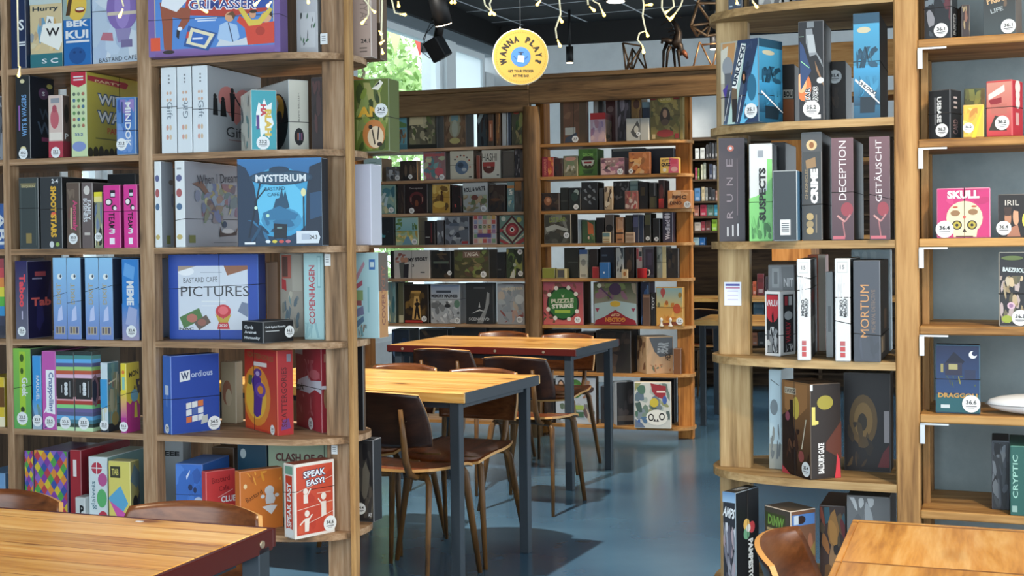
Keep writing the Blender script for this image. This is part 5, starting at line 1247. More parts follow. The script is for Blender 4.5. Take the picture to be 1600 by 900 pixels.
RB(k, 1299, 1334, 215, 'mauve spine with pale serif capitals in English', '5f474f', sb=.005, xr=1358, side='2a231f', dmax=.26, edge='8f8086', F=[('g', 0, 0, 1, 1, '4a3a42', '6a5058'), ('t', 'DECEPTION', .5, .68, .34, .58, 'cfcad0', 90, 0), ('e', .7, .3, .28, .07, '8a3f4a'), ('l', .25, .24, .6, .18, .09, 'b98a88'), ('l', .6, .18, .85, .25, .07, 'a87478'), ('l', .5, .18, .6, .03, .06, '9a6468'), ('r', .05, .01, .6, .04, 'b0606c')], band=[('h', .47)])
RB(k, 1358, 1391, 213, 'mauve spine with pale serif capitals in German by the post', '5f474f', sb=-.005, dd=.25, side='2a231f', edge='c4bcc0', F=[('g', 0, 0, 1, 1, '4a3a42', '6a5058'), ('t', 'GETÄUSCHT', .42, .67, .36, .60, 'cfcad0', 90, 0), ('e', .66, .3, .28, .07, '8a3f4a'), ('l', .2, .24, .55, .18, .09, 'b98a88'), ('l', .55, .18, .8, .25, .07, 'a87478'), ('l', .45, .18, .55, .03, .06, '9a6468'), ('r', .05, .01, .8, .04, 'b0606c')], band=[('h', .42, -.05)])
k = 2
RB(k, 1195, 1219, 456, 'white-edged werewolf card game with a red arch', '26262a', xr=1244, yb=557, yaw=-24, side='d4d6d6', top='c4c8ca', edge='e2e4e4', F=[('r', 0, 0, 1, 1, 'd9dbdb'), ('r', .1, .04, .9, .96, '1c1d20'), ('r', .12, .66, .88, .94, 'b0303a'), ('e', .5, .66, .38, .14, 'b0303a'), ('t', 'VARULV', .5, .82, .76, .10, W_, 0, .02), ('p', [(.45, .62), (.55, .7), (.6, .55), (.5, .45)], '141518'), ('b', 22, 6, ['7f8488', 'b8bcbe', '4a4e54', '2c2e33'], .12, .05, .88, .45, .25)],
   S=[('r', .2, .05, .85, .95, '1c1d20'), ('r', .3, .78, .48, .92, '9a2c36'), ('r', .55, .78, .75, .92, 'b8bcbe'), ('e', .52, .62, .26, .07, 'a8adb0'), ('t', 'VARULV', .5, .36, .3, .32, 'a8303a', 90, .03), ('b', 6, 3, ['8a8e92', 'c4c8ca'], .25, .06, .8, .18, .3)], band=[('h', .32)])
RB(k, 1200, 1242, 414, 'grey maze game behind the werewolf cards', '83888c', sb=.23, dd=.15, side='4a4d50', F=[('r', .15, .74, .42, .96, '9aa0a4'), ('r', .22, .78, .36, .92, '6f7478'), ('p', [(.5, .98), (.98, .98), (.98, .3), (.6, .5)], '6a6f73'), ('t', 'NIT', .78, .80, .36, .10, 'b8bcc0'), ('r', .7, .5, .95, .52, 'b0b4b8'), ('r', .7, .4, .95, .42, 'b0b4b8')])
MIC = [('r', .15, .86, .85, .97, 'b4b8ba'), ('r', .2, .87, .8, .96, 'd4d8da'), ('t', '15', .5, .915, .3, .04, '6a6e72'), ('b', 10, 3, ['c4c8cc', 'd4d6d8', 'b8bcc0'], .05, .5, .95, .85, .3), ('t', 'MICRO', .42, .52, .22, .16, '3c4044', 90, .04), ('t', 'MACRO', .66, .52, .22, .18, '3c4044', 90, .04), ('r', .78, .44, .84, .60, '9aa0a4')] + [('p', [(.34, .04 + .055 * i), (.66, .04 + .055 * i), (.66, .085 + .055 * i), (.34, .085 + .055 * i)], ['b04a4c', 'b04a4c', 'a85a5e'][i]) for i in range(3)]
RB(k, 1245, 1267, 405, 'white detective spine with red icons, beside the werewolf cards', 'cdd1d3', xr=1289, yb=566, yaw=4, dmax=.27, side='33363a', top='5c5f62', edge='dfe2e4', F=MIC, S=[('r', .2, .72, .9, .9, '24262a'), ('e', .4, .62, .3, .07, '5a2c30'), ('r', .25, .15, .75, .42, '8a8e90'), ('b', 8, 5, ['24262a', '4a4d50', '6a6c70'], .1, .2, .8, .4, .2)], band=[('h', .70, .02), ('h', .82, -.03)])
RB(k, 1304, 1329, 404, 'white detective spine with red icons, beside the slate box', 'cdd1d3', dd=.26, yb=567, yaw=0, side='33363a', top='5c5f62', edge='dfe2e4', F=MIC, band=[('h', .62), ('h', .38, -.03)])
RB(k, 1333, 1376, 407, 'slate box with copper vertical lettering', '454b55', xr=1397, yb=570, dmax=.26, side='17181b', top='2a2d32', edge='6a7078', F=[('t', 'MORTUM', .42, .50, .32, .52, 'b98a5c', 90, 0), ('t', 'MEDIEVAL DETECTIVE', .74, .50, .14, .42, '7a6a60', 90, 0), ('b', 5, 3, ['4a505c', '40464f'], .05, .02, .95, .25, .3)], S=[('r', .1, .08, .5, .24, 'b8a890'), ('r', .4, .3, .7, .5, '8a6a4c')], band=[('h', .27, -.02)])
RB(k, 1290, 1302, 425, 'pale spine turned edge on between the white spines', '9aa0a2', sb=.1, dd=.2, F=[('r', .3, .3, .7, .6, '7a8084')])
k = 1
RB(k, 1201, 1222, 578, 'slim pale blue box with a dark skyline', 'a9bfc8', sb=.14, dd=.22, side='8a9a9c', F=[('r', 0, 0, 1, .25, '8a8e88'), ('e', .4, .62, .3, .08, '6a767c'), ('b', 8, 4, ['5c6468', '7a7f7c'], .1, .1, .9, .45, .3), ('l', .15, .9, .8, .84, .06, '5a6468')])
RB(k, 1222, 1266, 601, 'big dark fantasy game with a golden moon and red corners', '3a2a22', xr=1315, yb=757, yaw=-49, side='2a211d', top='4a372a', edge='6a5c50', dmax=.2, F=[
    ('g', 0, 0, 1, 1, '1c1618', '8a6440'), ('p', [(.1, .98), (.9, .98), (.9, .75), (.5, .6), (.1, .7)], '9a7048'), ('r', .1, .86, .5, .93, 'c4bca8'), ('t', 'LVOSIS', .3, .895, .36, .05, '2c2420'), ('e', .5, .72, .12, .12, 'c4b050'), ('p', [(.28, .8), (.4, .8), (.42, .5), (.3, .5)], '241c1a'), ('p', [(0, .62), (.3, .7), (.5, .4), (.55, .05), (0, .05)], '1a1418'), ('e', .2, .62, .08, .05, '8a4a5c'), ('l', .7, .3, .86, .62, .03, 'c9c4ae'), ('e', .68, .22, .1, .06, '8a4a48'), ('b', 10, 3, ['3a2420', '241a1c', '5c4030'], .05, .08, .95, .5, .2), ('p', [(0, .0), (.3, .0), (0, .08)], 'b0404a')],
    S=[('p', [(.5, .38), (1, .6), (1, .2), (.5, .3)], '5a2f22'), ('e', .48, .80, .26, .075, '9a8f3c'), ('r', .05, .57, .16, .76, 'd0c46a'), ('p', [(.16, .57), (.26, .58), (.26, .61), (.16, .62)], 'd0c46a'), ('t', "BALDUR'S GATE", .34, .22, .2, .32, 'e0dede', 90, .04), ('p', [(.78, .0), (.98, .0), (.94, .2), (.86, .26), (.82, .1)], 'c23a44'), ('r', 0, .93, .08, .99, W_)], st=[('F', .86, .10, .02, '35.4')], band=[('v', .45)])
RB(k, 1318, 1392, 584, 'large black game with a gold spiral emblem', '17161a', sb=.17, dd=.10, F=[('e', .42, .52, .3, .26, '5c4726'), ('e', .42, .52, .2, .18, '7a5f34'), ('e', .4, .5, .1, .09, '2c2418'), ('b', 10, 7, ['3a2c1c', '4a3a22', '241e18'], .05, .05, .7, .5, .2), ('r', .86, .3, .97, .62, '8b888c'), ('p', [(.72, .05), (.97, .05), (.97, .28), (.84, .2)], '5a2026')])
k = 0
RB(k, 1129, 1150, 771, 'black game with coloured dots and white vertical lettering', '2a2f38', xr=1187, sb=-.03, yaw=-20, side='15171c', top='20242a', edge='7a8894', F=[('g', 0, .9, 1, 1, '8fb0d0', '5f86b0'), ('t', 'AMPS', .5, .80, .9, .10, 'd0dae2', -12, .03), ('b', 24, 6, ['8a90a0', 'c0c8d4', '5a5c6c', '3a3c48', 'a89aa4'], .05, .03, .95, .7, .25)],
   S=[('d', .45, .66, .13, 'd8b060'), ('d', .68, .62, .13, 'b8464e'), ('d', .45, .57, .13, '6aa080'), ('d', .53, .62, .09, 'd8dcd8'), ('t', 'PAMPESTO', .62, .30, .2, .42, W_, -90, .05)], TT=[('t', 'PAMP', .5, .5, .5, .5, 'c4ccd4', 0)], band=[('e', .5)])
RB(k, 1194, 1236, 800, 'worn brown game with a green title and blue stickered edge', '4a4640', xr=1276, yb=955, yaw=-39, side='6a4a38', top='6a5e52', edge='c4b8aa', F=[('r', .05, .76, .8, .93, '3f4a30'), ('t', 'DINW', .45, .84, .6, .12, '6f9a4a', -4, .04), ('r', .1, .72, .6, .75, 'a89a6a'), ('b', 12, 4, ['5c5a58', '7a7c80', '3a3834', '8a7a68'], .05, .1, .95, .7, .25)],
   S=[('r', .05, .82, .95, .95, '4a74b0'), ('e', .4, .885, .18, .05, '2a1c1c'), ('r', .12, .835, .3, .94, 'b8c4d0'), ('b', 8, 4, ['8a5a44', '7a6a3c', '9a6a54'], .05, .1, .95, .75, .3)])
RB(k, 1280, 1322, 792, 'dark red and teal monster game', '3a2a26', sb=.14, dd=.2, F=[('b', 22, 6, ['7a2c30', '2f5a6a', 'a8783c', '241c1c', '5a4a34'], .02, .02, .98, .98, .25)])
RB(k, 1323, 1392, 778, 'clear plastic box over a white carton', '6a6c6e', sb=.1, dd=.2, top='54585a', F=[('r', .0, .0, .7, .4, 'a4a8ac'), ('b', 8, 3, ['8a8e92', 'b4b8ba', '5a5c60'], .02, .4, .95, .98, .25)])
# far side of the aisle bookcase
game(RF, Z(2), 1262, 1290, 398, 'orange and cream game on the far side, aisle bookcase, fourth shelf', 'c8643c', sb=.3, dd=.08, group='games on the aisle bookcase', F=[('r', .6, 0, 1, 1, 'd8cfc0'), ('e', .3, .7, .25, .12, 'd88a5c')])
game(RF, Z(2), 1330, 1392, 390, 'pale icy blue game on the far side, aisle bookcase, fourth shelf', 'b0c8d4', sb=.33, dd=.06, group='games on the aisle bookcase', F=[('b', 10, 3, ['8aa8b8', 'c8dce4', '7a98a8'], .02, .3, .98, .98, .25)])

# ================================================================= grey-backed shelves
WB(0, 1443, 1487, -60, 'dark comic game of inked figures', '22262b', xr=1497, sb=.02, yaw=-14, side='2c2f33', dmax=.06, F=[('b', 20, 3, ['3a4048', '6a7680', '1a1c20', '5a3038', '8a929a'], .05, .05, .95, .95, .2), ('t', 'INKED', .5, .68, .8, .08, 'b8c0c8', 6, .03)], S=[('t', 'INKED', .5, .2, .5, .28, 'a8acb0', 90, .03)], st=[('F', .62, .12, .018, '36.1')], band=[('h', .42)])
WB(0, 1502, 1516, 7, 'small maroon card box', '2c2022', xr=1533, sb=.03, yaw=10, side='33222a', dmax=.12, F=[('b', 8, 3, ['6a2c30', '8a7a5c', '1c1618'], .05, .05, .95, .95, .3)], S=[('t', 'BLOOD', .45, .62, .4, .6, '9a4a5c', 90, .03)])
WB(0, 1536, 1587, -60, 'dark stormy game with bronze capitals', '2c2c2e', xr=1600, sb=.02, yaw=-12, side='6a6460', dmax=.08, F=[('g', 0, 0, 1, 1, '3f4a4e', '3a302a'), ('r', .0, .75, .35, 1, '24405e'), ('b', 12, 3, ['5a4838', '3a3836', '6a5a4c'], .3, .4, .98, .98, .25), ('t', 'PRISON', .5, .52, .8, .10, 'c4a47c', 10, .04), ('t', 'LIFE', .42, .36, .4, .06, '9aa4a8', 12, .03)], st=[('F', .78, .12, .018, '36.1')])
WB(1, 1450, 1485, 139, 'black card box with white vertical capitals', '16181b', xr=1503, sb=.02, yaw=-24, side='24262a', dmax=.09, edge='4a4c50', F=[('t', 'USBASE', .5, .60, .2, .52, 'cdd0d2', -90, .04), ('r', .28, .3, .34, .85, '6a6c70')], S=[('r', .3, .82, .6, .86, 'b0a4a4'), ('r', .3, .72, .6, .76, 'b0a4a4'), ('r', .3, .62, .6, .66, 'b0a4a4'), ('t', 'CARD', .45, .25, .4, .3, '8a7478', 90, .02)], st=[('F', .62, .18, .017, '36.3')], band=[('h', .52)])
WB(1, 1504, 1538, 163, 'yellow banana game leaning sideways', 'd0a83c', xr=1540, sb=.01, dmax=.02, lean=0, F=[('b', 10, 5, ['c8943c', 'd8c06a', 'b07a34', 'e0c850'], .02, .1, .7, .9, .3), ('p', [(.6, 0), (.98, .9), (.98, 1), (.4, 0)], 'e0c02c')], st=[('F', .26, .3, .013, '36.2')])
WB(1, 1506, 1540, 137, 'olive comic game behind the yellow one', '6a6a3c', sb=.16, dd=.05, F=[('b', 14, 5, ['8a8a44', '4a5a34', 'a8a04c', '7a5a34'], .02, .02, .98, .98, .25)])
WB(1, 1540, 1582, 124, 'red card game with a hooded figure', 'b0343c', xr=1599, sb=.0, yaw=-20, side='a82c3a', dmax=.1, edge='c85a5c', F=[('g', .03, .03, .97, .97, 'b83a40', 'c48a7c'), ('p', [(.1, .76), (.7, .92), (.72, .8), (.1, .66)], 'd8ccca'), ('p', [(.1, .66), (.6, .7), (.6, .6), (.2, .56)], '8a2c34'), ('p', [(.1, .12), (.35, .38), (.62, .34), (.8, .1)], '3a3630'), ('r', .2, .4, .8, .58, 'b46a60'), ('e', .5, .3, .1, .04, '9a3a3c')], S=[('d', .5, .88, .24, 'd8d0d0'), ('d', .5, .74, .2, 'd8d0d0'), ('d', .5, .6, .2, 'd8d0d0'), ('r', .3, .2, .6, .42, 'c49a9a')], st=[('F', .62, .24, .018, '36.2')], band=[('h', .52)])
WB(2, 1463, 1548, 293, 'pink square card game with a decorated bone face', 'b5306c', sb=.02, dd=.05, edge='d88aa8', F=[('b', 6, 3, ['c04078', 'a82c62'], .02, .5, .98, .98, .2), ('e', .52, .40, .34, .34, 'd9caa8'), ('p', [(.26, .3), (.78, .3), (.74, .02), (.32, .02)], 'd9caa8'), ('t', 'SKULL', .50, .87, .60, .16, 'efe9e6', 0, .05), ('d', .38, .26, .095, '2c2420'), ('d', .38, .26, .07, 'a89a3c'), ('d', .38, .26, .03, '2c2420'), ('d', .66, .26, .095, '2c2420'), ('d', .66, .26, .07, 'a89a3c'), ('d', .66, .26, .03, '2c2420'), ('p', [(.48, .12), (.56, .12), (.52, .2)], '2c2018'), ('e', .35, .5, .09, .06, '8a6a4a'), ('e', .68, .52, .09, .06, '8a6a4a'), ('d', .52, .42, .03, 'b8504a'), ('r', .36, .02, .68, .045, '5a4438'), ('e', .35, .62, .05, .02, 'a8503c'), ('e', .7, .63, .05, .02, 'a8503c')], st=[('F', .15, .18, .022, '36.4')], band=[('v', .52)])
WB(2, 1559, 1604, 303, 'black card game with two painted portraits', '1d1a1a', sb=.03, dd=.05, F=[('e', .35, .45, .12, .2, 'a8785c'), ('p', [(.2, .7), (.5, .7), (.45, .5), (.25, .5)], '3a2a24'), ('e', .64, .48, .11, .2, 'c09274'), ('p', [(.54, .75), (.76, .75), (.8, .3), (.74, .3), (.72, .6), (.58, .62)], '1a1214'), ('p', [(.3, .02), (.8, .02), (.7, .3), (.5, .24)], '9a6a54'), ('t', 'IRIL', .5, .8, .5, .12, 'cfc8c0', 0, 0), ('e', .96, .4, .1, .16, 'd0c84c')], st=[('F', .2, .22, .018, '36.4')])
WB(3, 1560, 1604, 394, 'tall dark game of shells and mushrooms', '24262a', sb=.02, dd=.05, edge='b8b4a8', F=[('b', 26, 9, ['8a7a5c', 'b8a484', '4a4c3c', '6a5a44', 'a89a9a', 'c4b8a0'], .05, .05, .95, .68, .2), ('t', 'BAEZRIOL', .55, .76, .8, .06, 'c4d4d8', -4, .03), ('d', .45, .28, .14, 'c4a8b8'), ('d', .45, .28, .08, '8a6a8a'), ('e', .5, .92, .4, .03, '5a6a3c'), ('e', .3, .1, .2, .05, '8a9a3c')], st=[('F', .78, .12, .02, '36.5')], band=[('h', .44)])
WB(4, 1461, 1532, 540, 'navy and teal card game with a moonlit house', '1c2a48', sb=.03, dd=.05, edge='4a6a7c', F=[('g', .02, .3, .98, .98, '24406a', '182444'), ('r', .02, .02, .98, .28, '24565f'), ('d', .84, .86, .09, 'd4d8e0'), ('d', .88, .88, .06, '1c2c50'), ('p', [(.2, .72), (.42, .9), (.66, .76), (.6, .72)], '11182c'), ('r', .22, .56, .6, .74, '2a2c40'), ('r', .3, .64, .5, .72, '9a9468'), ('r', .12, .6, .18, .72, '8a8458'), ('r', .65, .5, .9, .64, '26304c'), ('b', 8, 3, ['8a844c', '4a5a3c', '2c3a4c'], .15, .36, .9, .55, .14), ('t', 'DRAGGOLI', .5, .265, .88, .07, 'b08a4c', 0, .04), ('r', .12, .08, .32, .13, 'b8c4c8')], st=[('F', .80, .15, .022, '36.6')], band=[('h', .5)])
m = MB()
prof = []
for i in range(9):
    a = -math.pi / 2 + math.pi * i / 8
    prof.append((max(.004, math.cos(a)), math.sin(a)))
m.lathe(prof, 28)
m.xf(Matrix.Diagonal((.115, .05, .026, 1)))
q = RF.hit(1616, 645, .06)
o = m.build('oval_case', plain('glossy_white_plastic', 'dcdfe2', .25), None, RF.w(q[0], .06, WZ[4] + .027), RF.a - .1)
b = MB(); b.tube([(.117 * math.cos(2 * math.pi * i / 40), .052 * math.sin(2 * math.pi * i / 40), -.002) for i in range(41)], .0012, 5, cap=False); b.build('seam', plain('seam_grey', '8a8f94', .5), o)
tag(o, 'glossy white oval plastic case on the fifth grey-backed shelf', 'case', )
# shrink-wrapped dark pack and teal box
WB(5, 1549, 1578, 690, 'dark pack in crumpled clear plastic', '30343a', sb=.06, dd=.14, edge='5a6068', F=[('b', 24, 5, ['4a5058', '24282c', '6a727a', '1c1e22'], .03, .03, .97, .97, .25)], st=None)
WB(5, 1578, 1606, 698, 'dark green spine with pale vertical lettering', '2c5a54', sb=-.0, dd=.2, edge='4a7a74', F=[('t', 'CRYPTIC', .3, .56, .3, .62, '9ac4b8', 90, .01), ('r', .1, .05, .4, .14, '8aa8a0'), ('l', .85, .05, .85, .95, .05, '8ab0a8')])
# ================================================================= far bookcase
PAL = dict(dark=['1c1a1c', '2c2624', '3a302c', '4a3c30', '15161a'], jungle=['3f5a2c', '6a7f3c', '8a8f50', '2c3a20', 'a09a5c'], teal=['3a6a74', '6f9a9c', 'a8b494', '4c7f8a', 'c4c09a'],
           gold=['a8843c', 'c4a050', '7a5a24', 'd4b868', '5a4420'], red=['8a2c2c', 'a84440', '5a1c1e', 'b8605a', '2c1416'], grey=['6a7078', '8f969c', '4a4f58', 'a8aeb4', '3a3e46'],
           warm=['b8703c', 'd09a5a', '8a4a2c', 'd8b88a', '6a3a24'], pink=['b0708a', 'c898a0', '8a5a6c', 'd4b4b0', '6a4a5c'], pale=['b4bcbc', 'c8ccc8', '9aa8ac', 'd4d4cc'], blue=['2c4a7a', '3f6aa4', '1c2c4c', '6a8ab4'])
_bn = [0]
def BB(k, xl, xe, yt, desc, col, pal=None, n=18, F=(), sbk=.03, xr=None, dd=.18, st=None, bay=None, **kw):
    _bn[0] += 1
    bay = bay or ('window bay' if xe < 822 else 'warm-lit bay')
    art = ([('b', n, _bn[0] * 7, PAL[pal], .03, .03, .97, .97, .24)] if pal else []) + list(F)
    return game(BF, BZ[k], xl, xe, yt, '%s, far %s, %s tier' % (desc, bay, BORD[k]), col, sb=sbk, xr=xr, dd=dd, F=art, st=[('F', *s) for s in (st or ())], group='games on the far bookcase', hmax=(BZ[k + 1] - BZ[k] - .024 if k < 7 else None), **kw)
# ---- window bay
BB(7, 597, 609, 170, 'dark spine with red berries', '2c2a24', 'red', 10)
BB(7, 610, 635.5, 165, 'teal coast game with pale capitals', '5f98a4', None, F=[('r', 0, .0, 1, .12, '4a7c88'), ('t', 'NORSK', .56, .80, .78, .14, 'b8c4a8'), ('p', [(0, .5), (.5, .66), (1, .58), (1, .5)], '5c7f4a'), ('b', 14, 3, ['a88a5c', 'c4b08a', '5a4a38', '8a6a4a'], .05, .14, .97, .46, .2)])
BB(7, 636, 683, 163, 'square brown game with gilt title and a parchment note', '23261f', 'dark', 8, F=[('t', 'RIVERBOAT', .48, .88, .76, .10, 'b98a44', 0, .04), ('r', .06, .1, .94, .76, '5c5a48'), ('b', 34, 6, ['8a8468', '6a6450', 'b4ac8c', '3a382c', '5a6a3c'], .07, .11, .93, .75, .16), ('p', [(.08, .54), (.54, .56), (.54, .76), (.1, .76)], 'c4ba94')], side='14161a')
BB(7, 693, 728, 163, 'brown game with a carved arch and glass cloche', '5c4a38', None, xr=741, side='2a2220', F=[('e', .5, .5, .4, .44, '6f5a44'), ('e', .5, .55, .28, .32, '8a8a74'), ('r', .34, .62, .66, .78, '6a8a90'), ('e', .5, .88, .18, .07, 'a08a54'), ('e', .5, .45, .14, .2, '9aa092'), ('e', .5, .16, .24, .07, 'a8a068'), ('b', 8, 2, ['5a4434', '7a6048'], .05, .05, .3, .95, .25), ('b', 8, 3, ['5a4434', '7a6048'], .72, .05, .97, .95, .25)])
BB(7, 745, 761, 160, 'dim slate game turned edgewise', '2f3a40', 'dark', 10, sbk=.06, F=[('p', [(0, .6), (.8, .98), (.8, .8), (.2, .5)], '8a9a9c')])
BB(7, 762, 771, 159, 'brown spine with an orange plate', '4a3a2c', None, F=[('r', .2, .12, .9, .58, '9a5a3a'), ('r', .4, .2, .6, .5, 'c8a080')])
BB(7, 774, 782, 165, 'narrow amber spine', '6a4a2c', None, F=[('b', 8, 4, ['b88a4c', '8a5a2c', 'c4703c'], .2, .05, .95, .95, .3)])
BB(7, 784, 791, 158, 'narrow white spine', 'b8bcbc', None)
BB(7, 792, 798, 161, 'slim navy spine', '2c3a50', None, F=[('r', .1, 0, .3, 1, 'c4d0d8')])
BB(7, 799, 818, 153, 'green hunting game with a white numeral', '4a4a38', 'jungle', 12, F=[('d', .45, .86, .3, '8a8c84'), ('t', '6', .45, .86, .3, .12, 'e0e2dc', 0, .04), ('e', .4, .7, .25, .04, 'a8483c'), ('b', 10, 2, ['8a8a4c', 'a89a6a', '4a4a34'], .05, .02, .95, .4, .3)])
BB(6, 568, 596.5, 247, 'pale aqua game with a small bird', 'a8c4c4', None, F=[('e', .55, .48, .2, .22, '3a3a44'), ('e', .62, .56, .08, .08, 'b0404a'), ('r', .3, .8, .7, .83, '6a8a8c'), ('b', 4, 3, ['9ab8b8', 'b8d0cc'], .05, .02, .95, .3, .3)], st=[(.86, .14, .02, '22.1')], side='8a6a44')
BB(6, 603, 625, 260, 'small grey photograph game', '5a5854', 'grey', 14, st=[(.82, .22, .018, '22')])
BB(6, 624.5, 651.5, 251, 'dark carved wooden-look game', '2a2420', 'dark', 16, xr=658, side='9a7a54', F=[('e', .35, .5, .08, .3, '5a4c40'), ('e', .65, .5, .08, .3, '5a4c40')], st=[(.62, .2, .016, '22')], sbk=.02)
BB(6, 661, 696, 236, 'red and blue sea game', '8a6a6c', 'teal', 14, F=[('r', .05, .84, .95, .93, 'a85a5c'), ('b', 10, 7, ['b07078', '5a7a84', 'c4a8a0', '8a4a54'], .03, .05, .97, .6, .25), ('e', .72, .3, .2, .14, 'b85a64')], st=[(.84, .1, .02, '22.2')], side='5a4a44')
BB(6, 703, 740, 235, 'cream game with a round blue picture', 'c4c2b0', None, F=[('d', .5, .42, .28, '5a7088'), ('e', .45, .5, .12, .1, '3a4a5c'), ('e', .6, .34, .1, .06, 'a8b4bc')] + [('d', .5 + .36 * math.cos(a), .5 + .34 * math.sin(a), .035, ['a8503c', '3a3a44'][i % 2]) for i, a in enumerate([.5, .9, 1.3, 1.7, 2.1, 2.5, -.2])] + [('r', .8, .06, .92, .1, '4a4a44')], side='6a5038', band=[('h', .5)])
BB(6, 744, 750, 243, 'narrow terracotta spine', '8a4a38', None)
BB(6, 752.5, 782, 234, 'white game with a dark bowl and slim black capitals', 'cacabe', None, F=[('t', 'HASHI', .42, .75, .78, .26, '23221f', 0, 0), ('e', .38, .38, .31, .20, '5a2c24'), ('r', .06, .42, .7, .58, '9a3a34'), ('t', 'nom', .38, .40, .2, .07, 'd8c0b0'), ('r', .8, .1, .92, .14, '3a3a38')], side='8a8a80')
BB(6, 785, 803.5, 236, 'plain grey-brown linen game', '4f4a44', None, F=[('r', .1, .1, .9, .92, '565049')])
BB(6, 804, 813, 233, 'black ornate lattice spine', '26242a', None, F=[('b', 14, 4, ['8a868c', '3a383e', '5a565c'], .1, .05, .9, .95, .2)])
BB(5, 581, 618, 288, 'blue-green island game', '7a9a8c', 'teal', 22, F=[('p', [(.3, .5), (.55, .75), (.62, .7), (.42, .4)], 'b4c4c4'), ('p', [(.5, .3), (.6, .6), (.7, .58), (.62, .25)], 'a8c0c8'), ('e', .18, .75, .14, .08, 'a8584a')], st=[(.82, .14, .02, '22.3')])
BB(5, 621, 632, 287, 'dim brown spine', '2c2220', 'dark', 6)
BB(5, 632.5, 668, 286, 'black game with a red lit archway', '1f1315', None, F=[('t', 'Deception', .5, .85, .6, .07, 'b4a8a4', 0, 0), ('e', .52, .5, .32, .24, '5c2426'), ('e', .52, .45, .24, .2, '2a1012'), ('e', .52, .34, .08, .12, '6a3a24'), ('p', [(.1, .02), (.9, .02), (.7, .25), (.35, .25)], '2c1818'), ('r', .26, .4, .29, .55, 'b08a7a'), ('r', .76, .4, .79, .55, 'b08a7a')], st=[(.3, .1, .02, '22.4')])
BB(5, 675, 703, 288, 'golden desert game with a lone figure', 'b08a38', 'gold', 16, F=[('e', .55, .45, .1, .24, '4a2c14'), ('e', .55, .72, .06, .06, '4a2c14'), ('e', .4, .3, .35, .12, 'c8a850')], side='2a201a', band=[('h', .55)])
BB(5, 706, 721, 290, 'black spine flecked with red', '221618', 'red', 8, F=[('r', 0, 0, 1, .0, '221618'), ('b', 8, 12, ['1c1214', '2c1a1c'], .05, .05, .95, .95, .4)])
BB(5, 723, 762, 285, 'white-topped game of fantasy adventurers with brush lettering', '9aa0a0', None, F=[('b', 26, 4, ['7a6a54', '8f7a5c', '5a6a48', 'a89478', '6a4a3c', '9aa88a'], .02, .02, .98, .58, .22), ('g', 0, .6, 1, 1, 'a8b0b0', 'bcc4c6'), ('t', 'ROLL & WRITE', .48, .78, .86, .15, '20242c', 4, .04), ('e', .48, .5, .14, .09, '6a3c34')], st=[(.84, .12, .021, '22.5')])
BB(5, 764, 789, 288, 'dark brown cabin game', '34251c', 'dark', 12, F=[('e', .4, .45, .3, .06, '5a3a24')])
BB(5, 792, 803.5, 282, 'aqua and orange spine', '6a8a8c', None, F=[('r', 0, .78, 1, .86, 'b8783c'), ('t', 'SEA', .5, .66, .5, .2, 'e0e2d8', 90, .03), ('r', .2, .3, .8, .36, '4a8aa4'), ('b', 6, 3, ['3f7f94', '8ab0ac', 'c4c8b4'], .05, .03, .95, .5, .3)])
BB(5, 804, 815, 283, 'amber-topped slate spine', '4a4a48', None, F=[('r', 0, .7, 1, 1, '9a6a34'), ('b', 5, 3, ['5a5c58', '3a3a38'], .05, .05, .95, .65, .3)])
BB(4, 581, 616, 337, 'black game with a small teal chair', '20262c', None, F=[('p', [(.2, .62), (.36, .64), (.48, .38), (.62, .36), (.58, .28), (.34, .3)], '3f8a94'), ('r', .06, .47, .12, .49, '6a7478'), ('r', .7, .47, .74, .49, '6a7478')])
BB(4, 617.5, 653.5, 338, 'sunny beach game with palms', '9ab49a', None, F=[('g', .03, .5, .97, .97, '7fb0b4', 'a0c4c0'), ('b', 16, 5, ['c8b45c', 'd8c88a', '8aa06a', 'b89448'], .03, .1, .97, .52, .25), ('b', 8, 3, ['4a6a3c', '6a8a4c'], .02, .55, .3, .95, .3), ('b', 8, 9, ['4a6a3c', '6a8a4c'], .75, .55, .97, .95, .3), ('p', [(.3, .02), (.75, .02), (.6, .3), (.48, .3)], '6a94a8')], st=[(.84, .12, .02, '22.6')], side='8a7a4c', band=[('h', .5)])
BB(4, 663, 680, 345, 'small black game with a red spine', '1f1a1c', None, F=[('r', .6, .1, .7, .9, '6a2a2e'), ('r', .1, .3, .5, .34, '9a9a98')])
BB(4, 682, 693, 344, 'small grey figure game', '55555a', 'grey', 8)
BB(4, 695, 733, 338, 'slate grey warrior game', '7a808c', 'grey', 26, F=[('e', .7, .55, .12, .1, 'a8a4a0'), ('p', [(.55, .5), (.95, .55), (.98, .1), (.7, .15)], '5f6670'), ('r', .7, .03, .95, .12, '9a3a3c'), ('r', .2, .66, .6, .76, '5a6474')], side='3a2a2c')
BB(4, 738.5, 776, 336, 'pastel game of little squares', 'c4b4b0', None, F=[('r', .05 + .19 * c, .05 + .165 * r, .20 + .19 * c, .19 + .165 * r, ['c08a84', '8a94b4', 'b4b48a', '9a7a9c', 'd4c4a0', 'a8b8c4', 'c4a05c', '7a9a7c', 'b85a54'][(c * 4 + r * 7) % 9]) for c in range(5) for r in range(6)] + [('r', .2, .24, .78, .38, '5a4a84')] + [('t', 'DODGY'[i], .13 + .19 * i, .62, .1, .1, '4a3a44') for i in range(5)], side='5a3a3c', band=[('h', .4)])
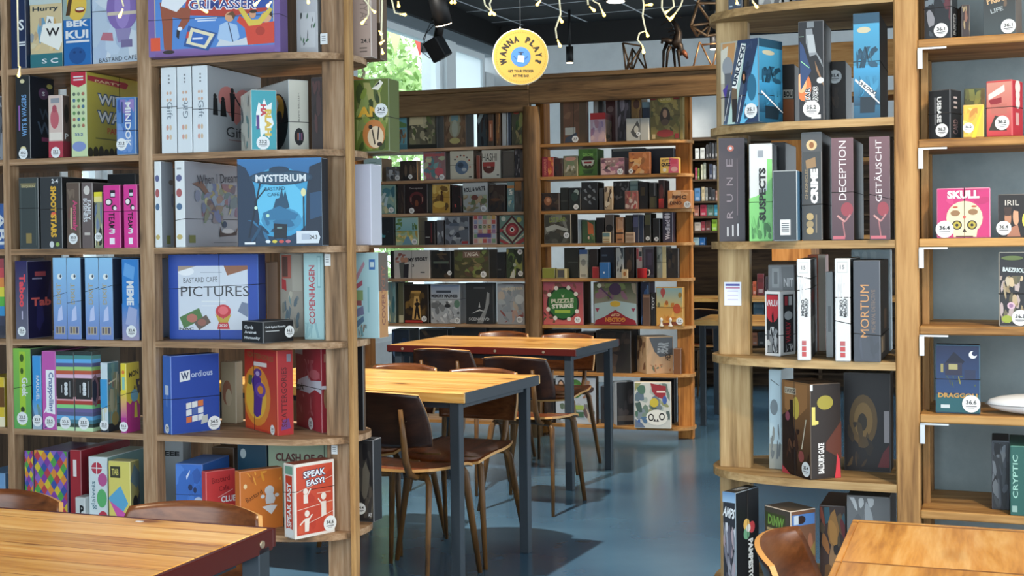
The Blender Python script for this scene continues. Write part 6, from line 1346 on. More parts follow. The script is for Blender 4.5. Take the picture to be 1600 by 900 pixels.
BB(4, 780.5, 820, 336, 'teal and red ornamental game with a single eye', '6a8a80', None, F=[('p', [(.0, .5), (.5, 1), (1, .5), (.5, 0)], '4a2a2c'), ('p', [(.1, .5), (.5, .9), (.9, .5), (.5, .1)], 'a8b09a'), ('d', .5, .5, .26, '8a3038'), ('d', .5, .5, .17, 'b4484a'), ('d', .5, .5, .09, 'e0dcd0'), ('d', .5, .5, .05, '22201f'), ('p', [(0, .2), (.4, .02), (.2, .0), (0, .1)], 'a04044'), ('p', [(.6, .02), (1, .25), (1, .1), (.8, 0)], 'a04044'), ('p', [(0, .55), (.2, .48), (0, .4)], 'a04044'), ('d', .16, .88, .09, 'c4ccc0'), ('d', .78, .84, .1, 'b8b86a'), ('l', .02, .3, .4, .04, .05, 'c4c4b4'), ('l', .98, .35, .6, .06, .05, 'c4c4b4')])
BB(3, 610, 615, 392, 'slim black spine', '1f1c1e', None)
BB(3, 615.5, 671.5, 391, 'cream game with two children and black brush lettering', 'b9b4ae', None, sbk=.02, F=[('b', 10, 4, ['9a5a50', 'b07a6a', '7a3c38', 'c09a8a'], .04, .55, .36, .9, .25), ('p', [(.14, .55), (.3, .6), (.3, .02), (.18, .02)], '5a5c58'), ('p', [(.28, .5), (.42, .52), (.4, .02), (.26, .04)], '26242a'), ('e', .24, .68, .06, .1, 'b8866c'), ('e', .34, .66, .06, .09, 'b8866c'), ('t', 'MY STORY', .68, .68, .54, .14, '24242a', 3, .04), ('t', '3', .54, .46, .06, .1, '3a3a3c'), ('r', .74, .2, .86, .24, '3a3a3c')], band=[('v', .5)])
BB(3, 674, 704, 392, 'dark harbour game', '22221f', 'dark', 16, F=[('r', .1, .55, .9, .62, '5a6458'), ('r', .3, .84, .8, .9, '5a4a34')], st=[(.95, .2, .016, '23')])
BB(3, 709, 764.5, 390, 'green forest game with a wooden title plate', '48452f', None, F=[('b', 40, 8, ['4a4a2c', '6a6a3c', '8a7a54', '3a3a26', '7a8a4a', '5a4434'], .03, .03, .97, .97, .18), ('r', .26, .72, .74, .96, '7a5f52'), ('t', 'TAIGA', .5, .84, .4, .14, 'd8cfc0', 2, .02)], st=[(.84, .14, .022, '23.1')], side='3a3020')
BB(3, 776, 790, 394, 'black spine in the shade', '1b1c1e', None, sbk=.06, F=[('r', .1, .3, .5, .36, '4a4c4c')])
BB(3, 791, 817, 388, 'dark leafy game with a white-gloved figure', '33402a', 'jungle', 16, F=[('b', 6, 3, ['26301f', '1f2a1a'], .05, .3, .95, .95, .3), ('p', [(.2, .02), (.42, .3), (.5, .3), (.5, .02)], 'b8bcb0'), ('p', [(.55, .02), (.6, .35), (.85, .3), (.9, .02)], '26281f'), ('e', .5, .45, .1, .06, '9aa090')], st=[(.84, .88, .018, '23'), (.86, .16, .018, '23.2')])
BB(2, 606, 618, 438, 'grey-teal spine', '6f8684', 'teal', 8)
BB(2, 622, 631, 442, 'olive spine with a cream foot', '5a5a44', None, F=[('r', .1, .02, .9, .2, 'b8b494')])
BB(2, 631.5, 669.5, 445, 'black and gold game with a silhouette in a doorway', '231a12', None, xr=None, F=[('b', 16, 4, ['5a4420', '3a2c16', '8a6a34', '4a3a1c'], .05, .2, .95, .85, .25), ('p', [(.32, .1), (.7, .1), (.62, .7), (.42, .7)], 'c8a05c'), ('p', [(.4, .12), (.48, .12), (.52, .3), (.58, .12), (.66, .12), (.58, .45), (.68, .5), (.54, .56), (.4, .5), (.48, .45)], '1c120c'), ('e', .53, .60, .04, .05, '1c120c'), ('r', .3, .78, .7, .84, 'b8904c'), ('r', .03, .02, .75, .08, 'a8342c')], st=[(.82, .12, .02, '23.3')])
BB(2, 672.5, 719, 444, 'grey and white city game with black slab capitals', 'a4aab0', None, F=[('g', .02, .62, .98, .98, 'b0b8c0', '7a8ca8'), ('b', 34, 8, ['6a6e72', '9aa0a4', 'c4c8cc', '4a4e52', '8a8e92', 'd0d4d6'], .03, .03, .97, .58, .16), ('t', 'MEMORY MADNESS', .48, .70, .88, .08, '23242a', 0, .05), ('e', .58, .45, .1, .05, '2a2c30'), ('e', .9, .5, .1, .1, '5a7a6a'), ('r', .2, .78, .7, .84, '3a4250')], st=[(.9, .08, .02, '23')], band=[('h', .62)])
BB(2, 727.5, 771, 442, 'charcoal game with a silver arrow and spaced capitals', '2b2e31', None, F=[('p', [(.40, .02), (.62, .02), (.85, .5), (.86, .75), (.78, .78), (.7, .4)], '8a8e90'), ('p', [(.2, .25), (.5, .36), (.7, .30), (.5, .32)], 'c4c8ca'), ('p', [(.46, .4), (.5, .54), (.53, .4)], 'b0b4b8'), ('t', 'SCENARVD', .48, .12, .74, .07, 'b8bcc0', 0, .02), ('r', .3, .86, .7, .9, '4c5054')], xr=776, side='1c1e20')
BB(2, 777, 819.5, 444, 'misty pale game of an exhibition ground', '9a9ea4', None, F=[('b', 22, 6, ['8a949c', 'a8b0b4', 'b4a89a', '7a848c'], .03, .3, .97, .97, .22), ('b', 12, 3, ['a0605a', '7a8a94', 'b89a8c', '8a4a44'], .03, .04, .97, .35, .2), ('t', 'WORLDS FAIR', .55, .88, .8, .07, 'c8bca0', 3, .02), ('e', .82, .62, .16, .12, 'b8c0c4')], st=[(.82, .12, .022, '23.4')], band=[('h', .56)])
BB(1, 612, 640, 515, 'navy game half hidden by the oxblood table', '1f2c3c', 'blue', 8)
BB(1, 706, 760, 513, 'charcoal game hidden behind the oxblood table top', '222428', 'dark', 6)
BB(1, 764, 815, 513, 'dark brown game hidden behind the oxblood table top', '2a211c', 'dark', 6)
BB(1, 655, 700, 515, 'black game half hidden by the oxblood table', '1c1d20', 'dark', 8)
# white magazines lying above the seventh tier
# ---- warm-lit bay
BB(7, 875, 918, 158, 'brown wrapped game with a white label', '6a4a34', None, xr=920, F=[('r', .0, .0, .12, 1, '4a3c2c'), ('r', .7, 0, .98, 1, '54432f'), ('b', 6, 3, ['7a5a40', '5f422e'], .12, .3, .7, .98, .3), ('r', .18, .2, .56, .38, 'b4b8b0'), ('p', [(.16, .02), (.6, .04), (.6, .26), (.2, .14)], '3a4454')], st=[(.55, .1, .022, '23')], band=[('v', .5)])
BB(7, 922, 946, 176, 'lilac and red lidded box', 'b09aa8', None, xr=961, side='a8846a', dmax=.18, F=[('r', 0, .78, 1, 1, 'a8282c'), ('b', 10, 4, ['8a7a9c', 'c4a8a8', '9a6a7c', 'b8b4c0'], .03, .03, .97, .76, .3)], S=[('r', 0, .78, 1, 1, '8a2024'), ('b', 8, 4, ['c4946a', '5a4a2c', 'a8a05c'], .05, .05, .95, .75, .3)], sbk=.02)
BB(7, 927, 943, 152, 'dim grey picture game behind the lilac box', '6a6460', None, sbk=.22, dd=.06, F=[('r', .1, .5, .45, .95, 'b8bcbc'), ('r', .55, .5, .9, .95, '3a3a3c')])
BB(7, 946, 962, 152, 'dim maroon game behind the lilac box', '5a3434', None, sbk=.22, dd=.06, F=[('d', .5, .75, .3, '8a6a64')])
BB(7, 964, 985, 150, 'black swirl-patterned game', '28242a', None, F=[('b', 14, 4, ['5a5460', '3a343c', '8a8490', '1c181c'], .05, .05, .95, .95, .25)], sbk=.06)
BB(7, 986, 1003, 148, 'mustard book-like game', '7a5c2c', None, sbk=.06, F=[('b', 6, 4, ['8a6a34', '5a3a1c', '9a7a44'], .05, .05, .95, .95, .3), ('e', .5, .8, .3, .1, '4a2c1c')])
BB(7, 1003.5, 1015, 159, 'small navy game', '1f3048', None, sbk=.06, F=[('r', .1, .5, .9, .56, '8ab0c4'), ('r', 0, .85, 1, 1, '6a8a98')])
BB(7, 978, 1014, 184, 'low white tin with a dark emblem', 'b4b6b0', None, sbk=.005, dd=.04, edge='d0d2cc', F=[('p', [(.2, .4), (.5, .9), (.66, .5), (.5, .1), (.3, .2)], '4a4c4c'), ('e', .45, .5, .1, .16, 'b4b6b0'), ('l', .62, .02, .62, .98, .05, '8a8c88')], st=[(.54, .3, .014, '2')])
BB(7, 1015.5, 1067, 144, 'tall green and gold ornamental game with an oval portrait', '6a6138', None, sbk=.03, dd=.07, F=[('b', 30, 6, ['7a7040', '5a5a30', '8f8450', '4a5030', '9a8a4c'], .03, .1, .97, .85, .16), ('r', .02, .86, .2, .98, '8a3030'), ('r', .72, .86, .9, .98, '8a3030'), ('e', .48, .88, .24, .1, 'a8984c'), ('t', 'Lwen', .48, .88, .3, .08, 'd8cfa0'), ('e', .46, .5, .16, .2, '3a3028'), ('e', .46, .56, .07, .09, 'a8846c'), ('e', .46, .38, .12, .07, '5a4a3c'), ('e', .46, .14, .26, .08, '8a3434'), ('r', .06, .03, .16, .13, 'b8a880'), ('r', .76, .03, .88, .13, '8a3434'), ('r', .92, .0, 1, 1, '8a7a44')], side='7a6a3c', band=[('h', .52)])
BB(6, 847, 865, 245, 'red and orange spine', 'a8443c', None, sbk=.03, F=[('r', .0, 0, .5, 1, '8a3040'), ('t', 'HAMBURG', .26, .5, .22, .8, 'c47a6c', 90), ('b', 10, 4, ['c86a34', 'd08a4c', 'a84a24'], .5, .05, .98, .98, .3)])
BB(6, 866, 879, 247, 'dim wine spine', '3a2220', 'dark', 6)
BB(6, 880, 902.5, 243, 'white cat game', '7a7a60', None, F=[('e', .5, .55, .3, .3, '6a7a5c'), ('e', .5, .85, .4, .1, 'b88a7a'), ('b', 12, 4, ['b8b8a8', '5a5a44', '8a7a5c', 'c8c8bc'], .1, .05, .9, .55, .25)])
BB(6, 903.5, 933.5, 232, 'bright green monster mouth game', '4f7c34', None, F=[('b', 8, 3, ['5a8a3c', '44702c'], .03, .6, .97, .97, .25), ('e', .5, .5, .36, .24, '33301f'), ('p', [(.16, .58), (.84, .58), (.78, .42), (.7, .36), (.6, .42), (.5, .36), (.4, .42), (.3, .36), (.22, .42)], 'd0d4c4'), ('r', .3, .46, .7, .53, '9a3c3c'), ('p', [(.2, .24), (.8, .24), (.7, .08), (.3, .08)], '3a5a2c'), ('t', 'GROM', .5, .78, .55, .12, '8abf5c', 0, .04)], sbk=.05)
BB(6, 938, 976, 246, 'mauve game of tangled animals', '9a7a7c', 'pink', 20, F=[('b', 10, 3, ['3a3a34', 'c8b4ac', '6a5a4c'], .1, .1, .9, .85, .2)], st=[(.82, .18, .02, '2.1')], sbk=.01)
BB(6, 982, 1016, 237, 'orange kitchen game', 'a8683c', 'warm', 24, xr=1018, sbk=.0, st=[(.1, .14, .015, '2')])
BB(6, 1031, 1060.5, 246, 'yellow and pink party game', 'd8b45c', None, dd=.07, sbk=.0, F=[('p', [(.5, 1), (1, .9), (1, .02), (.45, .02)], 'c85a74'), ('t', 'TUTTI', .35, .82, .5, .14, '3a3040', 3, .03), ('t', 'QUIZ', .32, .55, .5, .24, '23202c', 0, .05), ('d', .25, .22, .12, 'd8d4c4'), ('e', .76, .26, .18, .16, 'd8a4a4'), ('r', .6, .6, .9, .9, 'c44a64')])
BB(6, 955, 1008, 231, 'dark slate game behind the orange kitchen game', '33363c', None, sbk=.2, dd=.07, F=[('r', .05, .9, .6, .97, '7a7c78')])
BB(6, 1009, 1053, 231, 'dark blue-grey game behind the party game', '2a2c38', None, sbk=.2, dd=.07)
BB(5, 844, 874, 301, 'dim brown game with a lit figure', '34241c', 'dark', 12, F=[('e', .4, .55, .2, .25, '8a5a3c'), ('e', .42, .6, .1, .12, 'b88a6c')])
BB(5, 875, 888, 293, 'dark green-grey game', '2f312c', None, sbk=.05, F=[('r', .1, .4, .9, .44, '54564c')])
BB(5, 888.5, 907, 293, 'black game with a pale profile', '1e2424', None, F=[('e', .65, .78, .22, .14, '9aa8a0'), ('e', .5, .6, .3, .2, '2c403c')], st=[(.62, .16, .018, '2.2')])
BB(5, 908, 934, 284, 'black game with grey geometric emblems', '26282a', None, F=[('p', [(.5 + .3 * math.cos(a), .5 + .28 * math.sin(a)), (.5 + .3 * math.cos(a) + .13, .5 + .28 * math.sin(a) - .02), (.5 + .3 * math.cos(a) + .04, .5 + .28 * math.sin(a) + .13), (.5 + .3 * math.cos(a) - .1, .5 + .28 * math.sin(a) + .08)], '7f8488') for a in [.5, 1.57, 2.64, 3.67, 4.71, 5.76]] + [('d', .5, .5, .1, '8a8f92')])
BB(5, 936, 943, 294, 'slim slate spine', '4a4c50', None)
BB(5, 944, 957, 291, 'small cream and black game', 'b09a7c', None, sbk=.0, dd=.04, F=[('b', 10, 4, ['3a2c24', 'd0c4ac', '6a5444'], .05, .05, .95, .95, .3)])
BB(5, 958, 983, 283, 'black chain-patterned game', '222224', None, sbk=.06, F=[('b', 16, 4, ['4a4a4c', '6a6a6c', '1a1a1c'], .05, .3, .95, .95, .18)])
BB(5, 976, 996, 298, 'small red and white game', '8a5a54', None, sbk=.0, dd=.05, F=[('b', 14, 4, ['a84a4c', 'c4b4a8', '4a4a40', 'd0a080'], .03, .03, .97, .97, .3)])
BB(5, 984, 997, 282, 'pale aqua spine', '8aa8a4', None, sbk=.08, F=[('r', 0, .8, 1, .86, '6a8a88')])
BB(5, 998, 1012, 284, 'black game with an ochre mark', '1c1c1c', None, sbk=.05, F=[('r', .2, .5, .7, .8, '4a3c24')])
BB(5, 1014, 1027, 285, 'black game with an olive panel', '1f1f1c', None, sbk=.04, F=[('r', .1, .05, .9, .45, '4a4830'), ('r', .6, .5, .8, .98, '6a6a6c')])
BB(5, 1028.5, 1038, 281, 'black spine with a bright red foot', '2c1c1c', None, F=[('e', .5, .6, .35, .25, '5a2a28'), ('r', .05, .02, .95, .36, 'c83a34')])
BB(5, 1043, 1080, 297, 'orange dinosaur-print game with brown capitals', 'c88a54', None, sbk=-.01, dd=.1, F=[('b', 14, 4, ['d8a878', 'b8703c', 'e0bc94', '9a5a34'], .03, .03, .97, .97, .25), ('t', 'EPIC', .5, .62, .6, .2, '4a2c1c', 0, .04), ('t', 'DINO', .35, .3, .5, .2, '5a3420', 0, .04)], st=[(.84, .2, .022, '2.3')])
BB(4, 850, 892, 334, 'square dark game of a stormy wave with green title', '3a3a34', None, sbk=.0, F=[('b', 20, 4, ['5a5c54', '2c2c28', '7a7c74', '4a4438'], .03, .03, .97, .97, .22), ('p', [(.05, .55), (.4, .66), (.9, .5), (.9, .4), (.5, .5), (.1, .4)], 'a0a49c'), ('t', 'LOST ISLAND', .5, .82, .6, .16, '8a9a4c', 3, .02)], st=[(.84, .28, .02, '2.4')], edge='a8a490')
BB(4, 903, 908, 343, 'slim pale blue spine', '8a9aa0', None)
BB(4, 909, 929, 344, 'green and orange game with a fox-coloured figure', '3f5a3c', None, F=[('p', [(.45, .95), (.9, .8), (.95, .3), (.5, .4)], 'c0683c'), ('b', 6, 3, ['d8c0a8', '5a7a4a'], .4, .05, .95, .4, .3)])
BB(4, 931, 944, 340, 'black game in the middle', '1c1a1a', None, sbk=.06)
BB(4, 945, 959, 335, 'grey-brown spine with a black hat', '5c544e', None, F=[('e', .5, .52, .4, .13, '161618'), ('r', .2, .45, .8, .6, '161618')])
BB(4, 941, 953.5, 363, 'tiny cream and teal card box', 'c4b894', None, sbk=-.005, dd=.02, F=[('r', .05, .6, .95, .95, '6a8a8c'), ('r', .1, .3, .9, .36, '8a6a3c'), ('r', .1, .1, .9, .16, 'b8783c')])
BB(4, 962, 974, 339, 'peach and dark spine', 'b8845c', None, F=[('p', [(.3, .95), (.95, .8), (.95, .55), (.3, .5)], 'd0a07a'), ('r', 0, .35, 1, .4, '2c2420'), ('r', .2, .1, .8, .16, '6a4a34')])
BB(4, 976.5, 991.5, 363, 'tiny beige card box', 'b49a80', None, sbk=-.005, dd=.02, F=[('r', .1, .7, .9, .8, '8a6a54'), ('r', .1, .2, .9, .5, 'a4866c')])
BB(4, 977, 988, 336, 'dark olive spine', '2c2c22', None, sbk=.05)
BB(4, 988.5, 998, 335, 'slate blue spine with a lilac plate', '34384c', None, F=[('r', .1, .55, .9, .9, '5a5c7c')])
BB(4, 998.5, 1006, 336, 'navy spine', '22304a', None)
BB(4, 1007, 1017, 333, 'black spine with an olive cap and round label', '26261f', None, F=[('r', .05, .6, .95, .95, '5a5838')], st=[(.5, .14, .014, '2')])
BB(4, 1020, 1031, 341, 'black spine with a round label', '1e1f20', None, st=[(.5, .14, .014, '2')])
BB(4, 1035, 1051, 331, 'violet spine with white hearts and script', '3f3a4c', None, F=[('t', 'Wedlink!', .5, .42, .5, .66, 'e0dce4', 90, .03), ('e', .48, .84, .3, .06, 'd8d4dc'), ('e', .5, .94, .3, .03, 'd8d4dc')])
BB(3, 847, 867, 419, 'low olive green box', '7a7f34', None, sbk=.0, dd=.06)
BB(3, 868, 886, 420, 'low cream box with a dark label', '8a8458', None, sbk=.0, dd=.06, F=[('r', .2, .1, .75, .85, '4a4a4c'), ('r', .8, 0, 1, 1, 'c4b88a')])
BB(3, 881, 904, 387, 'dark green-black game', '2a2e28', None, sbk=.08, F=[('r', .3, .5, .98, .53, '4a5048')])
BB(3, 905, 918, 390, 'white spine with a blue cap', 'b8b8a8', None, F=[('r', 0, .84, 1, 1, '3a5a8a'), ('e', .5, .55, .3, .12, '8a8c84'), ('r', .2, .05, .8, .14, '8a8a80')], band=[('h', .6)])
BB(3, 921, 934, 389, 'dim game with a red line', '2c2422', None, sbk=.06)
BB(3, 925, 936, 417, 'small red card box', 'a02c30', None, sbk=.0, dd=.03)
BB(3, 936.5, 951.5, 410, 'small bright blue card box', '2f6aa8', None, sbk=-.01, dd=.05, F=[('r', .4, .3, .55, .42, 'c4d4e0')])
BB(3, 938, 960, 386, 'navy game behind the blue card box', '1f2838', None, sbk=.1, F=[('r', .1, .7, .5, .76, '4a5a70')])
BB(3, 962, 974, 387, 'white wedge-shaped spine with black figures', 'b4b8b4', None, F=[('p', [(.5, 1), (1, 1), (1, .6)], '3a4248'), ('b', 6, 4, ['3a3c3c', '8a9098'], .1, .2, .9, .8, .25)])
BB(3, 971, 981, 421, 'tiny cream card box', 'd0b890', None, sbk=-.01, dd=.02, F=[('e', .5, .5, .25, .25, 'a86a3c')])
BB(3, 976, 990.5, 386, 'dark brown mask game', '30241f', 'dark', 10, sbk=.05, F=[('e', .5, .4, .3, .2, '5a4434')])
BB(3, 994, 1003.5, 386, 'white and red spine', 'c8bcb4', None, sbk=.08, F=[('r', .05, .6, .4, .95, 'c05a5c'), ('r', .5, .7, .95, .85, '3a4a4c'), ('r', .5, .55, .95, .68, 'c86a74')])
BB(3, 1005, 1022, 385, 'grey-violet framed game', '6a6a74', None, sbk=.08, F=[('r', .2, .1, .95, .9, '4f4654'), ('r', .4, .4, .8, .8, '5f566a')])
BB(3, 1026, 1041, 385, 'cream and grey-green spine', '8a9088', None, F=[('r', .6, 0, 1, 1, 'd4c490'), ('b', 6, 3, ['5a645c', 'a8aca0'], .05, .3, .55, .95, .3)], band=[('h', .5)])
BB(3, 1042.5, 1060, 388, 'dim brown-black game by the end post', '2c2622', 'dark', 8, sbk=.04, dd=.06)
BB(2, 848, 911.5, 440, 'pink square game with a big green medallion', 'a8505a', None, sbk=.02, xr=924, side='241c1e', F=[('g', .02, .02, .98, .98, 'c0605c', '9a5060'), ('b', 12, 4, ['7a4a44', '8a5a5c', '5a3a34', 'b07068'], .02, .6, .98, .98, .18), ('b', 8, 5, ['4a5a34', '6a4a3c', '5a3a3c'], .02, .05, .3, .4, .25), ('d', .5, .5, .40, '23291f'), ('d', .5, .5, .36, '2f6a34'), ('p', [(.46, .72), (.5, .68), (.54, .72), (.52, .64), (.48, .64)], 'b8c0a8'), ('t', 'PUZZLE', .49, .56, .56, .10, 'c4c8b4', 3, .05), ('t', 'STRIKE', .49, .44, .54, .10, 'd8dcd0', 3, .05), ('r', .3, .28, .68, .35, '9ab84a')] + [('e', .5 + .39 * math.cos(a), .5 + .39 * math.sin(a), .05, .05, 'd8d4cc') for a in [.6, 1.2, 2.0, 2.6, 3.5, 4.2, 5.1, 5.8]], st=[(.86, .12, .022, '2.5')])
BB(2, 927, 996, 441, 'upside-down fairground game with a red tent', '5a4a4a', None, sbk=.02, side='1c1c1f', F=[('g', .02, .5, .98, .98, '7a7a6c', '3f4a2c'), ('b', 14, 5, ['5a5a3c', '7a5a6c', '6a7a4c', '9a8a7a'], .03, .6, .97, .97, .22), ('e', .5, .84, .14, .14, '3f2c4a'), ('l', .12, .92, .42, .62, .03, '4a3058'), ('e', .14, .92, .05, .05, 'b8c0b0'), ('e', .5, .52, .13, .05, 'b89a3c'), ('e', .5, .47, .18, .03, '2a2420'), ('p', [(.02, .02), (.02, .5), (.5, .58), (.98, .5), (.98, .02)], '9ab0b4'), ('e', .5, .5, .12, .07, 'c0a03c'), ('p', [(.02, .02), (.05, .12), (.25, .2), (.5, .36), (.75, .2), (.95, .12), (.98, .02)], '8a2430'), ('p', [(.04, .4), (.14, .4), (.09, .3)], '8a3048'), ('p', [(.86, .4), (.96, .4), (.91, .3)], '8a3048'), ('t', 'CUP', .5, .245, .2, .06, 'd0b08a', 180, .03), ('t', 'GOLDEN', .5, .135, .46, .10, 'c8843c', 180, .05), ('r', .38, .04, .62, .05, 'c8a08a')], band=[('h', .48)])
BB(2, 1001, 1015, 441, 'dim royal blue game', '27314c', 'blue', 6, sbk=.08)
BB(2, 1004, 1016, 460, 'brown cloth-bound spine', '5c4438', None, sbk=.02, dd=.04, F=[('r', .1, .9, .9, .96, '8a6a54')])
BB(2, 1017, 1024, 458, 'black spine with white capitals', '1f1f22', None, F=[('t', 'TOY', .5, .7, .6, .4, 'd0d0d0', 90, .03)])
BB(2, 1025, 1067, 449, 'yellow desert balloon game', 'c8964a', None, dd=.07, sbk=.01, F=[('g', .02, .5, .98, .98, 'c4b06a', '8ab0b4'), ('b', 12, 4, ['d8a04a', 'b8742c', 'e0b860'], .3, .08, .97, .6, .25), ('e', .78, .45, .14, .13, 'b8502c'), ('e', .26, .88, .09, .1, 'a84a48'), ('p', [(.2, .82), (.32, .82), (.26, .72)], 'a84a48'), ('e', .4, .6, .06, .06, 'a8602c'), ('e', .1, .55, .05, .06, '6a6a4c'), ('e', .9, .8, .07, .07, '9a7a34'), ('p', [(.02, .02), (.98, .02), (.98, .14), (.3, .08)], '7a3a24')], st=[(.88, .13, .023, '2.6')], band=[('h', .48, -.02)], edge='d0b070')
BB(1, 931, 986, 517, 'dark game stack of moody figures', '23211f', 'dark', 20, sbk=.03)
BB(1, 995, 1010, 527, 'cream spined world game', 'b89a78', None, sbk=-.0, xr=1052, yaw=-58, dmax=.3, side='a88a6a', edge='d0b894', F=[('b', 14, 4, ['7a5a44', 'c4a888', '4a3a34', '9a7a5c'], .05, .1, .95, .95, .25)], S=[('p', [(.1, .98), (.98, .98), (.98, .5), (.5, .45), (.3, .6)], '4a4f54'), ('t', 'BEAR', .62, .7, .4, .3, '8a9094', 84, .03), ('t', 'HEX', .8, .45, .2, .2, '3a2c24', 84, .03), ('b', 8, 3, ['c09a74', '8a5a3c', '3f5a4c'], .05, .03, .9, .25, .25)], st=[('S', 0, 0, 0, '')][:0])
BB(1, 1052, 1064, 545, 'small brown carton by the end post', '6a4428', None, sbk=.04, dd=.06)
BB(1, 850, 900, 516, 'large black game behind the dark-legged chair', '1c1b1d', 'dark', 8, sbk=.1, dd=.15)
BB(1, 902, 928, 520, 'dim rust and brown game by the oxblood table corner', '3a2a24', 'red', 8, sbk=.06)
BB(1, 962, 998, 512, 'charcoal game at the rear, beside the moody figures', '232426', 'dark', 6, sbk=.24, dd=.05)
BB(0, 938, 957, 604, 'dark slate game between the pale ones', '2a2d33', 'dark', 6, sbk=.1, dd=.15)
BB(0, 1000, 1054, 592, 'black game behind the comic creature game', '17181a', 'dark', 4, sbk=.2, dd=.08)
BB(0, 850, 866, 596, 'dark brown game beside the rough middle post', '2c2420', 'dark', 6, sbk=.05)
BB(0, 868, 931, 590, 'pale blue game with a green oval and heroes', 'a0aab4', None, sbk=.03, xr=936, side='5a4a3a', F=[('b', 22, 4, ['6a7a6c', '8a9aa8', '4a5a4c', 'b0a090', '5a4a4c'], .03, .03, .97, .45, .2), ('e', .5, .75, .18, .2, '3f6a34'), ('e', .5, .72, .12, .14, '56844a'), ('e', .14, .8, .09, .14, '3a3434'), ('e', .14, .84, .05, .06, 'b89478'), ('b', 8, 7, ['6a5040', '8a6a54', '3a3030'], .68, .55, .96, .95, .25), ('r', .3, .3, .7, .4, '8aa050'), ('r', .3, .14, .7, .26, '3f5f4c')])
BB(0, 958, 963, 597, 'pale edged slim box', 'b0bcc8', None, sbk=.02, xr=991, yaw=-60, side='1c1d20', S=[('b', 8, 4, ['2c2c30', '3a3638', '16171a'], .1, .1, .95, .9, .3), ('r', .05, .1, .95, .22, '4a4440')])
BB(0, 991, 1048, 598, 'big white comic creature game', 'b8bcb8', None, sbk=-.04, yaw=6, side='c4b8a4', edge='d8d8d0', dd=.07, F=[('b', 36, 4, ['6a7a74', '4a6a5c', '9aa8a4', '5a6a80', '8a8f60', 'c4c8c0', '3a4a4c'], .02, .2, .98, .98, .17), ('p', [(.45, .98), (.88, .92), (.86, .62), (.6, .7), (.5, .8)], '8a2c34'), ('r', .62, .78, .86, .82, 'd0c4bc'), ('e', .55, .56, .12, .1, 'b8a83c'), ('e', .84, .62, .06, .09, '3f5a9a'), ('e', .62, .24, .3, .17, 'd0d2cc'), ('e', .46, .24, .08, .08, '1f2022'), ('e', .46, .24, .05, .05, 'd4d6d0'), ('e', .76, .26, .08, .08, '1f2022'), ('e', .76, .26, .05, .05, 'd4d6d0'), ('p', [(.52, .15), (.56, .22), (.6, .15), (.64, .22), (.68, .15)], '1f2022'), ('p', [(.02, .02), (.3, .02), (.2, .12), (.02, .2)], '5a6a84'), ('b', 5, 3, ['3f5f94', '4a6a8a'], .05, .05, .35, .25, .3)], S=[('b', 8, 3, ['3a3a34', '9a9a88', '6a6a58'], .1, .05, .9, .95, .25)])
# white papers lying on the seventh tier under the sixth shelf
for i, (a, b) in enumerate(((650, 694), (705, 724), (742, 776), (790, 820))):
    xa, za = BF.hit(a, 512, .0); xb, _ = BF.hit(b, 512, .0)
    m = MB(); m.box(-(xb - xa) / 2, 0, 0, (xb - xa) / 2, .2, .006, 0, {'*': lin('c4ccd0'), 'F': lin('d8dee0')}); 
    m.poly([(-(xb - xa) * .4, .02, .0063), ((xb - xa) * .3, .02, .0063), ((xb - xa) * .3, .16, .0063), (-(xb - xa) * .4, .16, .0063)], lin('9fb0b8'))
    if False: m.build('x', PAPER)
# mug before the framed game
m = MB(); m.lathe([(.028, 0), (.032, .004), (.033, .062), (.034, .064), (.030, .063), (.029, .008), (.001, .006)], 22)
hx, hz = BF.hit(1001.5, 425, -.0)
mug = m.build('mug', plain('mug_red', 'b82c30', .3), None, BF.w(hx, -.0 + .036, BZ[3] + .001), BF.a)
h_ = MB(); h_.tube([(.032, 0, .052), (.046, 0, .052), (.051, 0, .038), (.046, 0, .020), (.032, 0, .016)], .004, 8); o = h_.build('handle', plain('mug_white_handle', 'd8d4cc', .3), mug); o['label'] = 'white handle'
tag(mug, 'red mug with a white handle standing before the grey-violet framed game', 'mug')
# pawns in front of the desert game
for i, (px, c, nm) in enumerate(((1034, 'd8d4c8', 'white'), (1048, 'd4ccc0', 'cream'))):
    m = MB(); m.lathe([(.014, 0), (.015, .004), (.009, .012), (.006, .03), (.009, .036), (.011, .045), (.007, .054), (.001, .057)], 14)
    x_, z_ = BF.hit(px, 500, -.0)
    o = m.build('game_pawn', plain('pawn_' + nm, c, .4), None, BF.w(x_, -.012 + .022 * 0 + .0, BZ[2] + .0005), 0)
    tag(o, '%s toy pawn standing before the yellow desert balloon game' % nm, 'game piece', 'pawns before the desert game')

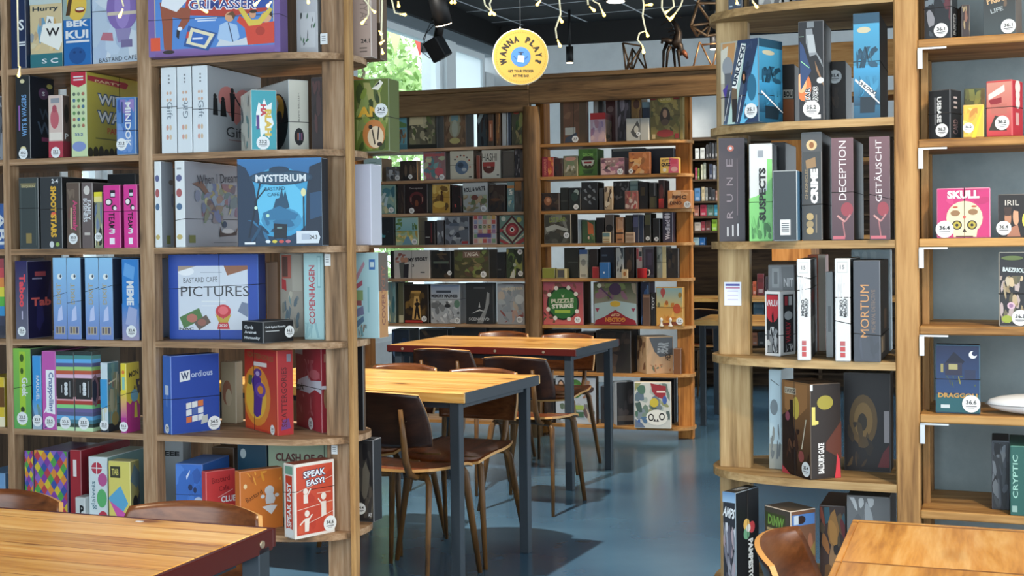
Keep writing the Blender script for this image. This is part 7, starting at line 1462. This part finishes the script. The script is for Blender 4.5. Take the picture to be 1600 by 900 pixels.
# ================================================================= rear shelving
rnd = random.Random(12)
ROWS = [
    (0, 'top', [(1086, 1092, 232, 'd0d4d0', 'white'), (1094, 1101, 231, 'c4c8c4', 'grey white'), (1103, 1107, 226, '3a3c40', 'charcoal'), (1108, 1111, 222, '2c2e32', 'black'), (1112, 1116, 224, '4a4e54', 'slate'), (1117, 1122, 222, '26282c', 'ink black')]),
    (1, 'second', [(1086, 1089, 262, 'b0405c', 'raspberry'), (1090, 1093, 263, '6a8a3c', 'leaf green'), (1095, 1098, 257, 'c4c4a8', 'cream'), (1099, 1103, 254, 'a8ac98', 'pale sage'), (1108, 1113, 256, '3a4258', 'navy'), (1114, 1118, 258, '9aa0a8', 'silver grey')]),
    (2, 'third', [(1085, 1094, 294, '5a8ab8', 'sky blue'), (1096, 1101, 292, 'c8b890', 'sand'), (1102, 1106, 293, '8a8c84', 'stone grey'), (1107, 1112, 293, '24262a', 'jet black'), (1113, 1117, 296, '3f4148', 'graphite'), (1118, 1121, 298, 'a87868', 'dusty pink')]),
    (3, 'fourth', [(1084, 1092, 321, 'b0705c', 'salmon'), (1094, 1104, 320, 'b0344a', 'crimson'), (1105, 1115, 320, '5a7a6c', 'sage green'), (1116, 1122, 320, '3f9ab4', 'turquoise')]),
    (4, 'fifth', [(1085, 1095, 347, 'c8b8a8', 'ivory'), (1095.5, 1102, 346, 'a0404a', 'brick red'), (1102.5, 1110, 345, '6a3c34', 'maroon'), (1112, 1120, 343, '9ac43c', 'lime')]),
    (5, 'sixth', [(1083, 1092, 371, 'a8c4c8', 'ice blue'), (1093, 1101, 371, '2f6fb0', 'cobalt')]),
    (6, 'seventh', [(1176, 1182, 440, 'b8583c', 'rust'), (1183, 1194, 428, '6a2c34', 'garnet'), (1166, 1175, 445, 'c4c0bc', 'chalk white'), (1196, 1206, 432, '3a3a44', 'dark grey')]),
    (7, 'eighth', [(1177, 1194, 470, '6f9ab4', 'powder blue'), (1164, 1175, 474, '2a2c34', 'blue black'), (1196, 1208, 472, '8a5a4c', 'terracotta')]),
    (8, 'ninth', [(1175, 1184, 520, 'd08a6a', 'apricot'), (1185, 1195, 519, '4a4a4c', 'iron grey'), (1163, 1174, 515, '5a6a7c', 'steel blue')]),
]
for r, nm, items in ROWS:
    for (a, b, yt, c, cn) in items:
        game(FFL, FZ[r], a, b, yt, '%s game on the %s tier of the dark rear shelving' % (cn, nm), c, sb=.03, dd=.16, group='games on the rear shelving', F=[('r', .2, .12, .8, .3, mixc(c, (.8, .8, .8), .35)), ('r', .15, .6, .85, .8, mixc(c, (.02, .02, .02), .4))])
# ------------------------------------------------------------------ hanging round sign
pc = at_depth(813.5, 89, 5.6)
SR = 42.5 / 2000 * 5.6
sg = empty('round_sign', pc, math.radians(3), 'round yellow hanging sign reading WANNA PLAY with a blue disc in the middle', 'sign')
def disc(r, y, col, n=56):
    m = MB(); m.poly([(r * math.cos(2 * math.pi * i / n), y, r * math.sin(2 * math.pi * i / n)) for i in range(n)], lin(col)); return m
m = MB(); n = 56
a = m.add([(SR * math.cos(2 * math.pi * i / n), -.004, SR * math.sin(2 * math.pi * i / n)) for i in range(n)])
b = m.add([(SR * math.cos(2 * math.pi * i / n), .006, SR * math.sin(2 * math.pi * i / n)) for i in range(n)])
m.face([a + i for i in range(n)], lin('a08138')); m.face([b + i for i in range(n)][::-1], lin('c9a83c'))
for i in range(n): m.face((a + i, b + i, b + (i + 1) % n, a + (i + 1) % n), lin('b8a888'))
m.build('board', PRINT, sg)
m = MB()
m.tube([(SR * math.cos(2 * math.pi * i / n), 0, SR * math.sin(2 * math.pi * i / n)) for i in range(n + 1)], .0045, 6, cap=False); m.build('rim', plain('sign_rim', 'c9c0a4', .4), sg)
m = MB()
for i in range(64):
    t_ = 2 * math.pi * i / 64
    c_, s_ = SR * .905 * math.cos(t_), SR * .905 * math.sin(t_)
    m.poly([(c_ + .0026 * math.cos(q * math.pi / 4), -.0046, s_ + .0026 * math.sin(q * math.pi / 4)) for q in range(8)], lin('8a7430'))
m.build('dotted_border', PRINT, sg)
d1 = disc(SR * .36, -.0046, '3a66a0'); d1.build('blue_disc', PRINT, sg)
m = MB()
def em(pts, col, e): m.poly([(x * SR, -.0046 - e, z * SR) for x, z in pts], lin(col))
em([(-.12, -.18), (.11, -.20), (.13, .04), (-.10, .05)], 'd8dcd8', .0004)
em([(-.04, .06), (.06, .06), (.05, .15), (-.03, .15)], '27344a', .0004)
em([(-.09, .15), (.11, .15), (.11, .18), (-.09, .18)], '27344a', .0005)
em([(-.28, .02), (-.24, .04), (-.13, -.09), (-.16, -.11)], '2c4a78', .0004); em([(.27, .0), (.24, .03), (.13, -.08), (.15, -.11)], '2c4a78', .0004)
m.build('emblem', PRINT, sg)
m = MB()
word = 'WANNA PLAY?'
angs = [190, 169, 149.5, 129.5, 110, None, 71, 53.5, 36, 17, -3]
angs = [194, 170, 148, 126, 104.5, None, 66, 48, 27.5, 6, -15]
for ch, an in zip(word, angs):
    if an is None: continue
    V, Fc = glyphs(ch, .06)
    w = SR * (.20 if ch in 'WNA' else .15) * (1.25 if ch == 'W' else 1); h = SR * .24
    th = math.radians(an); cx_, cz_ = SR * .66 * math.cos(th), SR * .66 * math.sin(th)
    ro = th - math.pi / 2
    b0 = m.add([(cx_ + x * w * math.cos(ro) - y * h * math.sin(ro), -.0048, cz_ + x * w * math.sin(ro) + y * h * math.cos(ro)) for x, y in V])
    for f in Fc: m.face([b0 + i for i in f], lin('23201a'))
m.build('arched_lettering', PRINT, sg)
m = MB()
for s_, zz, ww in (('GET YOUR STICKER', -.52, .95), ('AT THE BAR', -.69, .60)):
    V, Fc = glyphs(s_, .03)
    b0 = m.add([(x * ww * SR, -.0048, (zz + y * .095) * SR) for x, y in V])
    for f in Fc: m.face([b0 + i for i in f], lin('3a3420'))
m.build('small_lettering', PRINT, sg)
m = MB(); m.tube([(0, 0, SR), (0, 0, CEILZ - pc.z)], .0012, 6); m.build('hanging_wire', plain('sign_wire', '9aa0a4', .4, .6), sg)
m = MB(); m.tube([(0, -.004, SR + .002), (0, .004, SR + .012)], .004, 6); m.build('hook', ZINC, sg)

# ------------------------------------------------------------------ speaker by the window
ps = at_depth(684, 76, 8.6)
k_ = 8.6 / 2000
sp = empty('loudspeaker', ps, math.radians(-28), 'black loudspeaker on a bracket hanging before the window', 'loudspeaker')
R_ = Matrix.Rotation(math.radians(-24), 4, 'Y') @ Matrix.Rotation(math.radians(18), 4, 'X')
m = MB(); m.box(-.054, -.062, -.075, .054, .062, .075, .008); m.xf(R_); m.build('cabinet', plain('speaker_black', '1f2225', .5), sp)
m = MB(); m.box(-.050, -.068, -.07, .050, -.0625, .07, .002); m.xf(R_); m.build('grille', plain('speaker_grille', '101113', .7), sp)
m = MB(); m.tube([(.0, .0, .072), (.02, .0, .15), (.02, 0, .19)], [.03, .03, .03], 10); m.box(-.03, -.03, .185, .07, .03, .205); m.tube([(.02, 0, .2), (.02, 0, CEILZ - ps.z)], .014, 8); m.build('bracket', BLACK, sp)
m = MB(); m.tube([(.02, .02, .19), (-.08, .04, .18), (-.14, .04, .08), (-.10, .05, .02), (-.05, .06, .0)], .003, 6); m.build('cable', BLACKR, sp)
m = MB(); m.tube([(.05, .02, .19), (.09, .04, .22), (.05, .05, .24), (-.02, .05, .2), (-.12, .05, .12), (-.16, .05, .0), (-.1, .06, -.05)], .003, 6); m.build('cable', BLACKR, sp)

# ------------------------------------------------------------------ ornaments on the header beam
def rods(name, base, pts, edges, rad, mat, label, cat):
    t = empty(name, base, 0, label, cat)
    m = MB()
    for a, b in edges: m.tube([pts[a], pts[b]], rad, 6)
    m.build('wire_rods', mat, t); return t
ybeam = 8.35
def bm_pt(u, v, dy=0): return at_depth(u, v, dy)
BRONZE = plain('bronze_wire', '4a3a2a', .4, .6)
COPPER = plain('copper_tube', '9a7654', .4, .6)
bz = 2.40 + .0315
def on_beam(px, dyl=.1):
    q = BF.hit(px, 100, dyl); return BF.w(q[0], dyl, bz)
b0 = on_beam(993)
def rel(u, v, y): return at_depth(u, v, y) - b0
P = [rel(973, 67, b0.y), rel(1003, 72, b0.y + .03), rel(978, 103, b0.y - .02), rel(1011, 102, b0.y + .02), rel(988, 76, b0.y + .08), rel(987, 102, b0.y + .07)]
for i in (2, 3, 5): P[i].z = .0075
rods('wire_ornament', b0, P, [(0, 1), (0, 2), (1, 3), (2, 1), (0, 5), (4, 5), (2, 3), (1, 5), (4, 2), (4, 3)], .006, BRONZE, 'small black geometric wire ornament on the header beam', 'ornament')
b0 = on_beam(1100)
P = [rel(1093, 66, b0.y), rel(1096, 70, b0.y + .05), rel(1083, 97, b0.y), rel(1113, 95, b0.y), rel(1122, 68, b0.y + .04), rel(1126, 96, b0.y + .05)]
for i in (2, 3, 5): P[i].z = .0075
rods('wire_ornament', b0, P, [(0, 2), (1, 3), (1, 4), (0, 1), (4, 5), (2, 3), (3, 5), (4, 3)], .006, COPPER, 'copper wire ornament standing on the header beam by the aisle bookcase', 'ornament')
# hanging wire polyhedron
hb = at_depth(1098, 25, 6.4)
def relh(u, v, y): return at_depth(u, v, y) - hb
P = [relh(1090, 5, 6.4), relh(1080, 40, 6.35), relh(1111, 36, 6.5), relh(1128, 5, 6.45), relh(1089, 56, 6.45), relh(1104, 56, 6.35), relh(1100, -22, 6.45), relh(1128, 52, 6.5)]
t = rods('wire_polyhedron', hb, P, [(0, 1), (0, 2), (0, 3), (1, 2), (2, 3), (1, 4), (4, 2), (2, 5), (1, 5), (0, 6), (3, 6), (2, 7), (3, 7), (5, 7)], .007, COPPER, 'copper wire polyhedron hanging from the ceiling by the aisle bookcase', 'ornament')
m = MB(); m.tube([P[6], Vector((P[6].x, P[6].y, CEILZ - hb.z))], .0015, 5); m.build('hanging_wire', ZINC, t)
# dried stem figure: twisted stalk with antler-like twigs
b0 = on_beam(1053)
FIG = plain('dark_cast_metal', '2c241e', .45, .5)
t = empty('metal_figurine', b0, 0, 'dark cast metal animal figurine rearing up on the header beam', 'figurine')
s_ = b0.y / 2000
def fg(u, v, dy=0):
    p = at_depth(u, v, b0.y + dy) - b0; return p
m = MB()
m.tube([fg(1049, 31), fg(1056, 40), fg(1060, 52), fg(1058, 64), fg(1050, 72)], [.012, .02, .026, .034, .03], 8)
m.tube([fg(1050, 66), fg(1042, 63), fg(1035, 62), fg(1034, 68)], [.022, .018, .014, .008], 8)
m.tube([fg(1056, 66), fg(1062, 72), fg(1064, 80), fg(1062, 86)], [.028, .026, .02, .012], 8)
legs = [((1042, 68), (1037, 80), (1036, 90)), ((1047, 72), (1043, 82), (1041, 92)), ((1052, 74), (1053, 84), (1055, 93)), ((1059, 78), (1060, 86), (1062, 93))]
for i, l in enumerate(legs):
    pts = [fg(u, v, (-1) ** i * .02) for u, v in l]; pts[-1].z = .008
    m.tube(pts, [.014, .010, .007], 7)
m.build('body', FIG, t)
m = MB()
for tw in (((1056, 40), (1046, 45), (1040, 44)), ((1058, 46), (1044, 50)), ((1058, 52), (1046, 56)), ((1050, 30), (1058, 25), (1066, 28)), ((1049, 31), (1040, 34), (1032, 40))):
    m.tube([fg(u, v) for u, v in tw], [.007, .004, .002][:len(tw)], 6)
m.build('antlers', FIG, t)
m = MB(); m.lathe([(.05, 0), (.052, .004), (.045, .008)], 18); m.xf(Matrix.Translation((.0, 0, 0))); m.build('base', FIG, t)
m = MB(); q = fg(1066, 80); m.tube([q, q + Vector((.02, 0, -.02)), q + Vector((.035, 0, -.05))], [.02, .016, .006], 8); m.build('tail', plain('copper_patina', '7a4a34', .5, .4), t)

# ------------------------------------------------------------------ fairy lights
CABLE = plain('cream_cable', 'd8d0b0', .5)
BULB = plain('warm_bulb', 'ffe9a0', .3, emit='ffd45c', es=5.0)
YF = 3.15
ZR = 2.16
def strand(pts, bulbs, label, y=YF, thick=.0022):
    P = [at_depth(u, v, y) for u, v in pts]
    base = Vector((P[0].x, YF, ZR))
    t = empty('fairy_light_strand', base, 0, label, 'fairy lights', 'icicle fairy lights')
    m = MB(); m.tube([Vector((0, 0, 0))] + [p - base for p in P], thick, 6); m.build('cable', CABLE, t)
    for (u, v, du, dv) in bulbs:
        a, b_ = at_depth(u, v, y) - base, at_depth(u + du, v + dv, y) - base
        m = MB(); d = b_ - a
        m.tube([a, a + d * .35, a + d * .6, a + d * .85, b_], [.0016, .0019, .0032, .0042, .002], 9); m.build('bulb', BULB, t)
    return t
S_ = 'fairy light strand '
strand([(874, 0), (876, 22), (868, 45), (870, 60)], [(874, 26, 5, 10), (871, 62, 5, 12), (836, 2, 0, 0)][:2], S_ + 'hanging just beside the round yellow sign')
strand([(917, -10), (919, 8)], [(921, 10, 9, 8)], S_ + 'short and hooked, beside the lit downlight')
strand([(927, 2), (936, 6), (940, 16)], [(940, 15, 5, 11)], S_ + 'curling above the ceiling diffuser')
strand([(1003, -10), (1006, 8), (1004, 25), (1009, 48), (999, 52), (996, 62), (1004, 72)], [(1008, 8, 12, -1), (1009, 48, 4, 10), (1004, 72, 2, 12)], S_ + 'longest one, in front of the wire ornament')
strand([(1035, -10), (1034, 12), (1040, 24)], [(1041, 25, 8, 7)], y=YF - .03, label=S_ + 'forked pair nearest the figurine')
strand([(1051, -6), (1053, 10), (1046, 16)], [(1047, 15, -9, 6)], S_ + 'looping inward above the figurine')
strand([(1066, 2), (1063, 10), (1056, 20)], [(1056, 20, -8, 10)], y=YF + .04, label=S_ + 'looping outward above the figurine')
strand([(755, -8), (758, 8), (766, 16)], [(765, 15, 9, 9)], y=YF + .03, label=S_ + 'crossing pair above the sign wire')
strand([(770, -6), (765, 6), (767, 14)], [(768, 15, -3, 9)], S_ + 'crossing the other above the speaker side')
strand([(845, -4), (843, 0)], [(845, 0, -7, 9)], S_ + 'tip above the sign edge')
strand([(706, -8)], [(706, -2, -1, 8)], S_ + 'first of two tips by the cylinder spotlight')
strand([(710, -8)], [(710, -2, 1, 8)], S_ + 'second of two tips by the cylinder spotlight')
strand([(622, -6)], [(622, 2, 1, 10)], S_ + 'tip over the window frame')
strand([(612, 0), (617, 20), (625, 22)], [(624, 22, 11, 1)], S_ + 'sideways bulb over the window glass')
strand([(570, 0), (580, 14)], [(581, 15, 6, 5)], S_ + 'slanting across the pink far-side game')
strand([(576, 22), (573, 28)], [(573, 28, -9, 10)], y=YF + .03, label=S_ + 'angled bulb on the pink far-side game')
strand([(597, 10), (596, 48), (597, 62)], [(592, 48, 5, 7), (601, 63, -8, 6), (597, 76, 1, 9)], S_ + 'draped down the edge of the tan cardboard')
strand([(189, -6), (193, 10)], [(192, 14, -6, 14)], S_ + 'over the purple balloon game')
strand([(307, -4), (312, 12)], [(313, 14, 12, 5)], S_ + 'over the red banner of the big blue game')
strand([(405, -6)], [(406, 0, -9, 9)], S_ + 'over the white capitals of the big blue game')
strand([(424, -6)], [(424, 2, -7, 9)], S_ + 'over the yellow sleeve of the big blue game')
strand([(480, -8)], [(481, -3, 1, 9)], S_ + 'over the pale card-suit game')
strand([(29, 104)], [(31, 104, -2, 17)], S_ + 'at the top of the blue-lettered black spine')
strand([(1151, -6)], [(1151, 0, 1, 7)], S_ + 'over the dark blue game of the aisle bookcase')
strand([(1175, -8), (1176, 4)], [(1176, 2, 8, 11)], S_ + 'over the post gap of the aisle bookcase')
base = at_depth(-40, 0, YF); base.z = ZR
t = empty('fairy_light_cable', base, 0, 'main cable that carries the fairy light strands across the room', 'fairy lights', )
xr_ = at_depth(1420, 0, YF).x - base.x
m = MB(); m.tube([(xr_ * i / 30, 0, .0034) for i in range(31)], .0025, 6); m.build('cable', CABLE, t)
for x in (0, xr_):
    m = MB(); m.tube([(x, 0, .004), (x, 0, CEILZ - ZR)], .0015, 5); m.build('hanging_wire', CABLE, t)
print('BOXES', len(PLACED))
